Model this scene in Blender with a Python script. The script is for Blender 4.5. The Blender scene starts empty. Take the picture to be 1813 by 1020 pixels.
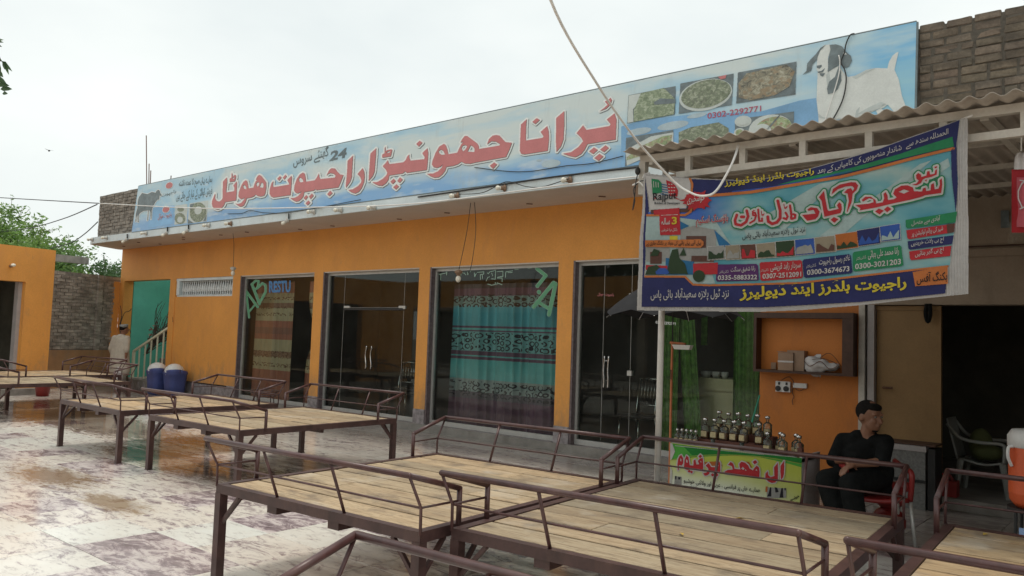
import bpy, bmesh, math, random
import numpy as np
from mathutils import Vector, Matrix

random.seed(7)
SC = bpy.context.scene
COL = SC.collection
PI = math.pi

# ------------------------------------------------------------------ camera
FPX, YAW, PITCH, ROLL = 1393.5687, 0.69852663, 0.06410365, 0.03458312
EYE = Vector((0, 0, 1.6))
PW, PH = 1813.0, 1020.0
_f = Vector((-math.sin(YAW) * math.cos(PITCH), math.cos(YAW) * math.cos(PITCH), math.sin(PITCH)))
_r = _f.cross(Vector((0, 0, 1))).normalized()
_u = _r.cross(_f)
CR = math.cos(ROLL) * _r + math.sin(ROLL) * _u
CU = -math.sin(ROLL) * _r + math.cos(ROLL) * _u
cam_d = bpy.data.cameras.new('camera')
cam_d.sensor_width = 36
cam_d.sensor_fit = 'HORIZONTAL'
cam_d.lens = 36 * FPX / PW
cam_d.clip_start = 0.05
cam_d.clip_end = 2000
cam = bpy.data.objects.new('camera', cam_d)
COL.objects.link(cam)
cam.matrix_world = Matrix(((CR.x, CU.x, -_f.x, EYE.x), (CR.y, CU.y, -_f.y, EYE.y), (CR.z, CU.z, -_f.z, EYE.z), (0, 0, 0, 1)))
SC.camera = cam


def ray(px, py):
    return _f + CR * ((px - PW / 2) / FPX) - CU * ((py - PH / 2) / FPX)


def on_y(px, py, y):
    d = ray(px, py)
    return EYE + d * (y / d.y)


def on_z(px, py, z):
    d = ray(px, py)
    return EYE + d * ((z - EYE.z) / d.z)


def along(px, py, dep):
    return EYE + ray(px, py) * dep


# ------------------------------------------------------------------ sky and sun (bright overcast)
SUN_EL, SUN_AZ = math.radians(85), math.radians(35)
world = bpy.data.worlds.new('World')
SC.world = world
world.use_nodes = True
wn, wl = world.node_tree.nodes, world.node_tree.links
wn.clear()
w_out = wn.new('ShaderNodeOutputWorld')
w_bg = wn.new('ShaderNodeBackground')
w_bg.inputs['Strength'].default_value = 0.1
sky = wn.new('ShaderNodeTexSky')
sky.sky_type = 'NISHITA'
sky.sun_disc = False
sky.sun_elevation = SUN_EL
sky.sun_rotation = SUN_AZ
sky.air_density = 1.0
sky.dust_density = 6.0
sky.ozone_density = 1.0
tc = wn.new('ShaderNodeTexCoord')
mp = wn.new('ShaderNodeMapping')
mp.inputs['Scale'].default_value = (1.0, 1.0, 2.4)
nz = wn.new('ShaderNodeTexNoise')
nz.inputs['Scale'].default_value = 2.2
nz.inputs['Detail'].default_value = 5
nz.inputs['Roughness'].default_value = 0.5
rp = wn.new('ShaderNodeValToRGB')
rp.color_ramp.elements[0].position = 0.3
rp.color_ramp.elements[0].color = (8.0, 8.6, 8.55, 1)
rp.color_ramp.elements[1].position = 0.7
rp.color_ramp.elements[1].color = (9.95, 10.3, 9.95, 1)
mx = wn.new('ShaderNodeMix')
mx.data_type = 'RGBA'
mx.inputs['Factor'].default_value = 0.92
wl.new(tc.outputs['Generated'], mp.inputs['Vector'])
wl.new(mp.outputs['Vector'], nz.inputs['Vector'])
wl.new(nz.outputs['Fac'], rp.inputs['Fac'])
wl.new(sky.outputs['Color'], mx.inputs['A'])
wl.new(rp.outputs['Color'], mx.inputs['B'])
wl.new(mx.outputs['Result'], w_bg.inputs['Color'])
wl.new(w_bg.outputs['Background'], w_out.inputs['Surface'])

sun_d = bpy.data.lights.new('sun', 'SUN')
sun_d.energy = 1.5
sun_d.angle = math.radians(13)
sun_d.color = (1.0, 0.95, 0.86)
sun = bpy.data.objects.new('sun', sun_d)
COL.objects.link(sun)
# direction towards the sun, matching sky sun_rotation (clockwise from +Y)
sd = Vector((math.sin(SUN_AZ) * math.cos(SUN_EL), math.cos(SUN_AZ) * math.cos(SUN_EL), math.sin(SUN_EL)))
sun.rotation_euler = sd.to_track_quat('Z', 'Y').to_euler()
sun.location = (0, 0, 30)

SC.view_settings.view_transform = 'Standard'
SC.view_settings.look = 'None'
SC.view_settings.exposure = 0.13
SC.view_settings.gamma = 1.0
SC.view_settings.use_curve_mapping = False
SC.cycles.max_bounces = 8
SC.cycles.transparent_max_bounces = 16
SC.cycles.caustics_reflective = False
SC.cycles.caustics_refractive = False


# ------------------------------------------------------------------ materials
def new_mat(name):
    m = bpy.data.materials.new(name)
    m.use_nodes = True
    nt = m.node_tree
    b = nt.nodes['Principled BSDF']
    return m, nt, b


def N(nt, typ, **kw):
    n = nt.nodes.new(typ)
    for k, v in kw.items():
        if k in n.inputs:
            n.inputs[k].default_value = v
        else:
            setattr(n, k, v)
    return n


def mixc(nt, a, b, fac, mode='MIX'):
    n = nt.nodes.new('ShaderNodeMix')
    n.data_type = 'RGBA'
    n.blend_type = mode
    for key, v in (('A', a), ('B', b), ('Factor', fac)):
        if hasattr(v, 'links') or hasattr(v, 'is_linked'):
            nt.links.new(v, n.inputs[key])
        elif key == 'Factor':
            n.inputs[key].default_value = v
        else:
            n.inputs[key].default_value = (*v, 1) if len(v) == 3 else v
    return n.outputs['Result']


def ramp(nt, fac, stops, interp='LINEAR'):
    r = nt.nodes.new('ShaderNodeValToRGB')
    r.color_ramp.interpolation = interp
    el = r.color_ramp.elements
    while len(el) > 1:
        el.remove(el[-1])
    el[0].position = stops[0][0]
    el[0].color = (*stops[0][1], 1) if len(stops[0][1]) == 3 else stops[0][1]
    for p, c in stops[1:]:
        e = el.new(p)
        e.color = (*c, 1) if len(c) == 3 else c
    nt.links.new(fac, r.inputs['Fac'])
    return r.outputs['Color']


def coords(nt, scale=(1, 1, 1), kind='Object', rot=(0, 0, 0)):
    t = nt.nodes.new('ShaderNodeTexCoord')
    m = nt.nodes.new('ShaderNodeMapping')
    m.inputs['Scale'].default_value = scale
    m.inputs['Rotation'].default_value = rot
    if kind == 'World':
        g = nt.nodes.new('ShaderNodeNewGeometry')
        nt.links.new(g.outputs['Position'], m.inputs['Vector'])
    else:
        nt.links.new(t.outputs[kind], m.inputs['Vector'])
    return m.outputs['Vector']


def noise(nt, vec, scale=5, detail=4, rough=0.55, out='Fac', dist=0.0):
    n = nt.nodes.new('ShaderNodeTexNoise')
    n.inputs['Scale'].default_value = scale
    n.inputs['Detail'].default_value = detail
    n.inputs['Roughness'].default_value = rough
    n.inputs['Distortion'].default_value = dist
    nt.links.new(vec, n.inputs['Vector'])
    return n.outputs[out]


def mapr(nt, val, a, b_, lo=0.0, hi=1.0):
    m = nt.nodes.new('ShaderNodeMapRange')
    m.inputs['From Min'].default_value = a
    m.inputs['From Max'].default_value = b_
    m.inputs['To Min'].default_value = lo
    m.inputs['To Max'].default_value = hi
    nt.links.new(val, m.inputs['Value'])
    return m.outputs['Result']


def bump(nt, b, h, strength=0.3, dist=0.01):
    n = nt.nodes.new('ShaderNodeBump')
    n.inputs['Strength'].default_value = strength
    n.inputs['Distance'].default_value = dist
    nt.links.new(h, n.inputs['Height'])
    nt.links.new(n.outputs['Normal'], b.inputs['Normal'])


def mat(name, base, rough=0.6, metal=0.0, var=0.18, scale=6, bmp=0.15, spec=0.5, fine=60, objcol=False, dirt=None):
    """Generic painted / plain surface: base colour with blotchy variation, fine grain, slight relief."""
    m, nt, b = new_mat(name)
    v = coords(nt, kind='World')
    n1 = noise(nt, v, scale, 5, 0.6)
    n2 = noise(nt, v, fine, 3, 0.6)
    lo = tuple(max(0, c * (1 - var)) for c in base)
    hi = tuple(min(1, c * (1 + var * 0.8)) for c in base)
    c = ramp(nt, n1, [(0.3, lo), (0.7, hi)])
    c = mixc(nt, c, ramp(nt, n2, [(0.35, (0.86, 0.86, 0.86)), (0.65, (1.0, 1.0, 1.0))]), 0.6, 'MULTIPLY')
    if dirt:
        dn = noise(nt, coords(nt, (1, 1, 0.35), 'World'), 3.1, 8, 0.68)
        c = mixc(nt, c, dirt, ramp(nt, dn, [(0.52, (0, 0, 0)), (0.72, (0.75, 0.75, 0.75))]))
    if objcol:
        oi = nt.nodes.new('ShaderNodeObjectInfo')
        c = mixc(nt, c, oi.outputs['Color'], 1.0, 'MULTIPLY')
    nt.links.new(c, b.inputs['Base Color'])
    b.inputs['Roughness'].default_value = rough
    b.inputs['Metallic'].default_value = metal
    b.inputs['Specular IOR Level'].default_value = spec
    if bmp:
        bump(nt, b, n2, bmp, 0.004)
    return m


M = {}
M['orange'] = mat('orange_wall_paint', (0.78, 0.345, 0.075), 0.7, var=0.09, scale=1.2, bmp=0.12, fine=38, dirt=(0.66, 0.29, 0.08))
def splash(m):
    nt = m.node_tree
    b = nt.nodes['Principled BSDF']
    src = b.inputs['Base Color'].links[0].from_socket
    geo = nt.nodes.new('ShaderNodeNewGeometry')
    sx = nt.nodes.new('ShaderNodeSeparateXYZ')
    nt.links.new(geo.outputs['Position'], sx.inputs[0])
    zr = N(nt, 'ShaderNodeMapRange')
    zr.inputs['From Min'].default_value = 1.0
    zr.inputs['From Max'].default_value = 0.3
    nt.links.new(sx.outputs['Z'], zr.inputs['Value'])
    n1 = noise(nt, coords(nt, (1.2, 1, 0.5), 'World'), 5.0, 8, 0.7)
    ad = N(nt, 'ShaderNodeMath', operation='MULTIPLY_ADD')
    ad.inputs[1].default_value = 0.30
    nt.links.new(zr.outputs[0], ad.inputs[0])
    nt.links.new(n1, ad.inputs[2])
    c = mixc(nt, src, (0.40, 0.225, 0.105), ramp(nt, ad.outputs[0], [(0.60, (0, 0, 0)), (0.85, (0.75, 0.75, 0.75))]))
    dr = noise(nt, coords(nt, (7, 1, 0.16), 'World'), 2.0, 6, 0.7)
    c = mixc(nt, c, (0.60, 0.29, 0.10), ramp(nt, dr, [(0.60, (0, 0, 0)), (0.72, (0.5, 0.5, 0.5))]))
    nt.links.new(c, b.inputs['Base Color'])


splash(M['orange'])
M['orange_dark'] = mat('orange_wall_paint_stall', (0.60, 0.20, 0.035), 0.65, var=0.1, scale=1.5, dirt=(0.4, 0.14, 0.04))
M['slab'] = mat('pale_blue_slab_paint', (0.70, 0.78, 0.80), 0.7, var=0.08, scale=2, dirt=(0.5, 0.53, 0.5))
M['soffit'] = mat('soffit_plaster', (0.62, 0.56, 0.50), 0.85, var=0.08, scale=1.5)
M['granite'] = mat('speckled_granite', (0.30, 0.27, 0.275), 0.35, var=0.45, scale=14, fine=90, bmp=0.03)
M['granite_dark'] = mat('dark_reveal_granite', (0.16, 0.125, 0.13), 0.35, var=0.4, scale=22, fine=110, bmp=0.02)
M['concrete'] = mat('rough_concrete', (0.27, 0.25, 0.225), 0.8, var=0.3, scale=4, bmp=0.4, dirt=(0.16, 0.14, 0.12))
M['alu'] = mat('dull_aluminium', (0.55, 0.55, 0.52), 0.42, 0.35, var=0.1, bmp=0.03)
M['chrome'] = mat('chrome', (0.75, 0.75, 0.74), 0.15, 1.0, var=0.03, bmp=0)
M['teal'] = mat('teal_wall_paint', (0.13, 0.50, 0.39), 0.7, var=0.16, scale=1.6, dirt=(0.12, 0.5, 0.38))
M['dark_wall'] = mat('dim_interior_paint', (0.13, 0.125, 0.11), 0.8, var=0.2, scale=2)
M['dark_interior'] = mat('dark_interior_wall', (0.085, 0.08, 0.06), 0.9, var=0.35, scale=2)  # near-black wall tone shared by kitchen, linings and backings
M['tan'] = mat('tan_plaster', (0.36, 0.29, 0.22), 0.85, var=0.15, scale=2, dirt=(0.25, 0.2, 0.15))
M['maroon'] = mat('maroon_steel_paint', (0.068, 0.035, 0.032), 0.42, 0.0, var=0.35, scale=9, bmp=0.08, dirt=(0.12, 0.065, 0.05))
M['red_rail'] = mat('worn_red_rail_paint', (0.082, 0.036, 0.034), 0.36, 0.0, var=0.4, scale=14, bmp=0.08, dirt=(0.13, 0.07, 0.055))
M['white_steel'] = mat('cream_steel_paint', (0.56, 0.53, 0.47), 0.55, 0.0, var=0.15, scale=7, dirt=(0.36, 0.3, 0.23))
M['pole'] = mat('white_pole_paint', (0.66, 0.64, 0.60), 0.5, var=0.12, scale=5, dirt=(0.4, 0.36, 0.3))
M['white_pl'] = mat('white_plastic', (0.72, 0.72, 0.70), 0.4, var=0.06, bmp=0.03)
M['bin_blue'] = mat('blue_bin_plastic', (0.07, 0.095, 0.28), 0.42, var=0.15, bmp=0.06)
M['black'] = mat('black_plastic', (0.02, 0.02, 0.02), 0.5, var=0.2, bmp=0.05)
M['wire_black'] = mat('black_cable', (0.025, 0.025, 0.025), 0.6, var=0.1, bmp=0)
M['wire_white'] = mat('white_cable', (0.80, 0.79, 0.76), 0.5, var=0.08, bmp=0)
M['rust'] = mat('rusty_bar', (0.16, 0.08, 0.05), 0.8, 0.2, var=0.4, scale=20)
M['ply'] = mat('varnished_plywood', (0.29, 0.175, 0.07), 0.6, var=0.12, scale=3, dirt=(0.2, 0.115, 0.05))
M['dark_wood'] = mat('dark_stained_wood', (0.075, 0.036, 0.022), 0.6, var=0.3, scale=8)
M['red_wood'] = mat('red_brown_wood', (0.13, 0.045, 0.03), 0.5, var=0.3, scale=9)
M['carton'] = mat('brown_cardboard', (0.33, 0.22, 0.15), 0.8, var=0.15, scale=9)
M['bag'] = mat('white_polythene', (0.55, 0.53, 0.52), 0.4, var=0.2, scale=14, bmp=0.3)
M['cooler_or'] = mat('orange_cooler_plastic', (0.72, 0.12, 0.035), 0.45, var=0.08, bmp=0.05)
M['red_pl'] = mat('red_plastic', (0.26, 0.022, 0.02), 0.42, var=0.15, bmp=0.05)
M['umb'] = mat('dark_umbrella_cloth', (0.035, 0.035, 0.037), 0.9, var=0.15, spec=0.08)
M['umb_rib'] = mat('umbrella_steel', (0.5, 0.5, 0.5), 0.35, 0.6, var=0.05, bmp=0)
M['or_pipe'] = mat('orange_pipe_paint', (0.50, 0.16, 0.06), 0.5, var=0.2, scale=12)
M['grey_board'] = mat('grey_laminate', (0.42, 0.39, 0.38), 0.55, var=0.1)
M['cream'] = mat('cream_panel', (0.74, 0.70, 0.44), 0.6, var=0.08)
M['cream_rail'] = mat('cream_railing_paint', (0.78, 0.74, 0.55), 0.5, var=0.1, scale=9)
M['skin'] = mat('skin', (0.26, 0.125, 0.075), 0.5, var=0.12, scale=12, bmp=0.05)
M['hair'] = mat('black_hair', (0.012, 0.010, 0.009), 0.85, spec=0.15, var=0.3, scale=60, bmp=0.4)
M['black_cloth'] = mat('black_cotton', (0.013, 0.014, 0.014), 0.95, spec=0.1, var=0.3, scale=18, bmp=0.25)
M['cream_cloth'] = mat('cream_cotton', (0.52, 0.47, 0.39), 0.9, var=0.1, scale=10, bmp=0.25)
M['white_cloth'] = mat('white_cotton', (0.62, 0.60, 0.60), 0.9, var=0.1, scale=10, bmp=0.25)
M['cap_cloth'] = mat('patterned_cap_cloth', (0.30, 0.33, 0.33), 0.9, var=0.4, scale=40)
M['olive'] = mat('olive_sackcloth', (0.085, 0.10, 0.035), 0.9, var=0.2)
M['bulb'] = mat('white_bulb_glass', (0.80, 0.76, 0.64), 0.25, var=0.03, bmp=0)
M['holder'] = mat('brown_bulb_holder', (0.25, 0.15, 0.09), 0.5, var=0.3, scale=30)
M['holder_w'] = mat('white_bulb_holder', (0.55, 0.53, 0.48), 0.5, var=0.15, scale=30)
M['twig'] = mat('dry_twig_bark', (0.085, 0.062, 0.045), 0.9, var=0.3, scale=20)
M['bark'] = mat('grey_bark', (0.13, 0.105, 0.08), 0.9, var=0.35, scale=8, bmp=0.6)
M['eye'] = mat('eye_white', (0.22, 0.20, 0.18), 0.5, var=0.02, bmp=0)
M['mesh_box'] = mat('grey_wire_mesh', (0.20, 0.20, 0.19), 0.6, 0.3, var=0.3, scale=40, fine=160)
M['blue_sheet'] = mat('light_blue_sheet', (0.28, 0.42, 0.68), 0.6, var=0.06)
M['green_pipe'] = mat('green_hose', (0.03, 0.30, 0.18), 0.5, var=0.1)
M['ink_red'] = mat('print_red', (0.58, 0.20, 0.20), 0.55, var=0.08, scale=5, bmp=0)
M['ink_white'] = mat('print_white', (0.82, 0.85, 0.83), 0.55, var=0.05, bmp=0)
M['ink_dark'] = mat('print_dark', (0.12, 0.17, 0.17), 0.55, var=0.1, bmp=0)
M['ink_grey'] = mat('print_grey', (0.14, 0.18, 0.19), 0.55, var=0.25, scale=9, bmp=0)
M['ink_goat'] = mat('print_goat_white', (0.70, 0.73, 0.70), 0.55, var=0.10, scale=4, bmp=0)
M['ink_slate'] = mat('print_slate', (0.17, 0.21, 0.22), 0.55, var=0.3, scale=10, bmp=0)
M['ink_phone'] = mat('print_phone_red', (0.46, 0.10, 0.16), 0.55, var=0.05, bmp=0)
M['ink_blue'] = mat('print_sky_blue', (0.23, 0.45, 0.70), 0.55, var=0.25, scale=1.6, bmp=0)
M['ink_plate'] = mat('print_plate_white', (0.58, 0.63, 0.60), 0.5, var=0.08, bmp=0)
# banner inks
for k, c in dict(b_white=(0.62, 0.60, 0.58), b_navy=(0.030, 0.035, 0.135), b_teal=(0.14, 0.40, 0.46), b_orange=(0.62, 0.20, 0.06),
                 b_red=(0.52, 0.035, 0.045), b_green=(0.03, 0.26, 0.11), b_black=(0.02, 0.02, 0.025), b_yellow=(0.70, 0.56, 0.05),
                 b_purple=(0.11, 0.035, 0.15), b_blue=(0.04, 0.11, 0.42), b_pale=(0.42, 0.55, 0.54), b_brown=(0.13, 0.06, 0.045),
                 b_leaf=(0.035, 0.065, 0.03), b_stone=(0.36, 0.36, 0.34), b_sand=(0.33, 0.28, 0.20), b_sunset=(0.50, 0.15, 0.035),
                 b_deep=(0.03, 0.17, 0.36), b_ltgreen=(0.10, 0.45, 0.07), b_lime=(0.36, 0.42, 0.08), b_dkgreen=(0.02, 0.24, 0.04)).items():
    M[k] = mat('print_' + k[2:] + '_ink', tuple(x * .68 for x in c), 0.62, var=0.12, scale=9, bmp=0, spec=0.2)


def mat_glass(name, tint, refl=1.0, dust=0.022):
    m, nt, b = new_mat(name)
    nt.nodes.remove(b)
    out = nt.nodes['Material Output']
    tr = N(nt, 'ShaderNodeBsdfTransparent')
    tr.inputs['Color'].default_value = (*tint, 1)
    gl = N(nt, 'ShaderNodeBsdfGlossy')
    gl.inputs['Roughness'].default_value = 0.015
    gl.inputs['Color'].default_value = (0.85 * refl, 0.92 * refl, 0.88 * refl, 1)
    fr = N(nt, 'ShaderNodeFresnel')
    fr.inputs['IOR'].default_value = 1.5
    ms = N(nt, 'ShaderNodeMixShader')
    nt.links.new(fr.outputs[0], ms.inputs[0])
    nt.links.new(tr.outputs[0], ms.inputs[1])
    nt.links.new(gl.outputs[0], ms.inputs[2])
    vg = coords(nt, (1.0, 1, 0.6), 'World')
    dn = noise(nt, vg, 2.6, 7, 0.7)
    df = N(nt, 'ShaderNodeBsdfDiffuse')
    df.inputs['Color'].default_value = (0.55, 0.55, 0.50, 1)
    m2 = N(nt, 'ShaderNodeMixShader')
    nt.links.new(mapr(nt, dn, 0.35, 0.75, dust * 0.4, dust * 1.6), m2.inputs[0])
    nt.links.new(ms.outputs[0], m2.inputs[1])
    nt.links.new(df.outputs[0], m2.inputs[2])
    nt.links.new(m2.outputs[0], out.inputs['Surface'])
    return m


M['glass'] = mat_glass('tinted_window_glass', (0.80, 0.86, 0.82))
M['bottle_glass'] = mat_glass('clear_bottle_glass', (0.92, 0.93, 0.90), 1.0, 0.06)


def mat_planks():
    m, nt, b = new_mat('weathered_plank')
    v = coords(nt, (1.2, 14, 14))
    g = noise(nt, v, 3.0, 8, 0.65, dist=0.6)
    v2 = coords(nt, (1, 1, 1), 'World')
    st = noise(nt, v2, 3.2, 7, 0.62)
    oi = nt.nodes.new('ShaderNodeObjectInfo')
    c = ramp(nt, g, [(0.25, (0.17, 0.105, 0.055)), (0.45, (0.375, 0.268, 0.158)), (0.62, (0.455, 0.345, 0.215)), (0.8, (0.25, 0.165, 0.095))])
    c = mixc(nt, c, oi.outputs['Color'], 1.0, 'MULTIPLY')
    c = mixc(nt, c, (0.15, 0.115, 0.08), ramp(nt, st, [(0.53, (0, 0, 0)), (0.68, (0.8, 0.8, 0.8))]))
    # short dark splinters along the grain
    sp = noise(nt, coords(nt, (5, 70, 70)), 2.2, 3, 0.5)
    c = mixc(nt, c, (0.07, 0.045, 0.03), ramp(nt, sp, [(0.62, (0, 0, 0)), (0.68, (0.9, 0.9, 0.9))]))
    smu = noise(nt, coords(nt, (1.5, 6, 1), 'World', rot=(0, 0, -0.05)), 2.3, 7, 0.7)
    c = mixc(nt, c, (0.14, 0.10, 0.065), ramp(nt, smu, [(0.55, (0, 0, 0)), (0.7, (0.75, 0.75, 0.75))]))
    pale = noise(nt, v2, 1.7, 5, 0.6)
    c = mixc(nt, c, (0.52, 0.48, 0.41), ramp(nt, pale, [(0.56, (0, 0, 0)), (0.74, (0.55, 0.55, 0.55))]))
    nt.links.new(c, b.inputs['Base Color'])
    b.inputs['Roughness'].default_value = 0.72
    bump(nt, b, g, 0.25, 0.004)
    return m


M['plank'] = mat_planks()


def mat_tiles():
    """Marble slabs, each cut from a different place: per-slab random from its snapped position; table shade painted in as damp patches."""
    m, nt, b = new_mat('marble_slab')
    geo = nt.nodes.new('ShaderNodeNewGeometry')
    sn = N(nt, 'ShaderNodeVectorMath', operation='SNAP')
    sn.inputs[1].default_value = (TILE, TILE, 50)
    add = N(nt, 'ShaderNodeVectorMath', operation='ADD')
    add.inputs[1].default_value = (-TX0 + 100 * TILE, -TY0 + 100 * TILE, 10)
    nt.links.new(geo.outputs['Position'], add.inputs[0])
    nt.links.new(add.outputs[0], sn.inputs[0])
    wn_ = N(nt, 'ShaderNodeTexWhiteNoise')
    nt.links.new(sn.outputs[0], wn_.inputs['Vector'])
    # shifted coordinates per slab
    off = N(nt, 'ShaderNodeVectorMath', operation='MULTIPLY_ADD')
    off.inputs[1].default_value = (9, 9, 9)
    nt.links.new(wn_.outputs['Color'], off.inputs[0])
    nt.links.new(geo.outputs['Position'], off.inputs[2])
    mpn = nt.nodes.new('ShaderNodeMapping')
    mpn.inputs['Scale'].default_value = (0.62, 1.5, 1)
    mpn.inputs['Rotation'].default_value = (0, 0, -0.7)
    nt.links.new(off.outputs[0], mpn.inputs['Vector'])
    v1 = noise(nt, mpn.outputs[0], 6.5, 11, 0.76, dist=0.8)
    v2 = noise(nt, mpn.outputs[0], 1.7, 5, 0.6, dist=0.6)
    sh = N(nt, 'ShaderNodeMath', operation='MULTIPLY_ADD')
    sh.inputs[1].default_value = 0.10
    nt.links.new(wn_.outputs['Value'], sh.inputs[0])
    nt.links.new(v1, sh.inputs[2])
    sh2 = N(nt, 'ShaderNodeMath', operation='MULTIPLY_ADD')
    sh2.inputs[1].default_value = 0.36
    nt.links.new(v2, sh2.inputs[0])
    nt.links.new(sh.outputs[0], sh2.inputs[2])
    c = ramp(nt, sh2.outputs[0], [(0.54, (0.19, 0.155, 0.16)), (0.645, (0.38, 0.325, 0.335)), (0.695, (0.64, 0.595, 0.57)), (0.74, (0.79, 0.755, 0.70)), (1.1, (0.81, 0.80, 0.76))])
    tint = ramp(nt, wn_.outputs['Value'], [(0.0, (0.84, 0.77, 0.79)), (0.22, (0.90, 0.85, 0.85)), (0.3, (1, 0.96, 0.92)), (0.7, (0.97, 0.93, 0.88)), (1, (0.97, 0.99, 0.97))])
    c = mixc(nt, c, tint, 1.0, 'MULTIPLY')
    vw = coords(nt, kind='World')
    grime = noise(nt, vw, 0.55, 8, 0.62)
    c = mixc(nt, c, (0.36, 0.32, 0.29), ramp(nt, grime, [(0.50, (0, 0, 0)), (0.72, (0.5, 0.5, 0.5))]))
    scr = noise(nt, coords(nt, (2.4, 8.0, 1), 'World', rot=(0, 0, -0.7)), 1.8, 9, 0.74)
    c = mixc(nt, c, (0.22, 0.18, 0.18), ramp(nt, scr, [(0.54, (0, 0, 0)), (0.66, (0.7, 0.7, 0.7))]))
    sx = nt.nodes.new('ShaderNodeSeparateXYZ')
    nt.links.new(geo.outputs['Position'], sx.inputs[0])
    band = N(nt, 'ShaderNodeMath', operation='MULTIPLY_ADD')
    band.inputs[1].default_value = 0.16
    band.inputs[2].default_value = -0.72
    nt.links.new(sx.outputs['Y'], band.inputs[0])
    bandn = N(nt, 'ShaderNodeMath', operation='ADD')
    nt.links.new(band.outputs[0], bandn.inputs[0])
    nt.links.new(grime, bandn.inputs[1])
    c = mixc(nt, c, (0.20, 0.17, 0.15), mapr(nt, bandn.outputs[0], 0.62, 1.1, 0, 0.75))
    # rust-brown stain near the left tables
    def spot(x, y, rx, ry):
        d = N(nt, 'ShaderNodeVectorMath', operation='MULTIPLY_ADD')
        d.inputs[1].default_value = (1 / rx, 1 / ry, 0)
        d.inputs[2].default_value = (-x / rx, -y / ry, 0)
        nt.links.new(geo.outputs['Position'], d.inputs[0])
        ln = N(nt, 'ShaderNodeVectorMath', operation='LENGTH')
        nt.links.new(d.outputs[0], ln.inputs[0])
        a = N(nt, 'ShaderNodeMath', operation='MULTIPLY_ADD')
        a.inputs[1].default_value = 3.2
        nt.links.new(scr, a.inputs[0])
        nt.links.new(ln.outputs['Value'], a.inputs[2])
        return a.outputs[0]
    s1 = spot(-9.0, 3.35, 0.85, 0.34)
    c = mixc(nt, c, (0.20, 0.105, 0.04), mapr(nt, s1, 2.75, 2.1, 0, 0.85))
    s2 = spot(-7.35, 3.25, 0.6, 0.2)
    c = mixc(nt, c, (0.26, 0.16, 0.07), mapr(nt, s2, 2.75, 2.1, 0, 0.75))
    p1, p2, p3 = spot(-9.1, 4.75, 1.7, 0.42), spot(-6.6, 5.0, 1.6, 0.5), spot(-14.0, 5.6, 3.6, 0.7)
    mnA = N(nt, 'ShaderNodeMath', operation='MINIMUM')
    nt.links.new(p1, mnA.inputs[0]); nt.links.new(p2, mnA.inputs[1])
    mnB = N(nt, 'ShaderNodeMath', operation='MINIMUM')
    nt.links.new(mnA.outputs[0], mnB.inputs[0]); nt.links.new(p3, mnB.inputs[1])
    damp_shade = mapr(nt, mnB.outputs[0], 2.75, 2.45)  # under-table shade painted in as darker, glossier damp patches
    c = mixc(nt, c, mixc(nt, c, (0.42, 0.37, 0.33), 1.0, 'MULTIPLY'), damp_shade)
    nt.links.new(c, b.inputs['Base Color'])
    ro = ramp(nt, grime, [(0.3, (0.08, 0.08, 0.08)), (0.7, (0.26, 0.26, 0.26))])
    ro = mixc(nt, ro, (0.06, 0.06, 0.06), damp_shade)
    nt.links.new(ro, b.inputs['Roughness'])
    bump(nt, b, scr, 0.10, 0.003)
    return m


TILE, TX0, TY0 = 0.61, -28.06, -9.15
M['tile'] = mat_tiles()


def mat_brick(name, c1, c2):
    m, nt, b = new_mat(name)
    v = coords(nt, kind='World')
    n1 = noise(nt, v, 2.2, 5, 0.6)
    n2 = noise(nt, v, 34, 5, 0.7)
    oi = nt.nodes.new('ShaderNodeObjectInfo')
    n3 = noise(nt, coords(nt, (4, 4, 13), 'World'), 1.0, 1, 0.5)
    c = ramp(nt, n3, [(0.35, c1), (0.65, c2)])
    c = mixc(nt, c, oi.outputs['Color'], 1.0, 'MULTIPLY')
    c = mixc(nt, c, ramp(nt, n2, [(0.3, (0.62, 0.62, 0.62)), (0.7, (1.15, 1.15, 1.15))]), 0.8, 'MULTIPLY')
    c = mixc(nt, c, tuple(x * 0.55 for x in c1), ramp(nt, n1, [(0.5, (0, 0, 0)), (0.75, (0.7, 0.7, 0.7))]))
    nt.links.new(c, b.inputs['Base Color'])
    b.inputs['Roughness'].default_value = 0.92
    bump(nt, b, n2, 0.7, 0.01)
    return m


M['brick'] = mat_brick('weathered_brick', (0.145, 0.118, 0.095), (0.225, 0.180, 0.140))
M['brick_far'] = mat_brick('grey_old_brick', (0.20, 0.18, 0.155), (0.36, 0.325, 0.28))
M['mortar_dark'] = mat('dirty_mortar', (0.125, 0.11, 0.09), 0.95, var=0.4, scale=9, bmp=0.6)
M['brick_wall'] = mat_brick('pale_old_brick', (0.28, 0.25, 0.215), (0.50, 0.455, 0.40))
M['mortar'] = mat('crumbly_mortar', (0.26, 0.24, 0.21), 0.95, var=0.35, scale=12, bmp=0.6)


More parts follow.
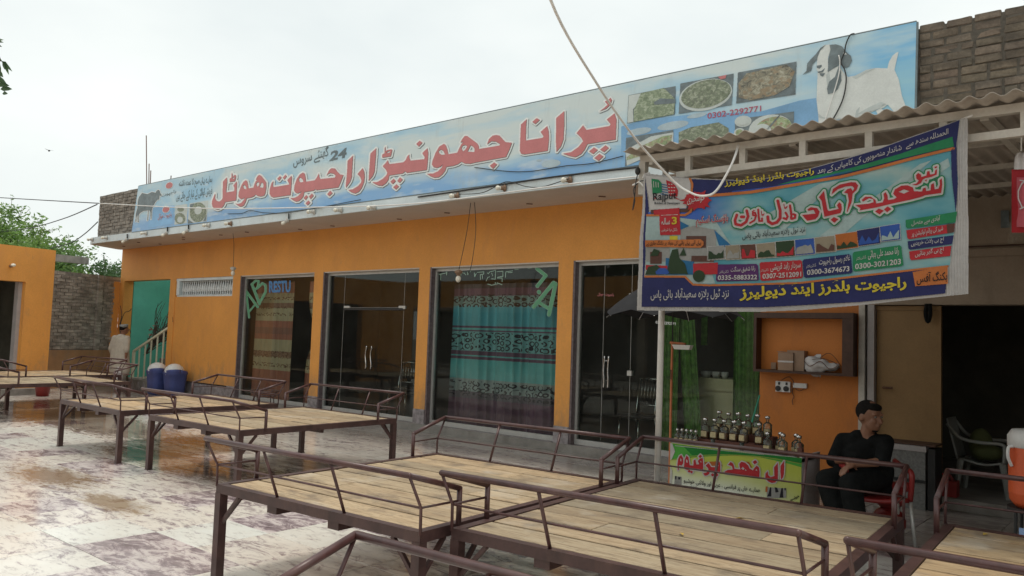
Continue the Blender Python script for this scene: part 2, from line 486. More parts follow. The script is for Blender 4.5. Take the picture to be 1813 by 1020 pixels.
def mat_leaf(name, base):
    m, nt, b = new_mat(name)
    v = coords(nt, kind='World')
    n1 = noise(nt, v, 1.1, 3, 0.6)
    n2 = noise(nt, v, 6.0, 2, 0.5)
    c = ramp(nt, n1, [(0.3, tuple(x * 0.6 for x in base)), (0.7, tuple(x * 1.35 for x in base))])
    c = mixc(nt, c, (base[0] * 1.9, base[1] * 1.6, base[2] * 1.2), ramp(nt, n2, [(0.55, (0, 0, 0)), (0.75, (0.7, 0.7, 0.7))]))
    nt.links.new(c, b.inputs['Base Color'])
    b.inputs['Roughness'].default_value = 0.55
    tr = N(nt, 'ShaderNodeBsdfTranslucent')
    nt.links.new(c, tr.inputs['Color'])
    ms = N(nt, 'ShaderNodeMixShader')
    ms.inputs[0].default_value = 0.4
    nt.links.new(b.outputs[0], ms.inputs[1])
    nt.links.new(tr.outputs[0], ms.inputs[2])
    nt.links.new(ms.outputs[0], nt.nodes['Material Output'].inputs['Surface'])
    return m


M['leaf1'] = mat_leaf('light_green_leaf', (0.19, 0.32, 0.085))
M['leaf2'] = mat_leaf('mid_green_leaf', (0.14, 0.25, 0.075))
M['leaf3'] = mat_leaf('deep_green_leaf', (0.075, 0.15, 0.055))


def mat_sign_sky():
    """Printed sky and clouds of the long sign board."""
    m, nt, b = new_mat('printed_sky_panel')
    v = coords(nt, (0.28, 1, 1.1), 'World')
    n1 = noise(nt, v, 1.6, 6, 0.55, dist=0.5)
    geo = nt.nodes.new('ShaderNodeNewGeometry')
    sx = nt.nodes.new('ShaderNodeSeparateXYZ')
    nt.links.new(geo.outputs['Position'], sx.inputs[0])
    c = ramp(nt, n1, [(0.34, (0.31, 0.55, 0.72)), (0.47, (0.49, 0.66, 0.73)), (0.58, (0.63, 0.71, 0.70))])
    # bluer towards the lower edge, greyer above
    zf = N(nt, 'ShaderNodeMapRange')
    zf.inputs['From Min'].default_value = 3.95
    zf.inputs['From Max'].default_value = 4.5
    nt.links.new(sx.outputs['Z'], zf.inputs['Value'])
    n2 = noise(nt, coords(nt, (0.45, 1, 2.0), 'World'), 1.3, 5, 0.5)
    lowm = N(nt, 'ShaderNodeMath', operation='SUBTRACT')
    nt.links.new(n2, lowm.inputs[0]); nt.links.new(zf.outputs[0], lowm.inputs[1])
    c = mixc(nt, c, (0.19, 0.40, 0.70), ramp(nt, lowm.outputs[0], [(0.12, (0, 0, 0)), (0.5, (0.85, 0.85, 0.85))]))
    cl = noise(nt, coords(nt, (0.8, 1, 3.0), 'World'), 2.0, 4, 0.5)
    c = mixc(nt, c, (0.66, 0.73, 0.73), ramp(nt, cl, [(0.56, (0, 0, 0)), (0.70, (0.6, 0.6, 0.6))]))
    xf = N(nt, 'ShaderNodeMapRange')
    xf.inputs['From Min'].default_value = -3.2
    xf.inputs['From Max'].default_value = -2.2
    nt.links.new(sx.outputs['X'], xf.inputs['Value'])
    c = mixc(nt, c, ramp(nt, n2, [(0.35, (0.34, 0.60, 0.70)), (0.55, (0.20, 0.49, 0.74)), (0.66, (0.52, 0.68, 0.73))]), xf.outputs[0])
    st = noise(nt, coords(nt, (3, 1, 0.4), 'World'), 2.2, 7, 0.7)
    c = mixc(nt, c, (0.40, 0.42, 0.40), ramp(nt, st, [(0.55, (0, 0, 0)), (0.8, (0.5, 0.5, 0.5))]))
    nt.links.new(c, b.inputs['Base Color'])
    b.inputs['Roughness'].default_value = 0.5
    bump(nt, b, noise(nt, coords(nt, (1, 1, 1), 'World'), 1.6, 3, 0.5), 0.12, 0.02)
    return m


M['sign_sky'] = mat_sign_sky()


def mat_food(name, cols, scale=30):
    m, nt, b = new_mat(name)
    v = coords(nt, (1, 1, 1.3), 'World')
    vo = N(nt, 'ShaderNodeTexVoronoi')
    vo.inputs['Scale'].default_value = scale
    nt.links.new(v, vo.inputs['Vector'])
    n1 = noise(nt, v, scale * 0.6, 5, 0.7, dist=1.0)
    c = ramp(nt, n1, [(0.32, cols[0]), (0.5, cols[1]), (0.66, cols[2])])
    c = mixc(nt, c, cols[3], ramp(nt, vo.outputs['Color'], [(0.55, (0, 0, 0)), (0.8, (0.85, 0.85, 0.85))]))
    nt.links.new(c, b.inputs['Base Color'])
    b.inputs['Roughness'].default_value = 0.5
    return m


M['food1'] = mat_food('print_dish_green', ((0.10, 0.14, 0.08), (0.28, 0.34, 0.22), (0.48, 0.52, 0.40), (0.20, 0.25, 0.16)))
M['food2'] = mat_food('print_dish_olive', ((0.09, 0.11, 0.07), (0.22, 0.26, 0.17), (0.44, 0.46, 0.36), (0.16, 0.18, 0.13)))
M['food3'] = mat_food('print_dish_brown', ((0.08, 0.08, 0.07), (0.26, 0.24, 0.17), (0.48, 0.46, 0.36), (0.30, 0.22, 0.13)), 24)
M['food4'] = mat_food('print_dish_salad', ((0.12, 0.16, 0.09), (0.32, 0.40, 0.20), (0.50, 0.52, 0.38), (0.34, 0.22, 0.16)), 26)


def mat_curtain(name, bands, orn, orn_col, z0=0.0, z1=3.0, fold=0.35):
    """bands: list of (z, colour) from below upward; orn: list of (zlo, zhi) with a printed scroll pattern."""
    m, nt, b = new_mat(name)
    geo = nt.nodes.new('ShaderNodeNewGeometry')
    sx = nt.nodes.new('ShaderNodeSeparateXYZ')
    nt.links.new(geo.outputs['Position'], sx.inputs[0])
    f = N(nt, 'ShaderNodeMapRange')
    f.inputs['From Min'].default_value = z0
    f.inputs['From Max'].default_value = z1
    nt.links.new(sx.outputs['Z'], f.inputs['Value'])
    c = ramp(nt, f.outputs[0], [((z - z0) / (z1 - z0), col) for z, col in bands], 'CONSTANT')
    v = coords(nt, (1, 0.3, 1), 'World')
    w = N(nt, 'ShaderNodeTexVoronoi')
    w.inputs['Scale'].default_value = 10.0
    w.inputs['Randomness'].default_value = 0.55
    nt.links.new(v, w.inputs['Vector'])
    wob = noise(nt, v, 9, 2, 0.5)
    ph = N(nt, 'ShaderNodeMath', operation='MULTIPLY_ADD')
    ph.inputs[1].default_value = 15.0
    nt.links.new(w.outputs['Distance'], ph.inputs[0])
    wo = N(nt, 'ShaderNodeMath', operation='MULTIPLY')
    wo.inputs[1].default_value = 5.0
    nt.links.new(wob, wo.inputs[0])
    nt.links.new(wo.outputs[0], ph.inputs[2])
    sn_ = N(nt, 'ShaderNodeMath', operation='SINE')
    nt.links.new(ph.outputs[0], sn_.inputs[0])
    patt = ramp(nt, sn_.outputs[0], [(0.0, (0, 0, 0)), (0.25, (0, 0, 0)), (0.45, (1, 1, 1)), (1, (1, 1, 1))])
    stops = [(0.0, (0, 0, 0))]
    for lo, hi in orn:
        stops += [((lo - z0) / (z1 - z0), (1, 1, 1)), ((hi - z0) / (z1 - z0), (0, 0, 0))]
    mask = ramp(nt, f.outputs[0], stops, 'CONSTANT')
    fac = mixc(nt, patt, mask, 1.0, 'MULTIPLY')
    c = mixc(nt, c, orn_col, fac)
    n2 = noise(nt, coords(nt, (1, 1, 1), 'World'), 3, 3, 0.6)
    c = mixc(nt, c, ramp(nt, n2, [(0.3, (0.8, 0.8, 0.8)), (0.7, (1.05, 1.05, 1.05))]), 0.8, 'MULTIPLY')
    nt.links.new(c, b.inputs['Base Color'])
    b.inputs['Roughness'].default_value = 0.42
    b.inputs['Sheen Weight'].default_value = 0.2
    return m


TL_, PU, BK = (0.26, 0.78, 0.80), (0.26, 0.13, 0.22), (0.50, 0.60, 0.62)
M['curtain_teal'] = mat_curtain('teal_purple_curtain', [(0.0, PU), (0.57, (0.20, 0.16, 0.22)), (0.68, BK), (0.90, TL_), (1.22, PU), (1.27, TL_), (1.30, PU), (1.36, (0.34, 0.72, 0.76)), (1.69, PU), (1.72, TL_), (1.75, PU), (1.79, (0.20, 0.66, 0.78)), (2.13, (0.34, 0.56, 0.58)), (2.29, PU), (2.42, (0.12, 0.10, 0.13))],
                                [(0.60, 0.86), (1.38, 1.68), (2.10, 2.32)], (0.03, 0.03, 0.05))
CRM, RB = (0.80, 0.68, 0.44), (0.66, 0.25, 0.17)
M['curtain_cream'] = mat_curtain('cream_brown_curtain', [(0.0, RB), (0.75, CRM), (1.02, (0.52, 0.30, 0.2)), (1.14, CRM), (1.40, RB), (1.52, (0.50, 0.22, 0.16)), (1.66, RB), (1.80, CRM), (2.08, (0.50, 0.27, 0.18)), (2.18, CRM), (2.40, RB), (2.62, (0.3, 0.12, 0.09))],
                                 [(0.82, 0.90), (1.0, 1.16), (1.9, 1.97), (2.06, 2.12), (2.24, 2.32)], (0.30, 0.15, 0.09))
M['curtain_green'] = mat('green_satin_curtain', (0.11, 0.27, 0.045), 0.3, var=0.5, scale=16, bmp=0.1)


def mat_perfume():
    m, nt, b = new_mat('printed_perfume_panel')
    v = coords(nt, (1, 1, 1), 'World')
    n1 = noise(nt, v, 2.2, 3, 0.5)
    geo = nt.nodes.new('ShaderNodeNewGeometry')
    sx = nt.nodes.new('ShaderNodeSeparateXYZ')
    nt.links.new(geo.outputs['Position'], sx.inputs[0])
    f = N(nt, 'ShaderNodeMapRange')
    f.inputs['From Min'].default_value = 0.1
    f.inputs['From Max'].default_value = 0.66
    nt.links.new(sx.outputs['Z'], f.inputs['Value'])
    c = ramp(nt, f.outputs[0], [(0.0, (0.45, 0.50, 0.20)), (0.35, (0.56, 0.60, 0.52)), (0.55, (0.46, 0.50, 0.24)), (0.8, (0.36, 0.42, 0.05))])
    fx = N(nt, 'ShaderNodeMapRange')
    fx.inputs['From Min'].default_value = -3.3
    fx.inputs['From Max'].default_value = -2.45
    nt.links.new(sx.outputs['X'], fx.inputs['Value'])
    c = mixc(nt, c, (0.34, 0.38, 0.05), ramp(nt, fx.outputs[0], [(0.35, (0, 0, 0)), (1.0, (0.8, 0.8, 0.8))]))
    nt.links.new(c, b.inputs['Base Color'])
    b.inputs['Roughness'].default_value = 0.4
    return m


M['perfume'] = mat_perfume()


def mat_teal_print():
    """Banner ground: teal-blue print with pale rays and a deep blue left."""
    m, nt, b = new_mat('printed_teal_ground')
    v = coords(nt, (1.2, 1, 2.2), 'World', rot=(0, 0.5, 0))
    n1 = noise(nt, v, 2.4, 4, 0.5)
    geo = nt.nodes.new('ShaderNodeNewGeometry')
    sx = nt.nodes.new('ShaderNodeSeparateXYZ')
    nt.links.new(geo.outputs['Position'], sx.inputs[0])
    c = ramp(nt, n1, [(0.3, (0.06, 0.23, 0.29)), (0.5, (0.13, 0.30, 0.33)), (0.7, (0.28, 0.37, 0.35))])
    fx = N(nt, 'ShaderNodeMapRange')
    fx.inputs['From Min'].default_value = -2.55
    fx.inputs['From Max'].default_value = -2.15
    nt.links.new(sx.outputs['X'], fx.inputs['Value'])
    fz = N(nt, 'ShaderNodeMapRange')
    fz.inputs['From Min'].default_value = 2.25
    fz.inputs['From Max'].default_value = 2.45
    nt.links.new(sx.outputs['Z'], fz.inputs['Value'])
    sub = N(nt, 'ShaderNodeMath', operation='SUBTRACT')
    nt.links.new(fz.outputs[0], sub.inputs[0]); nt.links.new(fx.outputs[0], sub.inputs[1])
    c = mixc(nt, c, (0.03, 0.09, 0.40), ramp(nt, sub.outputs[0], [(0.1, (0, 0, 0)), (0.9, (0.9, 0.9, 0.9))]))
    nt.links.new(c, b.inputs['Base Color'])
    b.inputs['Roughness'].default_value = 0.62
    b.inputs['Specular IOR Level'].default_value = 0.2
    return m


M['b_ground'] = mat_teal_print()


# ------------------------------------------------------------------ mesh helpers
class MB:
    """Collects shapes; build() links them as ONE mesh object, optionally as a child."""

    def __init__(self):
        self.v, self.f, self.mi = [], [], []
        self.cur = 0

    def add(self, verts, faces):
        o = len(self.v)
        self.v += [tuple(p) for p in verts]
        self.f += [tuple(i + o for i in f) for f in faces]
        self.mi += [self.cur] * len(faces)
        return self

    def box(self, a, b, rot=None, piv=None):
        x0, y0, z0 = a
        x1, y1, z1 = b
        vs = [Vector(p) for p in ((x0, y0, z0), (x1, y0, z0), (x1, y1, z0), (x0, y1, z0), (x0, y0, z1), (x1, y0, z1), (x1, y1, z1), (x0, y1, z1))]
        if rot is not None:
            c = Vector(piv) if piv is not None else sum(vs, Vector()) / 8
            vs = [c + rot @ (p - c) for p in vs]
        return self.add(vs, [(0, 3, 2, 1), (4, 5, 6, 7), (0, 1, 5, 4), (1, 2, 6, 5), (2, 3, 7, 6), (3, 0, 4, 7)])

    def cbox(self, c, s, rot=None):
        c = Vector(c)
        h = Vector(s) / 2
        return self.box(c - h, c + h, rot, c)

    def tube(self, pts, r, n=8, caps=True, taper=None):
        pts = [Vector(p) for p in pts]
        rs = taper if taper else [r] * len(pts)
        rings = []
        up = None
        for i, p in enumerate(pts):
            d = (pts[min(i + 1, len(pts) - 1)] - pts[max(i - 1, 0)])
            if d.length < 1e-9:
                d = Vector((0, 0, 1))
            d.normalize()
            if up is None:
                up = Vector((0, 0, 1)) if abs(d.z) < 0.9 else Vector((1, 0, 0))
            s = d.cross(up)
            if s.length < 1e-6:
                s = d.cross(Vector((0.3, 1, 0.2)))
            s.normalize()
            t = s.cross(d)
            up = t
            rings.append([p + rs[i] * (math.cos(2 * PI * k / n) * s + math.sin(2 * PI * k / n) * t) for k in range(n)])
        vs = [v for rg in rings for v in rg]
        fs = []
        for i in range(len(pts) - 1):
            for k in range(n):
                k2 = (k + 1) % n
                fs.append((i * n + k, i * n + k2, (i + 1) * n + k2, (i + 1) * n + k))
        if caps:
            fs.append(tuple(range(n - 1, -1, -1)))
            fs.append(tuple((len(pts) - 1) * n + k for k in range(n)))
        return self.add(vs, fs)

    def bar(self, p, q, w, h, up=(0, 0, 1)):
        """Square-section bar."""
        p, q = Vector(p), Vector(q)
        d = (q - p).normalized()
        u = Vector(up)
        s = d.cross(u)
        if s.length < 1e-5:
            s = d.cross(Vector((0, 1, 0)))
        s.normalize()
        t = s.cross(d)
        vs = []
        for c in (p, q):
            for a, b_ in ((-1, -1), (1, -1), (1, 1), (-1, 1)):
                vs.append(c + s * a * w / 2 + t * b_ * h / 2)
        return self.add(vs, [(3, 2, 1, 0), (4, 5, 6, 7), (0, 1, 5, 4), (1, 2, 6, 5), (2, 3, 7, 6), (3, 0, 4, 7)])

    def lathe(self, prof, n=16, c=(0, 0, 0), axis=None, squeeze=(1, 1)):
        """prof: list of (radius, height)."""
        vs = []
        R = Vector(axis).to_track_quat('Z', 'Y').to_matrix() if axis is not None else Matrix.Identity(3)
        c = Vector(c)
        for r, z in prof:
            for k in range(n):
                a = 2 * PI * k / n
                vs.append(c + R @ Vector((r * math.cos(a) * squeeze[0], r * math.sin(a) * squeeze[1], z)))
        fs = []
        for i in range(len(prof) - 1):
            for k in range(n):
                k2 = (k + 1) % n
                fs.append((i * n + k, i * n + k2, (i + 1) * n + k2, (i + 1) * n + k))
        if prof[0][0] > 1e-6:
            fs.append(tuple(range(n - 1, -1, -1)))
        if prof[-1][0] > 1e-6:
            fs.append(tuple((len(prof) - 1) * n + k for k in range(n)))
        return self.add(vs, fs)

    def grid(self, fn, nu, nv):
        vs = [fn(i / nu, j / nv) for j in range(nv + 1) for i in range(nu + 1)]
        fs = [(j * (nu + 1) + i, j * (nu + 1) + i + 1, (j + 1) * (nu + 1) + i + 1, (j + 1) * (nu + 1) + i) for j in range(nv) for i in range(nu)]
        return self.add(vs, fs)

    def ell(self, c, r, n=14, rot=None):
        c = Vector(c)
        vs, fs = [], []
        m = n // 2
        for i in range(m + 1):
            th = PI * i / m
            for k in range(n):
                a = 2 * PI * k / n
                p = Vector((r[0] * math.sin(th) * math.cos(a), r[1] * math.sin(th) * math.sin(a), r[2] * math.cos(th)))
                vs.append(c + (rot @ p if rot is not None else p))
        for i in range(m):
            for k in range(n):
                k2 = (k + 1) % n
                fs.append((i * n + k, (i + 1) * n + k, (i + 1) * n + k2, i * n + k2))
        return self.add(vs, fs)

    def mesh(self, name, mats, smooth=False, origin=(0, 0, 0), clean=True):
        o = Vector(origin)
        me = bpy.data.meshes.new(name)
        me.from_pydata([Vector(p) - o for p in self.v], [], self.f)
        for m_ in (mats if isinstance(mats, (list, tuple)) else [mats]):
            me.materials.append(m_)
        if len(me.materials) > 1:
            me.polygons.foreach_set('material_index', self.mi)
        if smooth:
            me.polygons.foreach_set('use_smooth', [True] * len(me.polygons))
        me.update()
        return me

    def build(self, name, mats, parent=None, smooth=False, color=None, origin=None):
        org = origin if origin is not None else (parent_world(parent) if parent else (0, 0, 0))
        o = bpy.data.objects.new(name, self.mesh(name, mats, smooth, org))
        COL.objects.link(o)
        if parent:
            o.parent = parent
        elif origin is not None:
            o.location = origin
        if color:
            o.color = (*color, 1)
        return o


def parent_world(p):
    loc = Vector()
    while p is not None:
        loc += p.location
        p = p.parent
    return loc


def thing(name, label, cat, loc=(0, 0, 0), rotz=0, group=None):
    o = bpy.data.objects.new(name, None)
    o.empty_display_size = 0.1
    COL.objects.link(o)
    o.location = loc
    o.rotation_euler = (0, 0, rotz)
    return tag(o, label, cat, group)


def tag(o, label, cat, group=None):
    o['label'] = label
    o['category'] = cat
    if group:
        o['group'] = group
    return o


def struct(o):
    o['kind'] = 'structure'
    return o


def stuff(o):
    o['kind'] = 'stuff'
    return o


def copy_tree(o, parent=None):
    c = o.copy()
    COL.objects.link(c)
    c.parent = parent
    for ch in o.children:
        copy_tree(ch, c)
    return c


def catmull(pts, n=6):
    pts = [Vector(p) for p in pts]
    out = []
    for i in range(len(pts) - 1):
        p0, p1, p2, p3 = pts[max(i - 1, 0)], pts[i], pts[i + 1], pts[min(i + 2, len(pts) - 1)]
        for k in range(n):
            t = k / n
            out.append(0.5 * ((2 * p1) + (-p0 + p2) * t + (2 * p0 - 5 * p1 + 4 * p2 - p3) * t * t + (-p0 + 3 * p1 - 3 * p2 + p3) * t ** 3))
    out.append(pts[-1])
    return out


# ------------------------------------------------------------------ print helpers (lettering and pictures on boards and cloth)
def raster(glyphs, step=0.4, grow=0.0, strokes=(), maxlen=None):
    """glyphs: list of [outer, hole, hole ...] loops in board units; strokes: (polyline, width). Returns quads (x0,x1,y0,y1)."""
    glyphs = [[g] if not hasattr(g[0][0], '__len__') else g for g in glyphs]
    allp = [p for g in glyphs for lp in g for p in lp] + [p for s, w in strokes for p in s]
    wmax = max([w for s, w in strokes], default=0) / 2
    pad = grow + wmax + step * 2
    x0 = min(p[0] for p in allp) - pad
    y0 = min(p[1] for p in allp) - pad
    nx = int((max(p[0] for p in allp) + pad - x0) / step) + 1
    ny = int((max(p[1] for p in allp) + pad - y0) / step) + 1
    G = np.zeros((ny, nx), bool)

    def win(pts, pd):
        i0 = max(0, int((min(p[0] for p in pts) - pd - x0) / step))
        i1 = min(nx, int((max(p[0] for p in pts) + pd - x0) / step) + 2)
        j0 = max(0, int((min(p[1] for p in pts) - pd - y0) / step))
        j1 = min(ny, int((max(p[1] for p in pts) + pd - y0) / step) + 2)
        X, Y = np.meshgrid(x0 + (np.arange(i0, i1) + 0.5) * step, y0 + (np.arange(j0, j1) + 0.5) * step)
        return (slice(j0, j1), slice(i0, i1)), X, Y

    def dist2(X, Y, a, b):
        dx, dy = b[0] - a[0], b[1] - a[1]
        L = dx * dx + dy * dy or 1e-9
        t = np.clip(((X - a[0]) * dx + (Y - a[1]) * dy) / L, 0, 1)
        return (X - a[0] - t * dx) ** 2 + (Y - a[1] - t * dy) ** 2

    for g in glyphs:
        sl, X, Y = win(g[0], grow + step)
        ins = np.zeros(X.shape, bool)
        near = np.zeros(X.shape, bool)
        for lp in g:
            for a, b in zip(lp, lp[1:] + lp[:1]):
                c = (a[1] > Y) != (b[1] > Y)
                xi = a[0] + (Y - a[1]) * (b[0] - a[0]) / ((b[1] - a[1]) or 1e-9)
                ins ^= c & (X < xi)
                if grow:
                    near |= dist2(X, Y, a, b) < grow * grow
        G[sl] |= ins | near
    for s, w in strokes:
        r = w / 2 + grow
        sl, X, Y = win(s, r + step)
        hit = np.zeros(X.shape, bool)
        for a, b in zip(s[:-1], s[1:]):
            hit |= dist2(X, Y, a, b) < r * r
        G[sl] |= hit
    quads = []
    open_ = {}
    for j in range(ny):
        row = G[j].astype(np.int8)
        d = np.diff(np.concatenate(([0], row, [0])))
        runs = list(zip(np.where(d == 1)[0], np.where(d == -1)[0]))
        for a, b in runs:
            if maxlen:
                k = max(1, int(math.ceil((b - a) * step / maxlen)))
            else:
                k = 1
            for q in range(k):
                aa, bb = a + (b - a) * q / k, a + (b - a) * (q + 1) / k
                quads.append((x0 + aa * step, x0 + bb * step, y0 + j * step, y0 + (j + 1) * step))
    return quads


def quads_to(mb, quads, fn, layer):
    vs, fs = [], []
    for a, b, c, d in quads:
        o = len(vs)
        vs += [fn(a, d, layer), fn(b, d, layer), fn(b, c, layer), fn(a, c, layer)]
        fs.append((o, o + 1, o + 2, o + 3))
    mb.add(vs, fs)


def xf(glyphs, ox, oy, s):
    return [[[(ox + p[0] / s, oy + p[1] / s) for p in lp] for lp in g] for g in glyphs]


def xs(strokes, ox, oy, s):
    return [([(ox + p[0] / s, oy + p[1] / s) for p in pl], w / s) for pl, w in strokes]


_F = {}
for ch, base, n in [('ا', 0xFE8D, 2), ('آ', 0xFE81, 2), ('ب', 0xFE8F, 4), ('پ', 0xFB56, 4), ('ت', 0xFE95, 4), ('ٹ', 0xFB66, 4), ('ج', 0xFE9D, 4), ('چ', 0xFB7A, 4),
                    ('ح', 0xFEA1, 4), ('خ', 0xFEA5, 4), ('د', 0xFEA9, 2), ('ڈ', 0xFB88, 2), ('ر', 0xFEAD, 2), ('ڑ', 0xFB8C, 2), ('ز', 0xFEAF, 2), ('س', 0xFEB1, 4),
                    ('ش', 0xFEB5, 4), ('ص', 0xFEB9, 4), ('ط', 0xFEC1, 4), ('ع', 0xFEC9, 4), ('غ', 0xFECD, 4), ('ف', 0xFED1, 4), ('ق', 0xFED5, 4), ('ک', 0xFB8E, 4),
                    ('گ', 0xFB92, 4), ('ل', 0xFEDD, 4), ('م', 0xFEE1, 4), ('ن', 0xFEE5, 4), ('ں', 0xFB9E, 2), ('و', 0xFEED, 2), ('ؤ', 0xFE85, 2), ('ہ', 0xFBA6, 4),
                    ('ھ', 0xFBAA, 4), ('ی', 0xFBFC, 4), ('ے', 0xFBAE, 2), ('ئ', 0xFE89, 4), ('ه', 0xFEE9, 4)]:
    _F[ch] = (base, n)


def shape_urdu(s):
    """Joins letters by their contextual forms and reverses to visual order."""
    out = []
    i = 0
    while i < len(s):
        c = s[i]
        if c == 'ل' and i + 1 < len(s) and s[i + 1] == 'ا':
            prev = i > 0 and s[i - 1] in _F and _F[s[i - 1]][1] == 4
            out.append(chr(0xFEFC if prev else 0xFEFB))
            i += 2
            continue
        if c in _F:
            base, n = _F[c]
            prev = i > 0 and s[i - 1] in _F and _F[s[i - 1]][1] == 4
            nxt = i + 1 < len(s) and s[i + 1] in _F
            if n == 2:
                out.append(chr(base + (1 if prev else 0)))
            else:
                out.append(chr(base + (3 if prev and nxt else 1 if prev else 2 if nxt else 0)))
        else:
            out.append(c)
        i += 1
    # visual order, keeping runs of digits / latin left to right
    vis = out[::-1]
    res, run = [], []
    for c in vis:
        if c.isdigit():
            run.append(c)
        else:
            res += run[::-1] + [c]
            run = []
    return ''.join(res + run[::-1])


_TC = {}


def text_geo(s, bold=0.0, res=3):
    key = (s, bold, res)
    if key in _TC:
        return _TC[key]
    c = bpy.data.curves.new('lettering', 'FONT')
    c.body = s
    c.offset = bold
    c.resolution_u = res
    o = bpy.data.objects.new('lettering', c)
    COL.objects.link(o)
    bpy.context.view_layer.update()
    dg = bpy.context.evaluated_depsgraph_get()
    ev = o.evaluated_get(dg)
    me = ev.to_mesh()
    vs = [(v.co.x, v.co.y) for v in me.vertices]
    fs = [tuple(p.vertices) for p in me.polygons]
    ev.to_mesh_clear()
    bpy.data.objects.remove(o)
    bpy.data.curves.remove(c)
    x0, x1 = min(p[0] for p in vs), max(p[0] for p in vs)
    y0, y1 = min(p[1] for p in vs), max(p[1] for p in vs)
    vs = [((x - x0) / (x1 - x0), (y - y0) / (y1 - y0)) for x, y in vs]
    _TC[key] = (vs, fs)
    return vs, fs


def put_text(mb, s, pl, pr, h, fn, layer, bold=0.0, slant=0.0, dx=0.0, dy=0.0):
    """Lays the text's box between lower left pl and lower right pr, h high (board units, y down)."""
    vs, fs = text_geo(s, bold)
    pts = []
    for u, v in vs:
        x = pl[0] + (pr[0] - pl[0]) * u + slant * v * h + dx
        y = pl[1] + (pr[1] - pl[1]) * u - v * h + dy
        pts.append(fn(x, y, layer))
    mb.add(pts, fs)


def urdu(mb, s, pl, pr, h, fn, layer, bold=0.0, **k):
    put_text(mb, shape_urdu(s), pl, pr, h, fn, layer, bold, **k)

# ================================================================== SETTING
Y0 = 9.4            # plane of the shop front
mb = MB()
mb.add([(-300, -200, -0.06), (300, -200, -0.06), (300, 400, -0.06), (-300, 400, -0.06)], [(0, 1, 2, 3)])
M['earth'] = mat('dusty_earth', (0.24, 0.20, 0.15), 0.95, var=0.2, scale=0.4)
struct(mb.build('ground', M['earth']))

floor = struct(MB().box((TX0, TY0, -0.05), (6.1, 9.42, -0.012)).build('courtyard_floor', M['concrete']))
# marble slabs: the 300 that show largest are objects, the rest one mass
cells = []
tx_n, ty_n = int((6.1 - TX0) / TILE), int((9.42 - TY0) / TILE)
for i in range(tx_n):
    for j in range(ty_n + 1):
        cx, cy = TX0 + (i + 0.5) * TILE, TY0 + (j + 0.5) * TILE
        d = Vector((cx, cy, 0)) - EYE
        z = d.dot(_f)
        vis = False
        if z > 0.5:
            px, py = PW / 2 + FPX * d.dot(CR) / z, PH / 2 - FPX * d.dot(CU) / z
            vis = -60 < px < PW + 60 and py < PH + 90
        cells.append((0 if vis else 1, z if vis else 0, cx, cy))
cells.sort()
hw = TILE / 2 - 0.0022
tmesh = []
for k in range(3):
    t = MB()
    e = 0.0022
    t.add([(-hw, -hw, -0.012), (hw, -hw, -0.012), (hw, hw, -0.012), (-hw, hw, -0.012), (-hw, -hw, -e), (hw, -hw, -e), (hw, hw, -e), (-hw, hw, -e),
           (-hw + e, -hw + e, 0), (hw - e, -hw + e, 0), (hw - e, hw - e, 0), (-hw + e, hw - e, 0)],
          [(0, 1, 5, 4), (1, 2, 6, 5), (2, 3, 7, 6), (3, 0, 4, 7), (4, 5, 9, 8), (5, 6, 10, 9), (6, 7, 11, 10), (7, 4, 8, 11), (8, 9, 10, 11)])
    tmesh.append(t)
rt = random.Random(3)
tile_me = tmesh[0].mesh('tile', M['tile'])
rest = MB()
for n, (v, z, cx, cy) in enumerate(cells):
    dz = rt.uniform(-0.0012, 0.0012)
    if cy + hw > 9.41:
        continue
    if v == 0 and n < 300:
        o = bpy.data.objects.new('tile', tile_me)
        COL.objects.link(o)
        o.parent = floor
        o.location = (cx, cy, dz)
        o.rotation_euler = (rt.uniform(-.0012, .0012), rt.uniform(-.0012, .0012), 0)
    elif -26 < cx < 6 and cy > -6:
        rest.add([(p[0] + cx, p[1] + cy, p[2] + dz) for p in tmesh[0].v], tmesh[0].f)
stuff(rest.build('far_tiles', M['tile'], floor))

# ------------------------------------------------------------------ restaurant building
bld = thing('restaurant_building', 'long orange painted roadside restaurant with glass fronts and a pale blue roof slab', 'building', (-12, Y0, 0))
XL, XR = -21.62, 3.2
ZL, ZS, ZT = 2.775, 3.63, 3.785     # lintel, soffit, slab top
w = MB()
yb = Y0 + 0.24
# head wall over the openings and the piers
w.box((XL, Y0, ZL), (-2.72, yb, ZS))
for a, b in ((XL, -21.38), (-18.87, -18.6), (-16.01, -15.71), (-13.02, -12.73), (-10.01, -9.74), (-7.0, -6.73)):
    w.box((a, Y0, 0.34), (b, yb, ZL))
w.box((-18.6, Y0 + 0.014, 0.34), (-16.01, yb, 2.33))
w.box((-21.4, Y0 + 0.0, 0.0), (-21.38, Y0 + 0.003, 0.34))
w.box((XL, Y0 + 0.24, 0), (XL + 0.2, 15.4, ZS))
w.build('wall', M['orange'], bld)
w = MB()
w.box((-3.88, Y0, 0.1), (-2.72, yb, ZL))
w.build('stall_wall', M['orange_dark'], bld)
w = MB()
w.box((-2.72, Y0 - 0.01, 2.12), (XR, yb, ZS))
w.box((XR - 0.3, Y0, 0.1), (XR, yb, 2.12))
w.build('upper_wall', M['tan'], bld)
MB().box((1.35, 4.9, 0), (1.55, Y0 - .1, 3.2)).build('added_shade_wall', M['tan'], bld)  # unseen wall, added to darken the stall and kitchen end
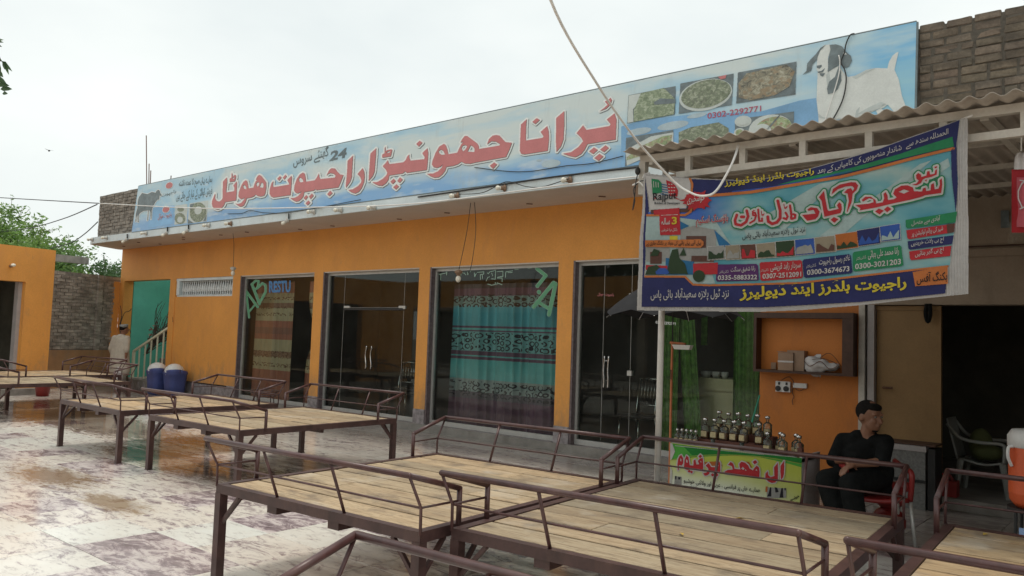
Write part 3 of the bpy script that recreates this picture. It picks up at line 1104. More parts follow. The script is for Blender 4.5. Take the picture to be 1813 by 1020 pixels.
# plinth slabs under piers and blank wall (each stone panel a part)
for a, b in ((XL, -21.38), (-18.87, -18.6), (-16.01, -15.71), (-13.02, -12.73), (-10.01, -9.74), (-7.0, -6.73)):
    o = MB().box((a - 0.003, Y0 - 0.012, 0.0), (b + 0.003, yb, 0.345)).build('plinth_panel', M['granite'], bld)
for k in range(5):
    a = -18.6 + k * 0.518
    MB().box((a + 0.002, Y0 - 0.008, 0.0), (a + 0.516, yb, 0.31)).build('plinth_panel', M['granite'], bld)
# ledge
MB().box((XL, Y0 - 0.055, -0.02), (-3.9, Y0 - 0.012, 0.10)).build('ledge', M['concrete'], bld)
MB().box((-3.88, Y0 - 0.09, -0.02), (XR, Y0 - 0.012, 0.105)).build('ledge', M['concrete'], bld)
# roof slab with projecting canopy, skewed left end
def slab_piece(name, pl, m_, z0, z1):
    s = MB()
    n = len(pl)
    s.add([(x, y, z0) for x, y in pl] + [(x, y, z1) for x, y in pl],
          [tuple(range(n - 1, -1, -1)), tuple(range(n, 2 * n))] + [(i, (i + 1) % n, (i + 1) % n + n, i + n) for i in range(n)])
    return s.build(name, m_, bld)


# the stair bay behind the front is open to the sky
slab_piece('roof_slab', [(-21.0, 8.33), (XR, 8.33), (XR, 9.66), (XL - 0.1, 9.66), (XL - 0.1, 9.3), (-21.2, 8.40)], M['slab'], ZS, ZT)
slab_piece('roof_slab', [(-18.62, 9.661), (XR, 9.661), (XR, 15.5), (-18.62, 15.5)], M['slab'], ZS, ZT)
slab_piece('roof_slab', [(XL - .1, 11.0), (-18.621, 11.0), (-18.621, 15.5), (XL - .1, 15.5)], M['slab'], ZS, ZT)
slab_piece('soffit', [(-21.0, 8.35), (XR - .01, 8.35), (XR - .01, 9.39), (XL - 0.08, 9.39), (XL - 0.08, 9.3), (-21.18, 8.42)], M['soffit'], ZS - .006, ZS - .0005)
# lintel soffit strips and granite reveals of the glass fronts
for a, b in ((-15.71, -13.02), (-12.73, -10.01), (-9.74, -7.0), (-6.73, -3.88)):
    r = MB()
    r.box((a, Y0 + 0.004, 0.1), (a + 0.035, Y0 + 0.235, ZL - 0.001))
    r.build('reveal', M['granite_dark'], bld)
    r = MB()
    r.box((a + 0.035, Y0 + 0.006, ZL - 0.02), (b - 0.003, Y0 + 0.12, ZL + 0.002))
    r.build('lintel_lining', M['soffit'], bld)
# rooms behind the glass
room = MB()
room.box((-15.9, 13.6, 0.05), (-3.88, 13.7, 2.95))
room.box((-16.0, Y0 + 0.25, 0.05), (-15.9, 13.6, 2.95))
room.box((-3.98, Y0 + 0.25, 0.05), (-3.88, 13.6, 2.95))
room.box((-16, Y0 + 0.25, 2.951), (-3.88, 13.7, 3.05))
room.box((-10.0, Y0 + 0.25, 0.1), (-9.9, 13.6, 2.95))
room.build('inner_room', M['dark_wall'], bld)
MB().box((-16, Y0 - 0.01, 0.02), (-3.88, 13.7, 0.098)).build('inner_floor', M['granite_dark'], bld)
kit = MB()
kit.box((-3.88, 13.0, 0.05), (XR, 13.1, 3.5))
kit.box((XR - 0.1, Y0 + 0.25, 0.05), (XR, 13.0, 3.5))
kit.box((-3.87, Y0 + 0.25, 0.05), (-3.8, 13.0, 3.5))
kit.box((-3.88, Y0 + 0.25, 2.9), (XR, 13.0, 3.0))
kit.build('kitchen_room', M['dark_interior'], bld)
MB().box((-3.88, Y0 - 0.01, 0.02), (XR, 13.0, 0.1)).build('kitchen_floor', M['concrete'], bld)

# stair bay with teal walls
t = MB()
t.box((-21.42, 10.9, 0), (-18.6, 11.0, ZS - 0.01))
t.box((-21.42, Y0 + 0.25, 0), (-21.36, 10.9, ZS - 0.01))
t.box((-18.70, Y0 + 0.25, 0), (-18.6, 10.9, ZS - 0.01))
t.build('stair_wall', M['teal'], bld)
for k in range(8):
    MB().box((-20.7 + k * 0.27, 9.75, 0.0), (-20.43 + k * 0.27, 10.85, 0.28 + k * 0.17)).build('stair_step', M['concrete'], bld)
st = MB().box((-20.75, Y0 - 0.25, 0.0), (-18.95, 9.75, 0.26)).build('stair_landing', M['concrete'], bld)
for k in range(6):
    x = -20.68 + k * 0.29
    d = MB()
    d.add([(x, Y0 - 0.257, 0.02), (x + 0.25, Y0 - 0.257, 0.02), (x + 0.125, Y0 - 0.257, 0.22), (x, Y0 - 0.2, 0.02), (x + 0.25, Y0 - 0.2, 0.02), (x + 0.125, Y0 - 0.2, 0.22)],
          [(0, 1, 2), (3, 5, 4), (0, 2, 5, 3), (1, 4, 5, 2), (0, 3, 4, 1)])
    d.build('triangle_tile', M['granite'], st)
# stair railing
rl = thing('stair_railing', 'cream metal handrail climbing beside the teal stair wall', 'railing', (-20.0, 9.45, 0.26))
def rz(x):
    return 0.93 + (x + 20.7) * 0.36
h = MB()
h.bar((-20.7, 9.45, rz(-20.7)), (-18.72, 9.45, rz(-18.72)), 0.05, 0.05)
h.build('handrail', M['cream_rail'], rl)
for k in range(7):
    x = -20.68 + k * 0.31
    MB().bar((x, 9.45, 0.26 if k < 6 else 0.4), (x, 9.45, rz(x) - 0.02), 0.06 if k == 0 else 0.03, 0.06 if k == 0 else 0.03, up=(0, 1, 0)).build('baluster', M['cream_rail'], rl)
h = MB()
h.bar((-19.9, 9.45, 0.30), (-19.0, 9.45, 0.62), 0.03, 0.03)
h.build('lower_rail', M['cream_rail'], rl)

# precast baluster vent
vf = MB()
vf.box((-18.6, Y0 + 0.05, 2.33), (-16.01, yb, 2.37))
vf.box((-18.6, Y0 + 0.02, 2.71), (-16.01, yb, 2.774))
vf.box((-18.6, Y0 + 0.03, 2.37), (-18.47, yb, 2.71))
vent = vf.build('vent_opening', M['slab'], bld)
bal = MB().lathe([(.030, 0), (.030, .02), (.013, .035), (.026, .05), (.013, .065), (.032, .10), (.037, .14), (.027, .20), (.016, .27), (.014, .30), (.026, .315), (.015, .33), (.03, .34)], 10)
bme = bal.mesh('baluster', mat('white_precast', (.74, .78, .79), .7), True)
for k in range(24):
    o = bpy.data.objects.new('baluster', bme)
    COL.objects.link(o)
    o.parent = vent
    o.location = Vector((-18.40 + k * 0.1005, Y0 + 0.11, 2.37)) - parent_world(vent)
MB().box((-18.6, yb - 0.02, 2.33), (-16.01, yb, 2.775)).build('vent_backing', M['dark_interior'], vent)

# glass fronts -----------------------------------------------------
YG = Y0 + 0.125
def front(name, a, b, door=False):
    f = MB()
    z0, z1 = 0.10, 2.755
    f.box((a + 0.036, YG - 0.03, z0), (b - 0.004, YG + 0.03, z0 + 0.075))
    f.box((a + 0.036, YG - 0.03, z1 - 0.05), (b - 0.004, YG + 0.03, z1))
    f.box((a + 0.036, YG - 0.03, z0 + 0.075), (a + 0.075, YG + 0.03, z1 - 0.05))
    f.box((b - 0.03, YG - 0.03, z0 + 0.075), (b - 0.004, YG + 0.03, z1 - 0.05))
    w = f.build(name, M['alu'], bld)
    return w, a + 0.075, b - 0.03, z0 + 0.075, z1 - 0.05


def pane(parent, a, b, z0, z1, y=YG):
    p = MB()
    p.add([(a, y, z0), (b, y, z0), (b, y, z1), (a, y, z1)], [(0, 1, 2, 3)])
    return p.build('pane', M['glass'], parent)


def edge_lines(parent, segs, r=0.004):
    for p, q in segs:
        MB().bar(p, q, r, r).build('glass_edge', M['alu'], parent)


win1, a, b, z0, z1 = front('window', -15.71, -13.02)
pane(win1, a, b, z0, z1)
dr1, a, b, z0, z1 = front('glass_front', -12.73, -10.01)
pane(dr1, a, -12.20, z0, z1); pane(dr1, -10.5, b, z0, z1); pane(dr1, -12.195, -10.505, 2.09, z1)
for x0_, x1_ in ((-12.195, -11.352), (-11.348, -10.505)):
    d = MB(); d.box((x0_, YG - 0.022, 0.11), (x1_, YG + 0.022, 0.17)); d.box((x0_, YG - 0.02, 2.035), (x1_, YG + 0.02, 2.075))
    dd = d.build('door', M['black'], dr1)
    pane(dd, x0_, x1_, 0.17, 2.035, YG + 0.002)
    sgn = 1 if x0_ < -12 else -1
    xm = (x1_ if sgn > 0 else x0_) - sgn * 0.07
    hd = MB(); hd.tube(catmull([(xm, YG - 0.05, 0.95), (xm + .02, YG - 0.06, 1.03), (xm - 0.012, YG - 0.06, 1.2), (xm + .01, YG - 0.05, 1.37)], 5), 0.012, 8)
    hd.bar((xm + .01, YG - 0.05, 1.0), (xm + .01, YG, 1.0), .012, .012); hd.bar((xm, YG - 0.05, 1.33), (xm, YG, 1.33), .012, .012)
    hd.build('handle', M['chrome'], dd, True)
for xx in (-12.18, -10.62):
    p = MB(); p.box((xx, YG - 0.02, 2.06), (xx + 0.17, YG + 0.02, 2.115)); p.build('patch_fitting', M['alu'], dr1)
edge_lines(dr1, [((-12.2, YG, 0.2), (-12.2, YG, z1)), ((-10.5, YG, 0.2), (-10.5, YG, z1)), ((-12.2, YG, 2.085), (-10.5, YG, 2.085))])
win2, a, b, z0, z1 = front('window', -9.74, -7.0)
pane(win2, a, b, z0, z1)
# wide third front: glazed door in the left half, window in the right
dr2, a, b, z0, z1 = front('glass_front', -6.73, -3.88)
pane(dr2, a, -6.26, z0, z1); pane(dr2, -5.795, b, z0, z1); pane(dr2, -6.255, -5.80, 2.29, z1)
d = MB(); d.box((-6.255, YG - 0.022, 0.11), (-5.80, YG + 0.022, 0.17))
dd = d.build('door', M['black'], dr2)
pane(dd, -6.255, -5.80, 0.17, 2.285, YG + 0.002)
hd = MB()
for xx in (-6.20, -6.13):
    hd.tube(catmull([(xx, YG - 0.05, 0.95), (xx + .012, YG - 0.06, 1.05), (xx, YG - 0.06, 1.2), (xx + .008, YG - 0.05, 1.4)], 5), 0.011, 8)
hd.bar((-6.2, YG - .05, 1.33), (-6.13, YG - .05, 1.33), .01, .01); hd.bar((-6.16, YG - .05, 1.05), (-6.16, YG, 1.05), .01, .01); hd.bar((-6.16, YG - .05, 1.33), (-6.16, YG, 1.33), .01, .01)
hd.build('handle', M['chrome'], dd, True)
for z in (2.22, 1.14):
    MB().box((-5.83, YG - .03, z), (-5.76, YG + .03, z + .07)).build('patch_fitting', M['alu'], dr2)
edge_lines(dr2, [((-5.797, YG, .2), (-5.797, YG, z1)), ((-6.257, YG, .2), (-6.257, YG, z1))])

# stickers on the glass
def on_glass(px, py, layer=1):
    return on_y(px, py, YG - 0.004 - 0.002 * layer)


M['st_green'] = mat('green_vinyl_sticker', (0.12, 0.36, 0.20), 0.5, var=0.1, bmp=0)
M['st_edge'] = mat('pale_vinyl_edge', (0.42, 0.62, 0.50), 0.5, var=0.1, bmp=0)
M['st_blue'] = mat('blue_vinyl_sticker', (0.07, 0.24, 0.52), 0.5, var=0.1, bmp=0)
ab = xs([([(125, 290), (165, 645)], 24), ([(128, 285), (285, 500)], 30), ([(165, 565), (245, 470)], 20),
         ([(205, 185), (310, 455)], 34), ([(205, 185), (255, 135), (300, 140), (285, 215), (262, 250)], 26), ([(285, 235), (350, 170), (395, 200), (395, 290), (310, 440)], 30)], 420, 480, 7.847)
for part_ in (ab[:3], ab[3:]):
    m_ = MB(); quads_to(m_, raster([], 0.25, 0.35, part_), on_glass, 1); m_.build('sticker_edge', M['st_edge'], win1)
    m_ = MB(); quads_to(m_, raster([], 0.25, 0, part_), on_glass, 2); m_.build('sticker_letter', M['st_green'], win1)
m_ = MB(); put_text(m_, 'RESTU', (476.3, 518.6), (514.5, 517.6), 21, on_glass, 1, 0.04); m_.build('lettering', M['st_blue'], win1)
a2 = xs([([(1360, 580), (1605, 285)], 44), ([(1630, 300), (1548, 675)], 44), ([(1420, 525), (1540, 600)], 34), ([(1400, 110), (1508, 195), (1405, 325)], 38), ([(1424, 398), (1426, 402)], 44)], 750, 460, 6.973)
for part_ in (a2[:3], a2[3:4], a2[4:]):
    m_ = MB(); quads_to(m_, raster([], 0.25, 0.5, part_), on_glass, 1); m_.build('sticker_edge', M['st_edge'], win2)
    m_ = MB(); quads_to(m_, raster([], 0.25, 0, part_), on_glass, 2); m_.build('sticker_letter', M['st_green'], win2)
ol = xs([(q, 7) for q in ([(190, 180), (250, 170), (290, 160)], [(212, 180), (212, 250)], [(285, 150), (285, 190)], [(460, 190), (470, 160), (505, 165), (522, 190)], [(540, 150), (545, 185), (580, 140)],
                          [(625, 160), (632, 210), (650, 170)], [(665, 155), (745, 150), (745, 175), (700, 185), (700, 245)], [(725, 190), (725, 235)], [(785, 160), (800, 175), (815, 150), (890, 130), (885, 240), (840, 235)],
                          [(840, 165), (855, 200)], [(905, 150), (980, 140), (980, 205), (915, 215)], [(1010, 215), (1015, 150), (1100, 135)], [(1040, 160), (1095, 155)], [(775, 260), (790, 220), (815, 210)],
                          [(790, 300), (840, 315), (885, 305), (885, 280)], [(905, 310), (910, 285), (970, 310)], [(910, 225), (970, 225), (970, 270)], [(1125, 120), (1170, 120)], [(1290, 108), (1350, 100)])], 750, 460, 6.973)
m_ = MB(); quads_to(m_, raster([], 0.25, 0, ol), on_glass, 1); m_.build('lettering', M['st_edge'], win2)
m_ = MB()
put_text(m_, '0302 2292771', (1161, 573), (1196, 576), 5, on_glass, 1, 0.02)
m_.build('lettering', M['ink_white'], dr2)
m_ = MB(); urdu(m_, 'راجپوت ھوٹل', (1058, 525), (1087, 526), 7, on_glass, 1, 0.02); m_.build('lettering', M['ink_red'], dr2)

# shutter guide, door frame and plywood door
MB().box((-2.72, Y0 - 0.03, 0.1), (-2.655, Y0 + 0.1, 2.13)).build('shutter_guide', M['white_steel'], bld)
MB().box((-2.63, Y0 - 0.01, 0.1), (-2.56, Y0 + 0.2, 2.12)).build('door_post', M['grey_board'], bld)
pd = MB(); pd.box((-2.55, Y0 + 0.06, 0.11), (-1.94, Y0 + 0.10, 2.06))
ply = pd.build('plywood_door', M['ply'], bld)
for a_, b_, c_, d_ in ((-2.555, -1.90, 2.062, 2.11), (-1.938, -1.90, 0.11, 2.06)):
    MB().box((a_, Y0 + 0.05, c_), (b_, Y0 + 0.115, d_)).build('door_edge', M['ply'], ply)
MB().tube([(-2.47, Y0 + .04, 1.2), (-2.47, Y0 + .0, 1.2), (-2.37, Y0 + .0, 1.2)], .012, 8).build('handle', M['rust'], ply)
# rolled shutter housing above the kitchen opening
sh = MB(); sh.box((-1.88, Y0 - 0.04, 2.62), (XR - .3, Y0 - 0.012, 2.70)); sh.build('shutter_box', M['tan'], bld)
sh = MB(); sh.box((-1.88, Y0 - 0.03, 2.72), (XR - .3, Y0 - 0.012, 2.735)); sh.build('shutter_bar', M['dark_wood'], bld)
# black cloth loop on the door head
k_ = MB(); k_.tube(catmull([on_y(1641, 538, Y0 - .02), on_y(1639, 556, Y0 - .02), on_y(1643, 570, Y0 - .02), on_y(1647, 556, Y0 - .02), on_y(1646, 538, Y0 - .02)], 5), .022, 6)
tag(k_.build('cloth_loop', M['black_cloth']), 'black cloth strap hanging over the plywood door', 'strap')

# soffit hooks, small rusty stubs
hk = MB()
for q in ((217, 436), (243, 429), (281, 432), (322, 420), (322, 424), (388, 416), (434, 411), (528, 406), (585, 400), (703, 388), (787, 377), (932, 361), (1060, 348)):
    p = on_z(q[0], q[1], ZS - 0.02)
    hk.tube([p, p + Vector((0.10, 0.02, -0.01))], 0.008, 5)
hk.build('soffit_stub', M['rust'], bld)

# ------------------------------------------------------------------ brick parapet above the slab
YP = 8.47
par = thing('brick_parapet', 'rough unplastered brick parapet standing on the roof slab behind the long sign', 'wall', (-12, YP, ZT))
core = MB(); core.box((-20.96, YP + 0.004, ZT), (XR, YP + 0.22, 4.84)); core.build('mortar_core', M['mortar_dark'], par)
rb = random.Random(5)
CH = 0.0835
def bricks(x0, x1, z0, z1, sink):
    j = 0
    z = z0
    while z + CH * 0.6 < z1:
        x = x0 - (0.12 if j % 2 else 0.0)
        while x < x1:
            L = 0.23 if rb.random() > 0.2 else 0.112
            a_, b_ = max(x, x0), min(x + L, x1)
            if b_ - a_ > 0.04:
                sink(a_ + 0.006, b_ - 0.006, z + 0.006 + rb.uniform(-.004, .004), z + CH - 0.006 + rb.uniform(-.004, .004), rb.uniform(-0.009, 0.006))
            x += L + 0.012
        z += CH
        j += 1


ume = []
for k in range(5):
    unit = bmesh.new()
    bmesh.ops.create_cube(unit, size=1)
    bmesh.ops.bevel(unit, geom=unit.edges[:], offset=0.07, segments=1, affect='EDGES')
    for v_ in unit.verts:
        v_.co += Vector((rb.uniform(-.02, .02), rb.uniform(-.05, .05), rb.uniform(-.05, .05)))
    me_ = bpy.data.meshes.new('brick')
    unit.to_mesh(me_)
    unit.free()
    me_.materials.append(M['brick'])
    ume.append(me_)
def one_brick(a_, b_, c_, d_, dy):
    o = bpy.data.objects.new('brick', rb.choice(ume))
    COL.objects.link(o)
    o.parent = par
    o.scale = ((b_ - a_), 0.11, (d_ - c_))
    o.location = Vector(((a_ + b_) / 2, YP + 0.05 + dy, (c_ + d_) / 2)) - par.location
    o.rotation_euler = (rb.uniform(-.03, .03), rb.uniform(-.018, .018), rb.uniform(-.02, .02))
    g = rb.uniform(0.8, 1.12)
    o.color = (g * rb.uniform(.95, 1.06), g, g * rb.uniform(.92, 1.0), 1)
bricks(-1.90, 0.9, ZT, 4.86, one_brick)
far = MB()
bricks(-20.96, -18.70, ZT, 4.86, lambda a_, b_, c_, d_, dy: far.box((a_, YP + dy - 0.006, c_), (b_, YP + 0.1, d_)))
stuff(far.build('far_bricks', M['brick_far'], par))
gap = MB()
for z in np.arange(ZT + 0.02, 4.85, CH):     # toothed left end
    gap.box((-21.02 + rb.uniform(0, .05), YP + 0.02, z), (-20.95, YP + 0.2, z + CH * 0.8))
stuff(gap.build('toothed_end', M['brick_far'], par))
# rebars standing up behind the sign
for n, (q, tp) in enumerate((((262, 332), (259, 240)), ((265, 330), (264, 290)), ((267, 328), (267, 302)), ((301, 322), (303, 311)))):
    p0, p1 = on_y(*q, 8.6), on_y(*tp, 8.6)
    p0.z = 4.5
    r_ = MB(); r_.tube([p0, p1], 0.012, 6)
    tag(r_.build('rebar', M['rust']), ('tallest bare steel rod rising behind the left end of the sign', 'middle height steel rod beside the tallest rod on the roof', 'shortest steel rod of the cluster behind the left end of the sign', 'small bent rod stub alone above the sign top')[n], 'rebar', 'steel rods on the roof')

# ------------------------------------------------------------------ the long sign
SLOPE = 0.0773
SN = Vector((0, -1, SLOPE)).normalized()
SP0 = Vector((0, 8.325, 3.79))
def on_sign(px, py, layer=0):
    d = ray(px, py)
    t = (SP0 - EYE).dot(SN) / d.dot(SN)
    return EYE + d * t + SN * (0.0022 * layer)


def sgn_pt(x, z, off=0.0):
    return Vector((x, SP0.y + (z - 3.79) * SLOPE, z)) + SN * off


sign = thing('hotel_sign', 'long pale blue printed hotel sign with big red Urdu lettering above the canopy', 'sign', (-10.3, 8.33, 3.79))
S0, S1, ZB, ZU = -18.73, -1.91, 3.792, 4.895
p = MB()
nx_ = 60
def warp(u):
    return 0.012 * math.sin(u * 61) * math.sin(u * 23 + 1)
p.grid(lambda u, v: sgn_pt(S0 + (S1 - S0) * u, ZB + (ZU - ZB) * v), nx_, 4)
p.build('panel', M['sign_sky'], sign)
p = MB(); p.grid(lambda u, v: sgn_pt(S1 + (S0 - S1) * u, ZB + (ZU - ZB) * v, -0.03), 4, 2); p.build('back_sheet', M['alu'], sign)
for a_, b_ in (((S0, ZU), (S1, ZU)), ((S0, ZB), (S1, ZB)), ((S0, ZB), (S0, ZU)), ((S1, ZB), (S1, ZU))):
    f = MB(); f.bar(sgn_pt(*a_, -0.015), sgn_pt(*b_, -0.015), 0.032, 0.026, up=tuple(SN)); f.build('edge_frame', M['ink_slate'], sign)

T1 = xf([[[(168, 640), (150, 680), (115, 770), (108, 830), (125, 885), (160, 915), (210, 932), (262, 915), (303, 885), (335, 838), (350, 795), (545, 765), (553, 700), (562, 460), (556, 420), (500, 495), (518, 545), (512, 598), (368, 622), (372, 560), (387, 420), (379, 350), (345, 385), (308, 430), (305, 600), (305, 715), (290, 755), (240, 788), (195, 772), (163, 722), (170, 665)]],
          [[(470, 262), (462, 310), (462, 350), (432, 375), (432, 432), (525, 420), (546, 350), (546, 312), (520, 303), (490, 335), (480, 345), (483, 290)], [(472, 374), (490, 350), (515, 343), (518, 366), (500, 374)]],
          [[(970, 305), (1000, 320), (1060, 395), (1092, 440), (1090, 540), (1075, 640), (1050, 680), (990, 695), (930, 680), (900, 658), (870, 690), (830, 710), (738, 728), (725, 780), (690, 850), (650, 875), (610, 875), (570, 850), (530, 820), (585, 830), (640, 810), (690, 750), (707, 712), (690, 722), (640, 742), (605, 720), (588, 690), (595, 620), (640, 500), (680, 430), (720, 402), (745, 412), (760, 470), (770, 548), (860, 535), (880, 470), (900, 420), (925, 400), (903, 385), (925, 345), (945, 315)],
           [(672, 510), (690, 485), (715, 500), (730, 530), (732, 565), (690, 555)], [(910, 470), (925, 440), (955, 435), (968, 455), (955, 500), (930, 520)], [(1005, 440), (1035, 455), (1045, 500), (1035, 540), (970, 525)]],
          [[(1218, 418), (1185, 460), (1155, 560), (1150, 640), (1175, 690), (1220, 712), (1530, 668), (1545, 500), (1553, 350), (1548, 320), (1470, 400), (1500, 450), (1505, 480), (1230, 525), (1210, 500), (1215, 460)]],
          [[(1290, 375), (1340, 322), (1368, 350), (1325, 408)]], [[(1390, 355), (1437, 302), (1462, 328), (1420, 385)]]], 365, 280, 10.2)
T2 = xf([[[(905, 285), (960, 295), (1000, 350), (1050, 400), (1108, 408), (1065, 520), (1020, 632), (620, 682), (605, 662), (570, 690), (400, 718), (385, 790), (350, 840), (300, 880), (250, 888), (200, 865), (150, 825), (220, 822), (290, 790), (340, 730), (358, 690), (330, 722), (280, 740), (240, 725), (215, 685), (225, 600), (265, 480), (320, 400), (375, 365), (410, 385), (425, 460), (432, 530), (590, 505), (625, 460), (665, 380), (670, 430), (690, 482), (950, 455), (970, 425), (930, 385), (870, 372), (830, 390), (803, 418), (840, 340), (870, 300)],
           [(305, 470), (330, 452), (365, 480), (388, 530), (340, 545), (310, 520)]],
          [[(388, 820), (440, 770), (470, 800), (425, 860)]], [[(485, 795), (540, 742), (570, 780), (515, 845)]], [[(425, 920), (475, 868), (512, 905), (460, 955)]], [[(815, 755), (872, 690), (910, 735), (855, 792)]],
          [[(1183, 155), (1280, 60), (1275, 150), (1258, 450), (1230, 530), (1155, 635), (1150, 600), (1175, 350)]],
          [[(1455, 285), (1485, 350), (1492, 440), (1480, 540), (1440, 640), (1390, 710), (1320, 742), (1250, 720), (1195, 680), (1280, 665), (1370, 610), (1425, 550), (1435, 510), (1410, 440), (1362, 392)]]], 500, 270, 10.2)
T3 = xf([[[(575, 280), (680, 180), (675, 300), (650, 600), (620, 680), (543, 770), (550, 640)]],
          [[(1605, 180), (1620, 260), (1612, 420), (1595, 572), (1235, 625), (1205, 598), (1160, 635), (915, 672), (900, 750), (860, 810), (790, 858), (720, 852), (660, 825), (610, 795), (700, 790), (800, 735), (870, 660), (880, 620), (850, 560), (798, 505), (850, 450), (890, 398), (905, 440), (920, 468), (1170, 435), (1215, 390), (1240, 330), (1278, 290), (1275, 340), (1300, 405), (1550, 378), (1555, 340), (1512, 270)]],
          [[(850, 150), (845, 235), (880, 215), (950, 200), (970, 210), (945, 325), (800, 350), (788, 345), (790, 290), (830, 275), (832, 180)], [(855, 270), (890, 240), (930, 225), (935, 240), (915, 265)]],
          [[(1402, 105), (1465, 45), (1515, 80), (1450, 150)]], [[(935, 785), (995, 730), (1038, 770), (980, 828)]], [[(1060, 770), (1110, 705), (1160, 745), (1105, 805)]], [[(988, 885), (1045, 830), (1090, 870), (1035, 925)]]], 600, 245, 10.2)
T4 = xf([[[(1270, 85), (1320, 95), (1370, 150), (1420, 200), (1520, 210), (1480, 320), (1425, 438), (920, 530), (850, 548), (770, 545), (705, 515), (650, 555), (580, 580), (465, 598), (445, 660), (400, 720), (340, 765), (270, 772), (210, 750), (150, 710), (250, 705), (330, 670), (390, 610), (405, 555), (370, 595), (310, 615), (255, 600), (230, 560), (240, 500), (290, 370), (350, 270), (425, 228), (455, 250), (480, 320), (495, 395), (640, 370), (670, 300), (700, 240), (740, 190), (690, 205), (720, 150), (760, 100), (800, 100), (880, 160), (960, 220), (985, 260), (990, 310), (1320, 255), (1330, 230), (1260, 190), (1190, 185), (1120, 235), (1150, 150), (1210, 95)],
           [(335, 345), (375, 318), (415, 340), (445, 400), (390, 405), (350, 380)], [(705, 300), (725, 258), (770, 245), (800, 265), (770, 320), (735, 350)], [(855, 250), (895, 270), (920, 310), (915, 360), (805, 355)]],
          [[(1165, 580), (1235, 525), (1280, 560), (1215, 630)]]], 740, 230, 9.106)
T5 = xf([[[(258, 205), (250, 300), (245, 500), (480, 462), (490, 440), (450, 380), (540, 300), (560, 370), (565, 470), (548, 640), (225, 690), (180, 680), (163, 640), (170, 450), (178, 280)]],
          [[(335, 243), (395, 190), (440, 215), (378, 272)]], [[(665, 190), (775, 95), (775, 280), (765, 480), (730, 580), (668, 655), (660, 500)]],
          [[(1468, 125), (1495, 210), (1490, 330), (1485, 485), (1095, 548), (1060, 620), (1010, 685), (930, 728), (860, 715), (755, 680), (870, 660), (970, 590), (1035, 510), (1010, 460), (945, 398), (1035, 290), (1075, 345), (1080, 355), (1400, 300), (1415, 275), (1362, 210)]],
          [[(1118, 648), (1185, 595), (1238, 628), (1175, 685)]], [[(1270, 625), (1345, 565), (1390, 600), (1325, 658)]], [[(1190, 740), (1260, 682), (1315, 718), (1250, 778)]]], 900, 185, 7.786)
T6 = xf([[[(1265, 303), (1290, 285), (1320, 258), (1300, 235), (1325, 225), (1340, 210), (1350, 225), (1340, 255), (1310, 285)]]], 740, 120, 3.924)
title = T1 + T2 + T3 + T4 + T5 + T6
qw = raster(title, 0.45, 2.9)
qr = raster(title, 0.4)
sh_fn = lambda dx, dy: (lambda x, y, l: on_sign(x + dx, y + dy, l))
p = MB(); quads_to(p, qw, sh_fn(0.9, 1.2), 1); p.build('lettering_shadow', M['ink_slate'], sign)
p = MB(); quads_to(p, qw, on_sign, 2); p.build('lettering_outline', M['ink_white'], sign)
p = MB(); quads_to(p, qr, sh_fn(0.45, 0.7), 3); p.build('lettering_shadow', M['ink_dark'], sign)
p = MB(); quads_to(p, qr, on_sign, 4); p.build('lettering', M['ink_red'], sign)

# small lines of writing
p = MB()
urdu(p, 'گھنٹے سروس', (519.5, 300), (582, 282), 25, on_sign, 2, 0.012)
p.build('lettering', M['ink_grey'], sign)
p = MB()
put_text(p, '24', (583, 286), (612.5, 279), 18, on_sign, 2, 0.035, slant=0.2)
p.build('lettering', M['ink_grey'], sign)
p = MB()
urdu(p, 'ہمارے یہاں صبح کا عمدہ ناشتہ', (317, 336), (376, 328), 17, on_sign, 2, 0.008)
p.build('lettering', M['ink_grey'], sign)
p = MB()
urdu(p, 'فریش کوالٹی کے تیار کیے جاتے ہیں', (312, 359), (376, 349), 19, on_sign, 2, 0.008)
p.build('lettering', M['ink_grey'], sign)
p = MB()
urdu(p, 'راجپوت', (286, 351), (312, 343), 8, on_sign, 2, 0.01)
p.build('lettering', M['ink_grey'], sign)
p = MB(); urdu(p, 'راجپوت ھوٹل', (280, 391), (305, 386), 12, on_sign, 3, 0.03); p.build('lettering', M['ink_white'], sign)
p = MB(); urdu(p, 'راجپوت ھوٹل', (280, 391), (305, 386), 12, on_sign, 4, 0.0); p.build('lettering', M['ink_phone'], sign)
p = MB(); put_text(p, '0302-2292771', (1252.8, 211), (1348, 197.5), 10.5, on_sign, 3, 0.012); p.build('lettering', M['ink_phone'], sign)

# left pictures: cow, discs, two dish pictures
cow = xf([[[(165, 400), (225, 325), (320, 345), (400, 305), (470, 320), (485, 285), (520, 265), (545, 285), (550, 320), (580, 360), (560, 378), (540, 372), (535, 440), (500, 450), (460, 500), (420, 570), (400, 640), (390, 800), (378, 805), (372, 650), (345, 640), (328, 820), (312, 825), (335, 640), (250, 650), (185, 690), (160, 740), (162, 850), (145, 850), (140, 720), (125, 770), (120, 845), (105, 845), (110, 700), (140, 600), (145, 480)]]], 230, 310, 10.2)
p = MB(); quads_to(p, raster(cow, 0.3, 1.0), on_sign, 2); p.build('print_outline', M['ink_white'], sign)
p = MB(); quads_to(p, raster(cow, 0.3), on_sign, 3); p.build('cow_print', M['ink_slate'], sign)


def ell_loop(cx, cy, rx, ry, rot=0.0, n=28):
    c, s_ = math.cos(rot), math.sin(rot)
    return [(cx + rx * math.cos(2 * PI * k / n) * c - ry * math.sin(2 * PI * k / n) * s_, cy + rx * math.cos(2 * PI * k / n) * s_ + ry * math.sin(2 * PI * k / n) * c) for k in range(n)]


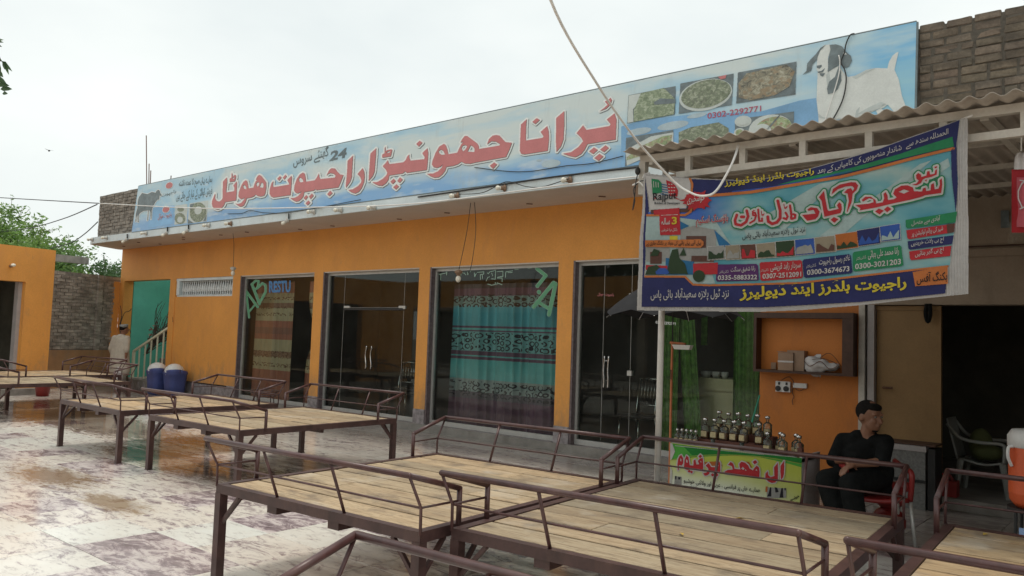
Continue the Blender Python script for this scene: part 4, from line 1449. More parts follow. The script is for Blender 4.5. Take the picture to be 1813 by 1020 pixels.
bluq = [[[(268, 368), (309, 364), (306, 396), (262, 404)]]]
p = MB(); quads_to(p, raster(bluq, 0.4), on_sign, 1); p.build('print_block', M['ink_blue'], sign)
for cx, cy in ((300, 328.5), (294.3, 371)):
    p = MB(); quads_to(p, raster([[ell_loop(cx, cy, 7.2, 5.8, -0.6)]], 0.3), on_sign, 2); p.build('print_disc', M['ink_white'], sign)
    p = MB(); quads_to(p, raster([[ell_loop(cx, cy, 6.4, 5.0, -0.6)]], 0.3), on_sign, 3); p.build('print_disc', M['ink_red'], sign)
p = MB(); quads_to(p, raster([[[(311, 364), (332, 361), (331, 395), (309, 398)]], [[(336, 360), (369, 355), (366, 392), (332, 396)]]], 0.4), on_sign, 1); p.build('print_block', M['ink_plate'], sign)
p = MB(); quads_to(p, raster([[ell_loop(319, 387, 9.5, 10, -0.3), ell_loop(319, 389, 5, 5.5)], [ell_loop(320, 371, 6, 4)], [ell_loop(351, 376, 14.5, 17.5, 0.2), ell_loop(351, 372.5, 6.5, 7.5, 0.4)]], 0.3), on_sign, 2); p.build('dish_print', M['food2'], sign)
p = MB(); quads_to(p, raster([[[(337, 362), (345, 360), (337, 372)]], [[(333, 388), (343, 395), (333, 396)]], [[(366, 380), (365, 391), (360, 392)]]], 0.3), on_sign, 3); p.build('print_block', M['ink_slate'], sign)

# right pictures: six dishes and the goat
M['ink_goat_shade'] = mat('print_goat_grey', (0.53, 0.58, 0.565), 0.55, var=0.1, scale=5, bmp=0)
M['ink_cloud'] = mat('print_cloud_grey', (0.45, 0.56, 0.61), 0.55, var=0.12, scale=4, bmp=0)
def P1(*pts):
    return [(1100 + a_ / 5.6656, 120 + b_ / 5.6656) for a_, b_ in pts]


def lay(loops, m_, name, layer, step=0.45):
    for lp_ in loops:
        q_ = MB()
        quads_to(q_, raster([lp_], step), on_sign, layer)
        q_.build(name, m_, sign)


lay([[P1((0, 590), (240, 520), (700, 470), (1400, 440), (1790, 330), (1980, 300), (1990, 700), (0, 1000))]], M['ink_blue'], 'print_swoosh', 1)
lay([[ell_loop(*P1((520, 580))[0], 28, 7, -0.18)], [ell_loop(*P1((760, 480))[0], 18, 4, -0.2)], [ell_loop(*P1((180, 640))[0], 22, 6, -0.18)], [ell_loop(976, 290, 17, 7, -0.12)], [ell_loop(955, 284, 5, 2, -0.12)]], M['ink_cloud'], 'print_cloud', 2)
lay([[P1((75, 278), (548, 185), (540, 470), (60, 560))], [P1((595, 160), (1130, 60), (1110, 375), (578, 465))], [P1((1145, 520), (1735, 440), (1730, 640), (1140, 705))], [P1((50, 705), (525, 625), (520, 800), (40, 990))], [P1((1172, 50), (1760, -60), (1748, 270), (1155, 360))]], M['ink_slate'], 'picture_ground', 3)
lay([[P1((80, 282), (300, 240), (200, 330), (120, 420), (125, 545), (65, 555))], [ell_loop(*P1((850, 275))[0], 48, 27, -0.25)], [ell_loop(*P1((1500, 620))[0], 39, 26, -0.15)], [ell_loop(*P1((1225, 540))[0], 15, 10, -0.1)], [ell_loop(*P1((1190, 655))[0], 10, 8.5, -0.1)], [P1((45, 830), (300, 690), (527, 650), (522, 790), (400, 830), (60, 985))]], M['ink_plate'], 'picture_plate', 4)
lay([[P1((130, 430), (200, 260), (430, 205), (520, 290), (545, 330), (530, 470), (130, 545))]], M['food1'], 'dish_print', 5)
lay([[ell_loop(*P1((855, 265))[0], 45, 24, -0.25)], [P1((580, 650), (700, 600), (980, 550), (1080, 610), (1088, 735), (580, 800))]], M['food2'], 'dish_print', 5)
lay([[P1((1180, 160), (1260, 60), (1660, -30), (1745, 40), (1690, 190), (1540, 280), (1300, 330), (1180, 300))]], M['food3'], 'dish_print', 5)
lay([[P1((60, 900), (200, 790), (420, 690), (515, 675), (500, 760), (430, 820), (60, 930))], [ell_loop(*P1((1530, 610))[0], 33, 20, -0.2)], [ell_loop(*P1((1190, 655))[0], 7, 6, -0.1)]], M['food4'], 'dish_print', 5)
lay([[ell_loop(*P1((1420, 640))[0], 16, 13, -0.1)], [ell_loop(*P1((1225, 540))[0], 11, 7, -0.1)]], M['ink_plate'], 'picture_plate', 6)
lay([[P1((330, 350), (400, 310), (548, 320), (548, 360), (340, 375))], [P1((1460, 620), (1590, 475), (1600, 480), (1475, 628))]], M['ink_slate'], 'picture_spoon', 6)
lay([[P1((975, 95), (1060, 75), (1050, 110), (1000, 120))]], M['ink_red'], 'picture_chilli', 6)
def GT(*lps):
    return [[[(1410 + a_ / 5.668, 50 + b_ / 5.668) for a_, b_ in lp] for lp in lps]]


lay(GT([(215, 440), (320, 430), (430, 380), (470, 440), (520, 490), (600, 475), (700, 420), (800, 400), (915, 405), (930, 340), (965, 280), (1000, 248), (1026, 240), (1010, 310), (985, 420), (1030, 520), (1060, 680), (1115, 830), (990, 850), (920, 770), (870, 770), (830, 810), (720, 860), (600, 900), (590, 960), (470, 960), (450, 905), (360, 900), (350, 990), (225, 990), (222, 880), (203, 720)]) + GT([(800, 830), (850, 800), (900, 860), (830, 890)]), M['ink_goat'], 'goat_print', 2)
lay(GT([(240, 205), (280, 170), (340, 165), (345, 215), (320, 300), (320, 420), (290, 450), (230, 450), (205, 420), (210, 350), (215, 280)]), M['ink_goat'], 'goat_face_print', 3)
lay(GT([(335, 170), (400, 165), (460, 185), (500, 240), (550, 280), (560, 330), (530, 390), (490, 400), (450, 360), (400, 390), (340, 430), (318, 440), (322, 330), (345, 220)]) + GT([(245, 200), (300, 168), (240, 232), (205, 320), (165, 365), (150, 430), (62, 472), (105, 430), (110, 360), (150, 310), (200, 260)]) +
    GT([(430, 380), (450, 450), (455, 530), (420, 610), (380, 650), (320, 665), (310, 610), (330, 540), (390, 490)]) + GT([(205, 380), (255, 370), (260, 385), (235, 410), (210, 402)]) + GT([(212, 440), (255, 430), (292, 400), (270, 445), (225, 452)]) + GT([(235, 455), (290, 455), (270, 490), (245, 480)]), M['ink_slate'], 'goat_dark_print', 4)
lay(GT([(470, 255), (485, 240), (510, 268), (490, 270)]), M['ink_white'], 'goat_ear_tag', 5)
lay(GT([(590, 900), (600, 830), (640, 790), (620, 870), (604, 905)]) + GT([(222, 860), (270, 895), (350, 905), (450, 900), (455, 915), (350, 925), (230, 900)]) + GT([(600, 870), (720, 800), (850, 740), (900, 760), (840, 805), (720, 855)]) + GT([(300, 470), (330, 440), (345, 520), (330, 640), (312, 600)]) + GT([(560, 492), (700, 425), (800, 404), (700, 450), (600, 510)]), M['ink_goat_shade'], 'goat_shade_print', 3)
lay(GT([(870, 765), (915, 770), (880, 800), (830, 820)]) + GT([(600, 880), (800, 815), (720, 858), (600, 895)]), M['ink_plate'], 'goat_shade_print', 3)

# ------------------------------------------------------------------ left building, boundary wall, trees
LB = Vector((-19.473, 6.989, 0))
ld = Vector((0.234, -1.195, 0)).normalized()      # along its front, towards the camera side
ln_ = Vector((ld.y, -ld.x, 0))                     # away from the yard (into the building)
if ln_.x > 0:
    ln_ = -ln_
def LP(s, dpt, z):
    return LB + ld * s + ln_ * dpt + Vector((0, 0, z))


def lbox(mb_, s0, s1, d0, d1, z0, z1):
    vs = [LP(s, d, z) for z in (z0, z1) for s, d in ((s0, d0), (s1, d0), (s1, d1), (s0, d1))]
    mb_.add(vs, [(0, 1, 2, 3), (7, 6, 5, 4), (0, 4, 5, 1), (1, 5, 6, 2), (2, 6, 7, 3), (3, 7, 4, 0)])
    return mb_


lb = thing('side_building', 'plain orange flat roofed building with a dark doorway at the left edge of the yard', 'building', tuple(LB))
HB = 3.245
q_ = MB(); lbox(q_, 0, 0.62, 0, 0.3, 0.0, 2.475); lbox(q_, 0, 5.2, 0, 0.3, 2.475, HB); lbox(q_, 3.4, 5.2, 0, 0.3, 0, 2.475); lbox(q_, 0, 0.25, 0.3, 4, 0, HB)
q_.build('wall', M['orange'], lb)
q_ = MB(); lbox(q_, 0.25, 5.2, 0.3, 4, HB - 0.2, HB - 0.02); q_.build('roof', M['concrete'], lb)
q_ = MB(); lbox(q_, 0.25, 5.2, 3.9, 4, 0, HB - 0.2); lbox(q_, 0.251, 0.27, 0.3, 3.9, 0, HB - .2); lbox(q_, 0.27, 5.2, .3, .31, 2.48, HB - .2); q_.build('inner_wall', M['dark_interior'], lb)  # near-black lining puts the room's shade into the wall colour
q_ = MB(); lbox(q_, .63, 5.2, 1.3, 1.36, 0, HB - .2); q_.build('added_dark_partition', M['dark_interior'], lb)  # closing wall added to keep the doorway dark
q_ = MB(); lbox(q_, 0.62, 0.70, 0.12, 0.26, 0, 2.47); q_.build('door_frame', M['grey_board'], lb)
q_ = MB(); lbox(q_, -0.0, 5.2, -0.16, -0.0, 0.0, 0.14); q_.build('ledge', M['concrete'], lb)
pp = LP(0.98, -0.02, 2.79)
q_ = MB(); q_.tube([pp, pp - ln_ * 0.06 + Vector((0, 0, .01))], 0.035, 10); hb = q_.build('lamp_holder', M['holder'], lb, True)
q_ = MB(); q_.ell(pp - ln_ * 0.11 + Vector((0, 0, .02)), (.035, .05, .035)); q_.build('bulb', M['bulb'], lb, True)

W0, W1_ = Vector((-20.80, 7.2, 0)), Vector((-21.70, 9.44, 0))
wd = (W1_ - W0).normalized()
wn2 = Vector((wd.y, -wd.x, 0))
if wn2.x < 0:
    wn2 = -wn2     # towards the yard
bw = thing('boundary_wall', 'old grey brick boundary wall with faded orange plaster at its foot', 'wall', tuple(W0))
WL = (W1_ - W0).length
def wbox(mb_, s0, s1, d0, d1, z0, z1):
    vs = [W0 + wd * s + wn2 * d + Vector((0, 0, z)) for z in (z0, z1) for s, d in ((s0, d0), (s1, d0), (s1, d1), (s0, d1))]
    mb_.add(vs, [(3, 2, 1, 0), (4, 5, 6, 7), (0, 1, 5, 4), (1, 2, 6, 5), (2, 3, 7, 6), (3, 0, 4, 7)])


q_ = MB(); wbox(q_, -0.3, WL, -0.24, -0.02, 0, 2.88); q_.build('mortar_core', M['mortar'], bw)
M['faded_plaster'] = mat('faded_orange_plaster', (0.40, 0.225, 0.11), 0.9, var=0.25, scale=1.8, dirt=(0.24, 0.19, 0.15))
q_ = MB(); wbox(q_, -0.3, WL, -0.02, 0.03, 0, 0.93); q_.build('plaster_foot', M['faded_plaster'], bw)
q_ = MB()
for j in range(23):
    s_ = -0.3 - (0.12 if j % 2 else 0)
    while s_ < WL:
        if rb.random() > 0.03:
            z_ = 0.95 + j * CH
            wbox(q_, max(s_, -0.3) + .006, min(s_ + .23, WL) - .004, -0.06, rb.uniform(-0.012, 0.006), z_ + .006, z_ + CH - .006)
        s_ += 0.242
    
stuff(q_.build('old_bricks', M['brick_wall'], bw))
q_ = MB(); wbox(q_, WL - 0.75, WL - 0.6, -0.02, 0.03, 0.93, 2.87); q_.build('brick_pier', M['brick_wall'], bw)
q_ = MB(); q_.box((-21.80, 8.9, 0), (-21.63, 9.4, 2.75)); q_.build('plaster_return', M['orange'], bw)
# concrete beam end behind the wall
cb = MB(); a_, b_ = along(92, 456, 26), along(150, 462, 28); cb.bar(a_, b_, 0.3, 0.24)
tag(cb.build('concrete_beam', M['concrete']), 'grey concrete roof edge seen between the trees behind the brick wall', 'roof edge')
cb = MB(); a_, b_ = along(-120, 470, 27), along(92, 456, 26)

leafm = {}
def leaf_quads(rng, c, rad, n, size, mb_, flat=1.0):
    for _ in range(n):
        while True:
            p_ = Vector((rng.uniform(-1, 1), rng.uniform(-1, 1), rng.uniform(-1, 1)))
            if 0.25 < p_.length < 1:
                break
        p_ = c + Vector((p_.x * rad[0], p_.y * rad[1], p_.z * rad[2]))
        a = Vector((rng.gauss(0, 1), rng.gauss(0, 1), rng.gauss(0, 0.6))).normalized()
        b = a.cross(Vector((rng.gauss(0, 1), rng.gauss(0, 1), rng.gauss(0, 1)))).normalized()
        s_ = size * rng.uniform(0.6, 1.4)
        w_ = b * s_ * 0.42
        mb_.add([p_ - a * s_, p_ + w_ * 0.9 - a * s_ * .1, p_ + a * s_, p_ - w_ * 0.9 - a * s_ * .1], [(0, 1, 2, 3)])


def tree(name, label, base, H, blobs, leafmat, seed, group='trees beyond the boundary wall', size=0.085, dens=1.0):
    rng = random.Random(seed)
    t = thing(name, label, 'tree', tuple(base), 0, group)
    tr = MB()
    top = base + Vector((0.2, 0.1, H * 0.62))
    tr.tube([base, base + Vector((0.1, 0, H * .3)), top], 0.2, 8, taper=[H * .032, H * .024, H * .014])
    cr = MB()
    for off, rad in blobs:
        c = base + Vector(off)
        tr.tube(catmull([base + Vector((0.1, 0, H * rng.uniform(.28, .45))), (top + c) / 2 + Vector((0, 0, -.1)), c], 3), .05, 6, taper=[H * .014] * 3 + [H * .010] * 3 + [H * .004])
        n = int(rad[0] * rad[2] * 2300 * dens)
        # clumps inside each bough
        for k in range(max(4, n // 40)):
            d = Vector((rng.gauss(0, .55), rng.gauss(0, .55), rng.gauss(0, .55)))
            if d.length > 1.15:
                d = d.normalized() * 1.1
            cc = c + Vector((d.x * rad[0], d.y * rad[1], d.z * rad[2]))
            rr = rng.uniform(.25, .55)
            leaf_quads(rng, cc, (rr, rr, rr * .75), 40, size, cr)
            if rng.random() < .3:
                tip = cc + d.normalized() * rng.uniform(.3, .8)
                tr.tube([cc, tip], .008, 4)
                leaf_quads(rng, tip, (.14, .14, .14), 7, size * .8, cr)
    tr.build('trunk', M['bark'], t, True)
    cr.build('crown', leafmat, t)
    return t


def gpos(px, dep):
    p_ = along(px, 560, dep)
    return Vector((p_.x, p_.y, 0))


tree('tree', 'bright green bushy tree highest behind the side building roof', gpos(5, 33), 6.6, [((0, 0, 5.2), (1.3, 1.3, 1.1)), ((1.0, -.8, 4.3), (1.2, 1.2, .9)), ((-1.5, 1, 4.3), (1.3, 1.3, 1)), ((.4, -.2, 3.4), (1.6, 1.4, .9))], M['leaf1'], 11)
tree('tree', 'light green tree beside the highest one, with a thin twig top, above the orange roof', gpos(62, 31), 5.2, [((-.4, .3, 4.4), (.8, .8, .7)), ((.5, -.4, 3.9), (.9, .9, .7)), ((-.6, .5, 3.4), (1.1, 1.1, .8)), ((.9, -.9, 3.2), (.8, .8, .7))], M['leaf1'], 12)
tree('tree', 'loose mid green tree in the middle of the gap above the concrete beam', gpos(105, 30), 5.0, [((-.3, .3, 4.1), (.7, .7, .75)), ((.5, -.4, 3.9), (.75, .75, .6)), ((0, 0, 3.2), (.9, .9, .7)), ((.8, -.7, 3.0), (.6, .6, .7)), ((.1, .1, 2.4), (1.0, 1.0, .6))], M['leaf2'], 13)
tree('tree', 'darker green tree under the left end of the canopy slab', gpos(190, 28), 4.4, [((-.1, .1, 3.3), (.6, .6, .6)), ((.4, -.3, 2.9), (.55, .55, .6)), ((-.7, .5, 2.4), (.7, .7, .4)), ((.2, -.2, 2.2), (.6, .6, .5))], M['leaf3'], 14, dens=1.2)
tree('tree', 'low yellow green tree just over the brick wall top', gpos(130, 27), 3.6, [((-.4, .3, 2.75), (.7, .7, .45)), ((.5, -.4, 2.6), (.6, .6, .4))], M['leaf1'], 15, dens=1.2)

# near tree outside the left edge; one spray of its leaves reaches into the frame
nb = along(-60, 90, 7.0)
nt_ = thing('neem_tree', 'drooping leafy branch entering at the upper left corner of the photo', 'tree', (nb.x - 1.2, nb.y - .6, 0))
q_ = MB(); root = Vector((nb.x - 1.2, nb.y - .6, 0)); q_.tube(catmull([root, root + Vector((.05, 0, 2.0)), root + Vector((.25, .1, 3.4)), nb, along(2, 108, 7.0)], 5), .1, 8, taper=[.13] * 6 + [.10] * 5 + [.05] * 5 + [.025] * 4 + [.006])
q_.build('trunk', M['bark'], nt_, True)
def leaflet(mb_, p0, p1, w_):
    p0, p1 = Vector(p0), Vector(p1)
    d = p1 - p0
    s_ = d.cross(_f).normalized()
    m1 = p0 + d * .3 + s_ * w_ + Vector((0, 0, .01)); m2 = p0 + d * .7 + s_ * w_ * .8; m3 = p0 + d * .7 - s_ * w_ * .5; m4 = p0 + d * .3 - s_ * w_ * .7
    mb_.add([p0, m1, m2, p1, m3, m4], [(0, 1, 2, 3, 4, 5)])


q_ = MB()
for (a1, b1), (a2_, b2), w_ in (((2, 108), (22, 127), 1), ((5, 108), (16, 133), 1.1), ((4, 112), (9, 124), .7), ((-6, 112), (2, 128), 1.3), ((-8, 124), (6, 137), 1.6), ((-10, 138), (11, 147), 1.7), ((-6, 150), (17, 152), 1.6), ((0, 158), (22, 158), 1.5), ((4, 166), (14, 166), 1.0), ((-20, 95), (4, 108), 1.5), ((-22, 110), (-4, 125), 1.6), ((-25, 130), (-5, 145), 1.6), ((-3, 72), (7, 70.5), .4), ((-3, 75), (7, 75), .4), ((-2, 82), (4, 83), .3)):
    leaflet(q_, along(a1, b1, 7.0), along(a2_, b2, 6.9), .016 * w_)
q_.build('leaves', M['leaf3'], nt_)

# building on the far side of the yard, behind the photographer (the glass fronts mirror it)
ob = thing('opposite_building', 'low orange building across the yard, mirrored in the glass fronts', 'building', (-10, -11, 0))
q_ = MB(); q_.box((-34, -11.3, 3.15), (6, -11, 4.55)); q_.build('wall', M['orange'], ob)
q_ = MB(); q_.box((-34, -14.0, 0), (6, -13.9, 3.15)); q_.build('veranda_wall', M['dark_wall'], ob)
for k in range(8):
    MB().box((-33 + k * 5, -11.28, 0), (-32.6 + k * 5, -11.02, 3.15)).build('pillar', M['tan'], ob)
for k in range(6):
    q_ = MB(); q_.box((-31 + k * 6, -13.89, 0.1), (-29 + k * 6, -13.84, 2.5)); q_.build('door', M['dark_interior'], ob)
q_ = MB(); q_.box((-34, -14.0, 3.0), (6, -11.31, 3.14)); q_.build('roof', M['soffit'], ob)
for k, x_ in enumerate((-24, -17, -9, -1)):
    tree('tree', ('tall', 'wide', 'leaning', 'small')[k] + ' green tree behind the building across the yard, mirrored in glass', Vector((x_, -18, 0)), 9 - .4 * k, [((0, 0, 7.2), (1.8, 1.5, 1.3)), ((1.2, 0, 6.2), (1.7, 1.2, 1.2)), ((-1.3, 0, 6.0), (1.5, 1.2, 1.2))], M['leaf3'], 30 + k, 'trees across the yard', .2, .3)

# ------------------------------------------------------------------ corrugated awning on a white steel frame
AY, AX0, AX1 = 5.05, -3.0, 1.3
aw = thing('metal_awning', 'corrugated sheet awning on a cream steel tube frame above the perfume stall', 'awning', (AX0, AY, 3.0))
def roof_z(y):
    return 3.015 + (y - AY) * 0.053
ns = 1
PIT = 0.108
x = AX0 - 0.06
sheet_n = 0
while x < AX1:
    x2 = min(x + PIT * 9, AX1 + .1)
    q_ = MB()
    yo = 0.0 if sheet_n % 2 else -0.03
    zo = 0.004 * (sheet_n % 2)
    nn = int((x2 - x) / PIT * 8)
    jit = rb.uniform(-.02, .02)
    q_.grid(lambda u, v: Vector((x + (x2 - x) * u, AY - 0.17 + yo + jit * u + (Y0 - AY + 0.15) * v, roof_z(AY - 0.17 + (Y0 - AY + 0.15) * v) + zo + 0.0135 * math.sin(2 * PI * (x + (x2 - x) * u) / PIT))), nn, 10)
    o = q_.build('roof_sheet', mat('weathered_roof_sheet', (0.44, 0.395, 0.34), 0.75, 0.1, var=0.2, scale=3, dirt=(0.3, 0.24, 0.19)) if sheet_n == 0 else bpy.data.materials['weathered_roof_sheet'], aw, True)
    md = o.modifiers.new('thickness', 'SOLIDIFY'); md.thickness = 0.003
    x = x2 - PIT * 0.5
    sheet_n += 1
def beam(name, p, q, w_=.05, h_=.05, up=(0, 0, 1)):
    q_ = MB(); q_.bar(p, q, w_, h_, up); return q_.build(name, M['white_steel'], aw)


beam('front_beam', (AX0 - .02, AY, 2.965), (AX1, AY, 2.965))
beam('lower_chord', (-2.72, AY, 2.815), (AX1, AY, 2.84), .045, .045)
for xx in (-2.63, -2.222, -1.815, -1.41, -1.0, -.6, -.2, .2, .6):
    beam('web_post', (xx, AY, 2.83), (xx, AY, 2.945), .042, .042, (0, 1, 0))
beam('corner_post', (AX0, AY, 2.70), (AX0, AY, 2.94), .052, .052, (0, 1, 0))
beam('side_rafter', (AX0 + .0, AY, 2.955), (AX0 + .0, Y0 - .02, roof_z(Y0) - .05))
for xx in (-1.9, -.8, .3):
    beam('rafter', (xx, AY + .03, 2.955), (xx, Y0 - .02, roof_z(Y0) - .055), .045, .05)
for yy in (6.1, 7.2, 8.3):
    beam('purlin', (AX0, yy, roof_z(yy) - .032), (AX1, yy, roof_z(yy) - .032), .04, .04)
pz = MB(); pz.tube([(-2.943, 5.25, 0), (-2.928, 5.25, 2.95)], .0235, 12)
pole = pz.build('post', M['pole'], aw, True)
MB().box((-3.0, 5.19, 0), (-2.885, 5.31, .008)).build('base_plate', M['pole'], pole)
beam('post_bracket', (-2.93, 5.03, 2.93), (-2.93, 5.28, 2.94), .03, .03)
for xx in (AX1 - .05,):
    q_ = MB(); q_.tube([(xx, 5.1, 0), (xx, 5.1, 2.95)], .0235, 12); q_.build('post', M['pole'], aw, True)

# ------------------------------------------------------------------ cloth banner tied to the awning
BY = 4.965
def wr(x, z):
    """cloth relief: pulls from the two top corners, soft vertical waves, billow"""
    u, v = (x + 2.95) / 2.08, (z - 1.83) / 1.05
    a = 0.010 * math.sin((u * 1.0 + (1 - v) * .9) * 17) * max(0, 1 - u) * v
    b = 0.011 * math.sin((u * .8 - (1 - v) * .55) * 21 + 1) * u * (0.35 + .65 * v)
    c = 0.012 * math.sin(u * 9 + v * 2.2) * (1.1 - v) + 0.03 * math.sin(PI * min(max(u, 0), 1)) * (1 - v)
    return -(a + b + c)


def on_ban(px, py, layer=0):
    p_ = on_y(px, py, BY)
    p_.y += wr(p_.x, p_.z) - 0.0017 * layer
    return p_


BS = 2.8328
def B(*pts):
    return [(1100 + a_ / BS, 210 + b_ / BS) for a_, b_ in pts]


ban = thing('banner', 'large printed vinyl banner in navy, teal and red Urdu hung from the awning front', 'banner', (-2.0, BY, 2.4))
def bprint(loops, mt, layer, name='print', step=.5, grow=0, strokes=(), maxlen=6):
    if name == 'print':
        jobs = [([lp_], ()) for lp_ in loops] + [((), [st_]) for st_ in strokes]
    else:
        jobs = [(loops, strokes)]
    for lps, sts in jobs:
        q_ = MB()
        quads_to(q_, raster(lps, step, grow, sts, maxlen), on_ban, layer)
        o = q_.build(name, M[mt], ban, True)
    return o


OUT = B((118, 273), (160, 280), (350, 298), (600, 310), (720, 300), (830, 280), (950, 250), (1300, 150), (1500, 75), (1700, 0), (1735, 0), (1738, 400), (1742, 880), (1500, 905), (1200, 938), (900, 962), (700, 970), (400, 968), (78, 962), (90, 700), (105, 450))
o = bprint([OUT], 'b_white', 0, 'cloth', .7, maxlen=5)
md = o.modifiers.new('thickness', 'SOLIDIFY'); md.thickness = 0.0012; md.offset = -1
# fields
bprint([B((125, 300), (140, 480), (128, 640), (105, 945), (108, 800), (118, 500))], 'b_navy', 1)
bprint([B((135, 470), (350, 440), (440, 392), (520, 384), (650, 372), (900, 335), (1100, 300), (1400, 222), (1668, 152), (1690, 300), (1675, 500), (1650, 735), (1400, 775), (1200, 800), (900, 830), (400, 838), (350, 800), (125, 790))], 'b_ground', 1)
bprint([B((350, 303), (600, 314), (720, 304), (830, 284), (950, 254), (1300, 154), (1500, 80), (1696, 6), (1680, 120), (1660, 150), (1400, 216), (1100, 292), (900, 328), (650, 366), (520, 378), (440, 386), (360, 380))], 'b_navy', 2)
bprint([B((1150, 250), (1400, 180), (1660, 90), (1668, 140), (1400, 205), (1100, 282), (900, 318), (780, 335), (900, 305))], 'b_green', 3)
bprint([], 'b_blue', 3, strokes=[(B((560, 368), (760, 345), (960, 312), (1160, 262)), 3.0)])
bprint([], 'b_orange', 4, strokes=[(B((395, 392), (520, 382), (650, 369), (900, 331), (1100, 296), (1400, 219), (1668, 150)), 5.2)])
bprint([B((1655, 160), (1680, 120), (1690, 330), (1678, 470), (1660, 300))], 'b_navy', 4)
bprint([B((110, 797), (330, 799), (372, 838), (450, 842), (900, 830), (1200, 795), (1640, 745), (1628, 878), (1200, 922), (700, 948), (105, 945))], 'b_navy', 3)
bprint([], 'b_orange', 4, strokes=[(B((125, 793), (330, 795), (370, 834), (450, 838), (900, 826), (1200, 792), (1640, 742)), 3.4)])
# pale rays
bprint([B((700, 500), (1000, 330), (1100, 310), (820, 560)), B((1000, 590), (1500, 230), (1560, 210), (1100, 600)), B((620, 560), (930, 548), (930, 585), (640, 610)), B((1200, 470), (1640, 200), (1650, 240), (1330, 470))], 'b_pale', 2)
# picture of houses at the lower left
bprint([B((128, 480), (480, 520), (560, 640), (440, 720), (480, 830), (370, 830), (330, 792), (125, 790))], 'b_pale', 2)
bprint([B((300, 560), (368, 538), (480, 560), (482, 650), (300, 650)), B((128, 640), (250, 650), (250, 720), (128, 720)), B((290, 640), (470, 650), (470, 735), (290, 735))], 'b_stone', 3)
bprint([B((270, 500), (345, 540), (300, 560)), B((470, 560), (560, 640), (500, 650)), B((230, 700), (375, 720), (375, 785), (230, 785))], 'b_deep', 4)
bprint([B((330, 590), (430, 590), (430, 650), (330, 650)), B((360, 690), (470, 690), (470, 720), (360, 720)), B((150, 670), (210, 670), (210, 730), (150, 730))], 'b_brown', 4)
bprint([B((370, 730), (492, 724), (490, 782), (372, 786)), B((128, 735), (240, 740), (240, 760), (128, 760))], 'b_red', 5)
bprint([B((125, 785), (140, 745), (185, 735), (215, 760), (225, 785)), B((240, 780), (250, 700), (262, 660), (290, 655), (300, 700), (330, 730), (345, 782)), [p_ for p_ in ell_loop(*B((400, 792))[0], 10.5, 10.5)], B((150, 690), (170, 655), (200, 665), (190, 690)), B((300, 690), (320, 650), (335, 690))], 'b_leaf', 6)
bprint([B((180, 770), (200, 752), (235, 752), (252, 775), (240, 783), (185, 783))], 'b_blue', 7)
bprint([B((248, 590), (288, 590), (288, 640), (248, 640))], 'b_yellow', 4)
bprint([B((128, 613), (405, 607), (420, 620), (420, 636), (405, 650), (128, 645))], 'b_orange', 7)
# logo corner
bprint([B((128, 288), (345, 302), (352, 380), (330, 452), (145, 458))], 'b_white', 3)
bprint([], 'b_orange', 4, strokes=[(B((345, 302), (358, 330), (356, 372)), 4), (B((133, 486), (325, 486), (352, 470), (368, 420), (385, 408)), 4)])
bprint([B((150, 458), (330, 454), (352, 425), (400, 430), (360, 470), (150, 478))], 'b_brown', 3)
bprint([B((158, 304), (192, 308), (206, 325), (206, 372), (160, 380))], 'b_green', 5)
bprint([B((228, 310), (248, 316), (272, 335), (286, 360), (285, 392), (240, 388))], 'b_red', 5)
bprint([], 'b_white', 6, step=.3, strokes=[(B((240 + 13 * i, 330 + 16 * j), (244 + 13 * i, 331 + 16 * j)), 1.6) for i in range(3) for j in range(4) if j >= i - 1] + [(B((168 + 11 * i, 318 + 3 * i), (168 + 11 * i, 345)), 1.3) for i in range(3)])
bprint([], 'b_deep', 5, step=.3, strokes=[(B((200, 330 + 12 * j), (235, 336 + 12 * j)), 1.6) for j in range(5)])
bprint([B((160, 405), (175, 396), (180, 402)), B((270, 392), (305, 412), (280, 404))], 'b_red', 7)


def btext(lines, mt, layer, latin=False, name='lettering'):
    for (s_, a1, b1, a2_, b2, h_, bold) in lines:
        q_ = MB()
        f_ = put_text if latin else urdu
        pl, pr = B((a1, b1))[0], B((a2_, b2))[0]
        f_(q_, s_, pl, pr, h_ / BS, on_ban, layer, bold)
        q_.build(name, M[mt], ban)


btext([('Rajput', 163, 425, 280, 415, 50, .015), ('Builders & Developers', 170, 435, 300, 436, 16, .02)], 'b_black', 8, True)
spl = []
for k in range(36):
    a_ = 2 * PI * k / 36
    r_ = 1.0 if k % 2 else 1.22 + .25 * (math.sin(k * 5.3))
    spl.append(B((385 + 62 * r_ * math.cos(a_), 412 + 40 * r_ * math.sin(a_)))[0])
bprint([spl], 'b_red', 6)
btext([('خوشخبری', 338, 437, 425, 422, 44, .01)], 'b_white', 7)
bprint([B((195, 457), (298, 450), (303, 584), (203, 587)), B((165, 462), (200, 455), (200, 482), (168, 485))], 'b_red', 5)
bprint([], 'b_white', 6, strokes=[(B((207, 487), (290, 484)), .8)])
btext([('3', 261, 534, 287, 532, 38, .03)], 'b_yellow', 7, True)
btext([('سالہ', 210, 535, 252, 533, 34, .01), ('بالکل دوا شرطیں', 210, 572, 288, 570, 20, .005)], 'b_white', 7)
btext([('پہلے آئیے پہلے پائیے کی بنیاد پر بکنگ جاری ہے', 134, 643, 408, 640, 30, .01)], 'b_black', 9)
